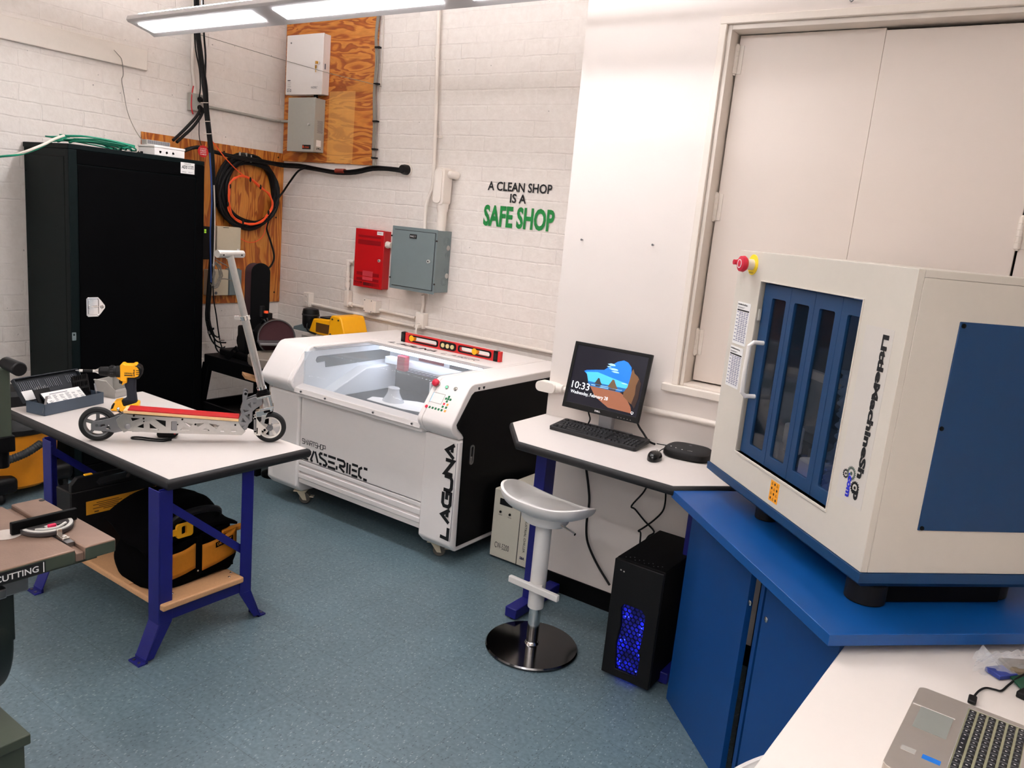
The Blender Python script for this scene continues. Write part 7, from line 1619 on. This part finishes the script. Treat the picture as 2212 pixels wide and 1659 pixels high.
part('honeycomb_grille', g, mat('dark_blue_plastic',(14,16,60),0.5,noise=0), T, smooth=False, label='honeycomb grille')
LEDD = mat('blue_led', (40,60,255), 0.4, noise=0, emit=(50,70,255), estr=3)
for x, z in ((wx0+0.02,wz1-0.055),(wx0+0.035,wz1-0.052),(wx1-0.012,wz1-0.08),(wx0+0.012,wz1-0.165),(wx0+0.03,wz1-0.158),(wx1-0.008,wz1-0.20),(wx1-0.016,wz1-0.11),(wx0+0.02,wz0+0.035),(wx1-0.012,wz0+0.02)):
    part('led', MB().ball((x,cy0+0.009,z),(0.003,0.002,0.003),n=8,m=6), LEDD, T, label='bright blue light')
part('under_glow', MB().box((cx0+0.06,cy0+0.016,0.0205),(cx1-0.07,cy0+0.028,0.0215)), LEDD, T, smooth=False, label='blue light under the front edge')
g = MB()
for i in range(12): g.lathe([(0,0),(0.0025,0),(0.0025,0.0008),(0,0.0008)],(cx0+0.03+0.014*i,cy0+0.04+0.012*(i%3),cz1),'z',n=8)
part('top_vents', g, INKG, T, smooth=False)
part('front_ports', MB().box((cx0+0.03,cy0-0.0012,0.492),(cx0+0.036,cy0+0.002,0.497)).box((cx0+0.044,cy0-0.0012,0.489),(cx0+0.05,cy0+0.002,0.494)), LIGHTG, T, smooth=False)
for x in (cx0+0.03,cx1-0.03):
    for y in (cy0+0.05,cy1-0.05): part('foot', MB().cyl((x,y,0),(x,y,0.022),0.016,n=16), BLACKP, T)

# ------------------------------------------------------------------ chiller
T = thing('industrial_chiller', 'cream metal chiller unit on the floor between the laser cutter and the desk', 'chiller', (-2.21,3.7,0))
hx0, hx1, hy0, hy1, hz0, hz1 = -2.368, -2.075, 3.445, 3.95, 0.012, 0.409
part('cabinet', MB().box((hx0,hy0+0.003,hz0),(hx1,hy1,hz1)), CHILL, T, bevel=0.003)
part('front_panel', MB().box((hx0+0.001,hy0,hz0+0.002),(-2.186,hy0+0.004,hz1-0.002)), CHILL, T, bevel=0.001)
part('side_strip', MB().box((-2.183,hy0,hz0+0.002),(hx1-0.001,hy0+0.004,hz1-0.002)), CHILL, T, bevel=0.001)
part('divider', MB().box((-2.187,hy0-0.0006,hz0),(-2.183,hy0+0.003,hz1)), INK, T, smooth=False)
part('display', MB().box((-2.328,hy0-0.001,0.325),(-2.243,hy0+0.002,0.362)), INK, T, label='dark display window', smooth=False)
for x, s in ((-2.318,'ALARM'),(-2.255,'POWER')):
    part('indicator', MB().lathe([(0,-0.006),(0.006,-0.006),(0.0075,0.002),(0,0.002)],(x,hy0,0.283),'y',n=16), BLACKP, T)
    part('indicator_name', MB().text(s, 0.024, 0.006, onback(x-0.012,0.262,hy0-0.0007)), INK, T, smooth=False)
part('model_text', MB().text('CW-5200', 0.098, 0.034, onback(-2.338,0.068,hy0-0.0007), bold=0.0), INK, T, smooth=False)
Mt = frame((-2.150,hy0-0.0007,0.31),(0,0,-1),(1,0,0))
part('vertical_text', MB().text('INDUSTRIAL CHILLER', 0.215, 0.014, Mt, bold=0.006), INK, T, smooth=False)
part('maker_mark', MB().text('S&A', 0.032, 0.016, onback(-2.166,0.052,hy0-0.0007), bold=0.04, shear=0.2), mat('navy_ink',(16,22,70),0.6,noise=0), T, smooth=False)
part('handle', MB().box((-2.318,hy0+0.04,hz1),(-2.300,hy0+0.058,hz1+0.022)).box((-2.10,hy0+0.04,hz1),(-2.085,hy0+0.058,hz1+0.022)).box((-2.318,hy0+0.04,hz1+0.010),(-2.085,hy0+0.058,hz1+0.024)), BLACKP, T, bevel=0.003)
part('filler_cap', MB().cyl((-2.12,hy0+0.13,hz1),(-2.12,hy0+0.13,hz1+0.03),0.022,n=20), BLACKP, T)
part('top_plate', MB().box((hx0+0.02,hy0+0.09,hz1-0.002),(hx1-0.02,hy1-0.03,hz1+0.003)), CHILL, T, bevel=0.002)
for x in (hx0+0.03,hx1-0.03):
    for y in (hy0+0.04,hy1-0.04): part('foot', MB().cyl((x,y,0),(x,y,0.012),0.014,n=14), BLACKP, T)

# ------------------------------------------------------------------ white saddle stool
def stool(loc, rz, label, hs=1.0):
    T = thing('bar_stool', label, 'stool', loc, rz)
    L = dict(local=True)
    part('base_disc', MB().lathe([(0,0),(0.205,0),(0.209,0.004),(0.209,0.010),(0.204,0.016),(0.12,0.019),(0.04,0.022),(0,0.022)],(0,0,0),'z',n=64), mat('dark_chrome',(96,95,96),0.12,1.0,noise=0.02), T, local=True)
    part('gas_column', MB().lathe([(0.034,0.02),(0.030,0.03),(0.027,0.034),(0.027,0.205),(0,0.205)],(0,0,0),'z',n=32), CHROME, T, local=True)
    part('sleeve', MB().lathe([(0.027,0.197),(0.035,0.197),(0.036,0.20),(0.036,0.62),(0,0.62)],(0,0,0),'z',n=36), STOOLW, T, local=True)
    def seat(u, v):
        a = 2*PI*u; ca, sa = math.cos(a), math.sin(a)
        k = math.sin(v*PI/2)
        rx, ry = 0.203*(1+0.03*ca), 0.165
        sg = lambda t: math.copysign(abs(t)**0.8, t)
        x, y = rx*sg(ca)*k, ry*sg(sa)*k
        z = 0.640 + 0.062*v**2.2 + 0.026*abs(ca)**3*v**3 - 0.012*abs(sa)**3*v**3 + 0.012*v**3*(-ca) - 0.20*y*v
        return (x, y, z)
    part('seat', MB().grid(seat, 56, 14), STOOLW, T, local=True, solid=0.012, bevel=0.004)
    part('seat_underside', MB().lathe([(0.045,0.585),(0.085,0.60),(0.095,0.615),(0.10,0.64),(0.13,0.665),(0.05,0.66)],(0,0,0),'z',n=40,M=Matrix.Diagonal((1.15,0.92,1,1))), STOOLW, T, local=True)
    part('height_lever', MB().cyl((0.09,-0.03,0.625),(0.185,-0.055,0.612),0.006,n=10), CHROME, T, local=True)
    part('footrest', MB().box((-0.12,-0.062,0.292),(0.145,-0.040,0.322)), STOOLW, T, local=True, bevel=0.004)
    part('footrest_bracket', MB().prism([(-0.025,0.0),(0.03,0.0),(0.05,-0.045),(-0.03,-0.045)],0.297,0.317,'z'), STOOLW, T, local=True, bevel=0.003)
    return T
ST = stool((-1.65,2.80,0), 0.0, 'white saddle stool with a round chrome base in front of the computer desk')
for o in ST.children:
    if o.name.startswith('footrest'): o.rotation_euler = (0,0,math.radians(-3))
copy_thing(ST, (-0.265,1.60,0), 'white stool seat peeking out under the white table at the lower right', math.radians(80))
# ------------------------------------------------------------------ corner bench under the milling machine
BZ = 0.905
T = thing('corner_bench', 'blue corner bench with a thick top carrying the milling machine', 'bench', (-0.35,2.75,0))
bp = [(-1.088,2.787),(-0.318,2.018),(0.45,2.786),(0.45,3.33),(-0.545,3.33)]
part('bench_top', MB().prism(bp, BZ-0.032, BZ, 'z'), BENCHB, T, bevel=0.0015)
inset = 0.10; dv = Vector((1,-1,0)).normalized(); nv = Vector((1,1,0)).normalized()
O_ = Vector((-1.088,2.787,0))+nv*inset
def bpan(s0, s1, nm): 
    a = O_+dv*s0; b = O_+dv*s1
    M = frame((a.x,a.y,0),(dv.x,dv.y,0),(0,0,1))
    return part(nm, MB().box((0,0.0,-0.022),(s1-s0,BZ-0.033,0),M), PANELB, T, bevel=0.001), M
p1, M1 = bpan(0.0, 0.5, 'front_panel')
p2, M2 = bpan(0.605, 1.0, 'front_panel')
part('panel_gap_back', MB().box((0.4,0.0,-0.12),(0.75,BZ-0.033,-0.10),M1), BLACKM, T, smooth=False)
part('panel_return', MB().box((0.535,0,-0.10),(0.557,BZ-0.033,-0.022),M1), PANELB, T, bevel=0.001)
for M, u in ((M1,0.525),(M2,0.03)): part('bolt_head', MB().lathe([(0.006,0.0),(0.0095,0.001),(0.0095,0.004),(0.006,0.006),(0.0,0.0055)],(0,0,0),'z',n=18,M=M @ Matrix.Translation((u,0.70,0))), CHROME, T)
Mr = frame((-0.318+0.0+0.0,2.018+2*0.0707,0),(nv.x,nv.y,0),(0,0,1))
part('side_panel', MB().box((0.06,0.0,-0.02),(0.95,BZ-0.033,0.0),Mr), PANELB, T, bevel=0.001)

# ------------------------------------------------------------------ enclosed milling machine
F = Vector((-0.301,2.204,0)); WF, DF = 0.982, 0.62
fz0, fz1 = 1.02, 1.835
T = thing('milling_machine', 'grey and blue enclosed milling machine on the blue corner bench', 'milling machine', (-0.43,3.0,BZ))
Lc = F + Vector((-1,1,0)).normalized()*WF
MF = frame((Lc.x,Lc.y,0),(dv.x,dv.y,0),(0,0,1))         # front: u to the right, v = height
MSd = frame((F.x,F.y,0),(nv.x,nv.y,0),(0,0,1))           # right side
DO = (0.192,1.123,0.782,1.735)
part('front_panel', MB().plate([(0,fz0),(WF,fz0),(WF,fz1),(0,fz1)],[[(DO[0],DO[1]),(DO[2],DO[1]),(DO[2],DO[3]),(DO[0],DO[3])]],-0.02,0,MF), MILLG, T, bevel=0.0015)
sh = MB().box((0.0,fz0,-DF+0.0205),(0.02,fz1-0.0205,-0.0205),MF).box((WF-0.02,fz0,-DF+0.0205),(WF,fz1-0.0205,-0.0205),MF).box((0,fz1-0.02,-DF+0.0205),(WF,fz1,-0.0205),MF).box((0,fz0,-DF),(WF,fz1,-DF+0.02),MF)
part('outer_shell', sh, MILLG, T, bevel=0.0015)
part('opening_lip', MB().plate([(DO[0]-0.004,DO[1]-0.008),(DO[2]+0.004,DO[1]-0.008),(DO[2]+0.004,DO[3]+0.004),(DO[0]-0.004,DO[3]+0.004)],[[(DO[0],DO[1]),(DO[2],DO[1]),(DO[2],DO[3]),(DO[0],DO[3])]],-0.03,0.003,MF), MILLG, T, bevel=0.001)
# skirt with bevelled underside
n = 4
def skl(off, z): 
    a = MF @ Vector((-off,0,off)); b = MF @ Vector((WF+off,0,off)); c = MF @ Vector((WF+off,0,-DF-off)); d = MF @ Vector((-off,0,-DF-off))
    return [(p.x,p.y,z) for p in (a,b,c,d)]
vs = skl(0.002,1.019)+skl(0.006,1.019)+skl(0.006,0.992)+skl(-0.03,0.966); 
part('skirt', MB().add(vs,[(i+k*4,(i+1)%4+k*4,(i+1)%4+4+k*4,i+4+k*4) for k in range(3) for i in range(4)]+[(12,15,14,13),(0,1,2,3)]), MILLB, T, smooth=False)
for u, w in ((0.30,-0.10),(0.905,-0.085),(0.86,-0.52),(0.16,-0.50)):
    p = MF @ Vector((u,0,w))
    part('foot', MB().cyl((p.x,p.y,BZ),(p.x,p.y,0.967),0.04 if u<0.5 else 0.055,n=24), BLACKP, T, bevel=0.004)
part('machine_base', MB().box((0.50,BZ+0.004,-0.50),(0.93,0.967,-0.12),MF), BLACKM, T)
# folding doors
wins = [(0.258,0.350),(0.404,0.494),(0.552,0.637),(0.700,0.776)]; seams = [DO[0]+0.004,0.376,0.522,0.667,DO[2]-0.002]
GLASS = mat('tinted_window', (30,40,52), 0.05, noise=0.0, alpha=0.35, spec=0.8)
for i in range(4):
    a, b = seams[i]+0.001, seams[i+1]-0.001
    d = part('folding_door', MB().plate([(a,DO[1]+0.002),(b,DO[1]+0.002),(b,DO[3]-0.004),(a,DO[3]-0.004)],[rrect(wins[i][0],1.166,wins[i][1],1.685,0.008)],-0.026,-0.014,MF), MILLB, T, bevel=0.001)
    part('window', MB().box((wins[i][0]-0.006,1.160,-0.024),(wins[i][1]+0.006,1.691,-0.021),MF), GLASS, d, smooth=False, label='dark see-through window')
part('door_hinge', MB().cyl((0.198,1.60,-0.008),(0.198,1.64,-0.008),0.006,n=10,M=MF), LIGHTG, T)
part('door_handle', MB().tube([(0.245,1.527,-0.014),(0.245,1.527,0.022),(0.244,1.515,0.036),(0.243,1.43,0.038),(0.242,1.348,0.036),(0.242,1.336,0.022),(0.242,1.336,-0.014)],0.008,n=12,M=MF), WHITE, T, label='white pull handle')
# emergency stop buttons
ES = (0.113,1.788)
part('stop_ring', MB().lathe([(0.02,0.0),(0.036,0.0),(0.036,0.003),(0.02,0.003)],(ES[0],ES[1],0),'z',n=32,M=MF), mat('safety_yellow',(246,214,40),0.45,noise=0.02), T, label='yellow ring')
part('stop_ring_text', MB().text('EMERGENCY', 0.034, 0.006, MF @ Matrix.Translation((ES[0]-0.018,ES[1]-0.031,0.0035))), INK, T, smooth=False)
part('stop_collar', MB().lathe([(0,0.003),(0.019,0.003),(0.019,0.03),(0,0.03)],(ES[0],ES[1],0),'z',n=24,M=MF), mat('collar_ivory',(226,218,206),0.4,noise=0), T)
part('stop_button', MB().lathe([(0,0.03),(0.024,0.03),(0.029,0.038),(0.027,0.05),(0.012,0.054),(0,0.054)],(ES[0],ES[1],0),'z',n=28,M=MF), KR, T, label='red mushroom button')
part('stop_arrow', MB().lathe([(0.0125,0.0525),(0.0155,0.0525),(0.0155,0.0535),(0.0125,0.0535)],(ES[0],ES[1],0.0006),'z',n=24,M=MF,ring=True), INKW, T)
part('small_ring', MB().lathe([(0.008,0.0),(0.022,0.0),(0.022,0.003),(0.008,0.003)],(0.030,1.790,0),'z',n=24,M=MF), mat('safety_yellow',(246,214,40),0.45), T)
part('small_button', MB().cyl((0.030,1.790,0.003),(0.030,1.790,0.022),0.011,n=16,M=MF).cyl((0.030,1.790,0.022),(0.030,1.790,0.036),0.0095,n=12,M=MF), KR, T)
# printed tables, warning label, name strip
def table_label(u0, v0, u1, v1):
    part('spec_label', MB().box((u0,v0,-0.001),(u1,v1,0.0008),MF), PAPER, T, label='white printed table label', smooth=False)
    W, H = u1-u0, v1-v0
    M = MF @ Matrix.Translation((u0,v0,0.001))
    g = MB().text('LittleMachineShop', W*0.72, H*0.05, M @ Matrix.Translation((W*0.05,H*0.915,0)), bold=0.03)
    g.box((W*0.05,H*0.79,0),(W*0.95,H*0.825,0.0004),M)
    g.box((W*0.05,H*0.875,0),(W*0.6,H*0.882,0.0004),M).box((W*0.05,H*0.855,0),(W*0.5,H*0.862,0.0004),M)
    part('label_header', g, INK, T, smooth=False)
    g = MB(); random.seed(int(u0*1000))
    for r in range(17):
        for c in range(5):
            if c == 0 and r%2: continue
            g.box((W*(0.06+0.18*c),H*(0.75-0.0425*r),0),(W*(0.06+0.18*c)+W*random.uniform(0.10,0.15),H*(0.75-0.0425*r)+H*0.021,0.0004),M)
    for r in range(0,17,2): g.box((W*0.05,H*(0.735-0.0425*r),0),(W*0.95,H*(0.737-0.0425*r),0.0003),M)
    part('label_rows', g, mat('violet_grey_ink',(128,128,150),0.6,noise=0), T, smooth=False)
table_label(0.040,1.496,0.142,1.650); table_label(0.034,1.336,0.136,1.486)
WL = (0.465,1.037,0.520,1.106)
part('warning_label', MB().box((WL[0],WL[1],-0.001),(WL[2],WL[3],0.0008),MF), mat('warning_orange',(244,160,30),0.5,noise=0.03), T, label='orange warning label', smooth=False)
g = MB()
for r in range(4):
    for c in range(3):
        x = WL[0]+0.006+0.0165*c; y = WL[1]+0.004+0.0165*r
        if (r+c)%2: g.stroke([(x+0.001,y+0.002),(x+0.005,y+0.010),(x+0.009,y+0.002)],0.0012,MF,depth=0.001,closed=True)
        else: g.add([(x+0.005+0.0042*math.cos(2*PI*k/10),y+0.006+0.0048*math.sin(2*PI*k/10),0.001) for k in range(10)],[tuple(range(10))],MF)
part('warning_symbols', g, INK, T, smooth=False)
part('name_strip', MB().box((0.815,1.178,-0.001),(0.936,1.672,0.0006),MF), mat('name_strip_grey',(204,197,189),0.45,noise=0.02), T, smooth=False, label='long grey name sticker')
ub, ut = 0.893, 0.9185
Mn = MF @ frame((ub,1.656,0.0009),(0,-1,0),(1,0,0))
LN = 1.656-1.192
def slab_text(mb, s, L, H, M, wt):
    """heavy slab lettering: bold text with thick serifs added by a wider offset"""
    return mb.text(s, L, H, M, bold=wt, spacing=0.94)
part('name_lettering', MB().text('LittleMachineSh', LN*0.855, 0.0275, Mn, bold=0.055, spacing=1.02), INK, T, smooth=False)
part('name_last_letter', MB().text('p', LN*0.055, 0.0275, Mn @ Matrix.Translation((LN*0.935,-0.008,0)), bold=0.055), INK, T, smooth=False)
def gear(mb, c, r, n, M, hole, dpt=0.0):
    out = []
    for k in range(n*4):
        a = 2*PI*k/(n*4); rr = r if k%4 in (0,1) else r*0.84; out.append((c[0]+rr*math.cos(a),c[1]+rr*math.sin(a)))
    inn = [(c[0]+hole*math.cos(2*PI*k/20),c[1]+hole*math.sin(2*PI*k/20)) for k in range(20)]
    mb.plate(out,[inn],0.0008+dpt,0.001+dpt,M)
    core = [(c[0]+hole*0.45*math.cos(2*PI*k/14),c[1]+hole*0.45*math.sin(2*PI*k/14)) for k in range(14)]
    mb.plate(core,[],0.0008+dpt,0.001+dpt,M)
GA, GB, GC = (0.868,1.262), (0.844,1.254), (0.894,1.229)
g = MB(); gear(g, GB, 0.014, 12, MF, 0.0075); part('logo_gear', g, INK, T, smooth=False)
g = MB(); gear(g, GA, 0.021, 20, MF, 0.012, 0.0002); part('logo_gear', g, mat('gear_green_grey',(84,96,88),0.6,noise=0), T, smooth=False)
g = MB(); gear(g, GC, 0.0195, 16, MF, 0.0105, 0.0003); part('logo_gear', g, INK, T, smooth=False)
part('logo_com', MB().text('.com', 0.068, 0.0165, MF @ frame((0.858,1.262,0.0014),(0,-1,0),(1,0,0)), bold=0.05), mat('logo_blue',(30,40,190),0.5,noise=0), T, smooth=False)
# side access panel
part('access_panel', MB().box((0.145,1.145,-0.004),(0.545,1.712,0.0035),MSd), MILLB, T, bevel=0.0015, label='blue side panel')
for s, z in ((0.155,1.702),(0.152,1.43),(0.155,1.152),(0.535,1.702),(0.535,1.152)):
    part('panel_screw', MB().lathe([(0,0.003),(0.0065,0.003),(0.006,0.006),(0,0.0068)],(s,z,0),'z',n=14,M=MSd), BLACKM, T)
# inside: blue tray, column, head, table and wrapped parts
MI_ = mat('mill_interior', (24,30,38), 0.6, noise=0.1)
part('inner_lining', MB().box((0.02,fz0,-DF+0.02),(WF-0.02,fz1-0.02,-DF+0.03),MF).box((0.02,fz0,-DF+0.03),(0.03,fz1-0.02,-0.05),MF).box((WF-0.03,fz0,-DF+0.03),(WF-0.02,fz1-0.02,-0.05),MF), MI_, T, smooth=False)
part('chip_tray', MB().box((0.03,1.05,-DF+0.03),(WF-0.03,1.07,-0.03),MF).box((0.2,1.07,-0.10),(0.9,1.11,-0.04),MF), mat('tray_blue',(24,90,190),0.4,noise=0.05), T)
part('column', MB().box((0.42,1.07,-0.58),(0.60,1.79,-0.44),MF), MILLB, T, bevel=0.01)
part('spindle_head', MB().box((0.40,1.46,-0.45),(0.62,1.76,-0.22),MF).cyl((0.51,1.40,-0.31),(0.51,1.46,-0.31),0.04,n=20,M=MF), mat('head_grey',(120,124,126),0.5,noise=0.08), T, bevel=0.01)
part('cross_table', MB().box((0.18,1.19,-0.36),(0.86,1.225,-0.22),MF).box((0.36,1.08,-0.42),(0.66,1.19,-0.18),MF), mat('table_steel',(150,152,154),0.4,0.7,noise=0.08), T, bevel=0.003)
part('axis_motor', MB().box((0.20,1.10,-0.20),(0.30,1.19,-0.10),MF), mat('head_grey',(120,124,126),0.5), T, bevel=0.006)
part('splash_guard', MB().box((0.26,1.42,-0.21),(0.66,1.45,-0.19),MF), mat('guard_beige',(170,164,150),0.5,noise=0.05), T)
part('paper_bag', MB().box((0.22,1.16,-0.16),(0.30,1.26,-0.12),MF @ Matrix.Translation((0.06,0,0.0))).box((0.5,1.14,-0.13),(0.62,1.20,-0.06),MF), PAPER, T, bevel=0.01)
part('work_light', MB().cyl((0.25,1.78,-0.12),(0.75,1.78,-0.12),0.012,n=12,M=MF), mat('mill_lamp',(120,160,255),0.4,noise=0,emit=(120,160,255),estr=3.0), T, label='blue white work light')
part('tray_light', MB().cyl((0.45,1.10,-0.035),(0.90,1.10,-0.035),0.004,n=10,M=MF), mat('mill_lamp_low',(60,110,255),0.4,noise=0,emit=(60,110,255),estr=6.0), T, label='blue light strip')
def wrapf(u, v):
    random.seed(int(u*997)*31+int(v*991))
    return (0.67+0.12*u, 1.12+0.40*v, -0.07+0.02*math.sin(11*u+7*v)+0.014*math.sin(37*u+23*v)+0.01*math.sin(61*v-29*u))
part('bubble_wrap', MB().grid(wrapf, 26, 60, MF), mat('bubble_film',(170,200,235),0.06,noise=0,alpha=0.42,spec=1.0), T)

# ------------------------------------------------------------------ white table at the lower right
WZ = 0.846
T = thing('white_table', 'plain white table top with an angled corner at the lower right', 'table', (0.3,1.6,0))
wp = [(-0.292,2.138),(-0.352,0.7),(1.15,0.7),(1.15,2.2),(0.45,2.88)]
part('tabletop', MB().prism(wp, WZ-0.024, WZ, 'z'), mat('table_white_laminate',(238,229,221),0.45,noise=0.01), T, bevel=0.004, seg=3)
for x, y in ((1.05,0.85),(1.05,2.05),(0.05,0.82)): part('leg', MB().cyl((x,y,0),(x,y,WZ-0.024),0.022,n=18), STEEL, T)
# laptop
T = thing('laptop', 'silver laptop with black keys cut off by the lower right corner', 'laptop', (0.05,1.8,WZ))
a_ = Vector((-0.045,-1,0)).normalized()
Ml = frame((-0.100,2.004,WZ+0.0015),(a_.x,a_.y,0),(-a_.y*1.0,a_.x*1.0,0))
Ml = Matrix.Translation((-0.100,2.004,WZ+0.0015)) @ Matrix(((a_.x,-a_.y,0,0),(a_.y,a_.x,0,0),(0,0,1,0),(0,0,0,1)))   # x along the front edge, y to the screen
part('base', MB().plate(rrect(0,0,0.385,0.262,0.016),[],0,0.017,Ml), SILVER, T, bevel=0.003)
part('touchpad', MB().box((0.095,0.020,0.0165),(0.196,0.086,0.0176),Ml), mat('touchpad_grey',(132,134,128),0.45,noise=0.04), T, smooth=False, label='grey touchpad')
part('touchpad_rim', MB().box((0.0945,0.003,0.0165),(0.0965,0.089,0.018),Ml), WHITE, T, smooth=False)
part('key_well', MB().plate(rrect(0.018,0.104,0.368,0.222,0.004),[rrect(0.0195,0.1055,0.3665,0.2205,0.003)],0.0165,0.0185,Ml), LIGHTG, T, smooth=False)
part('key_bed', MB().box((0.019,0.105,0.0166),(0.367,0.221,0.0172),Ml), mat('key_bed_olive',(140,138,112),0.5,noise=0.05), T, smooth=False)
q = list(T['_inv']); INVL = Matrix((q[0:4],q[4:8],q[8:12],q[12:16])); MLT = Ml @ Matrix.Translation((0,0,0.0168)) @ Matrix.Diagonal((1,1,0.45,1))
for r in range(6):
    y = 0.1155+0.0192*r; ws = [1.3,1.0,1.0,1.0,5.0,1.0,1.0,1.0,1.0,1.0,1.0] if r == 0 else ([1.6]+[1]*13 if r%2 else [1.2]+[1]*14)
    ws = ws[::-1]; x = 0.024
    ws = list(ws)
    for w in ws:
        if x+w*0.0192 > 0.366: break
        lay_key(T, INVL, MLT, x+w*0.0192/2, y, w*0.0192-0.0012, 0.0150, KEYB); x += w*0.0192
g = MB()
for r in range(6):
    for i in range(16): g.box((0.032+i*0.0192,0.113+0.0192*r,0.0197),(0.0345+i*0.0192,0.117+0.0192*r,0.0199),Ml)
part('key_legends', g, INKW, T, smooth=False)
part('sticker', MB().box((0.285,0.018,0.0168),(0.303,0.045,0.0175),Ml), LIGHTG, T, smooth=False, label='small grey certification stickers')
part('sticker', MB().box((0.288,0.058,0.0168),(0.305,0.092,0.0175),Ml), mat('sticker_blue',(30,110,200),0.4,noise=0.05), T, smooth=False, label='blue processor sticker')
part('lid', MB().box((0,0,0),(0.385,0.012,0.255),Ml @ Matrix.Translation((0,0.255,0.014)) @ Matrix.Rotation(math.radians(-28),4,'X')), SILVER, T, bevel=0.003)
T = thing('usb_cable', 'short black cable plugged into the edge of the laptop', 'cable', (0.03,2.05,WZ))
u0 = (0.007,2.047,0.853)
part('plug', MB().box((u0[0]-0.008,u0[1]-0.012,WZ+0.002),(u0[0]+0.010,u0[1]+0.022,WZ+0.012)), BLACKP, T, bevel=0.003)
part('cord', MB().tube([(u0[0]+0.002,u0[1]+0.018,0.853),(0.017,2.108,0.853),(0.030,2.142,0.851),(0.049,2.152,0.850),(0.062,2.158,0.850),(0.074,2.197,0.852),(0.088,2.238,0.856),(0.103,2.271,0.860),(0.129,2.331,0.860)],0.0026,n=8,smooth=5), CABLE, T)
# plastic bag of parts
T = thing('plastic_bag', 'crumpled clear plastic bag of blue and green parts on the white table', 'bag', (0.05,2.32,WZ))
def bagf(u, v):
    x0, y0 = -0.005, 2.205
    a = 0.22*u; b = 0.20*v
    X = x0 + a*0.75 + b*0.02; Y = y0 + a*0.45 + b*0.62 - 0.02*u
    z = WZ+0.004+0.042*math.sin(PI*min(1,u*1.05))*math.sin(PI*v)+0.006*math.sin(17*u+9*v)*math.sin(13*v)+0.005*math.sin(31*u-23*v)
    return (X, Y, max(z, WZ+0.0015))
part('film', MB().grid(bagf, 34, 30), PURPLEL, T)
part('film_tail', MB().grid(lambda u,v: (-0.012+0.07*u+0.03*v, 2.285+0.03*v-0.05*u+0.02*u*v, WZ+0.004+0.035*(1-u)*math.sin(PI*v)+0.006*math.sin(14*v+5*u)), 12, 12), PURPLEL, T)
MB0 = Matrix.Translation((0.055,2.250,WZ+0.003)) @ Matrix.Rotation(math.radians(-38),4,'Z')
part('blue_part', MB().box((-0.022,-0.03,0),(0.022,0.03,0.012),MB0), mat('part_blue',(42,56,130),0.5,noise=0.08), T, bevel=0.002)
part('green_board', MB().box((-0.02,-0.035,0.004),(0.03,0.035,0.008),Matrix.Translation((0.10,2.235,WZ+0.003)) @ Matrix.Rotation(0.5,4,'Z')), mat('board_green',(14,72,50),0.45,noise=0.15), T, bevel=0.001)
part('brown_part', MB().box((-0.045,-0.03,0.003),(0.04,0.03,0.022),Matrix.Translation((0.095,2.305,WZ+0.003)) @ Matrix.Rotation(0.65,4,'Z')), mat('part_brown',(112,98,80),0.6,noise=0.15), T, bevel=0.006)
solo('black_adapter', MB().box((-0.03,-0.018,0),(0.05,0.02,0.016),Matrix.Translation((0.125,2.165,WZ+0.0006)) @ Matrix.Rotation(-0.35,4,'Z')), BLACKP, 'small black adapter block beside the plastic bag', 'adapter', bevel=0.003)
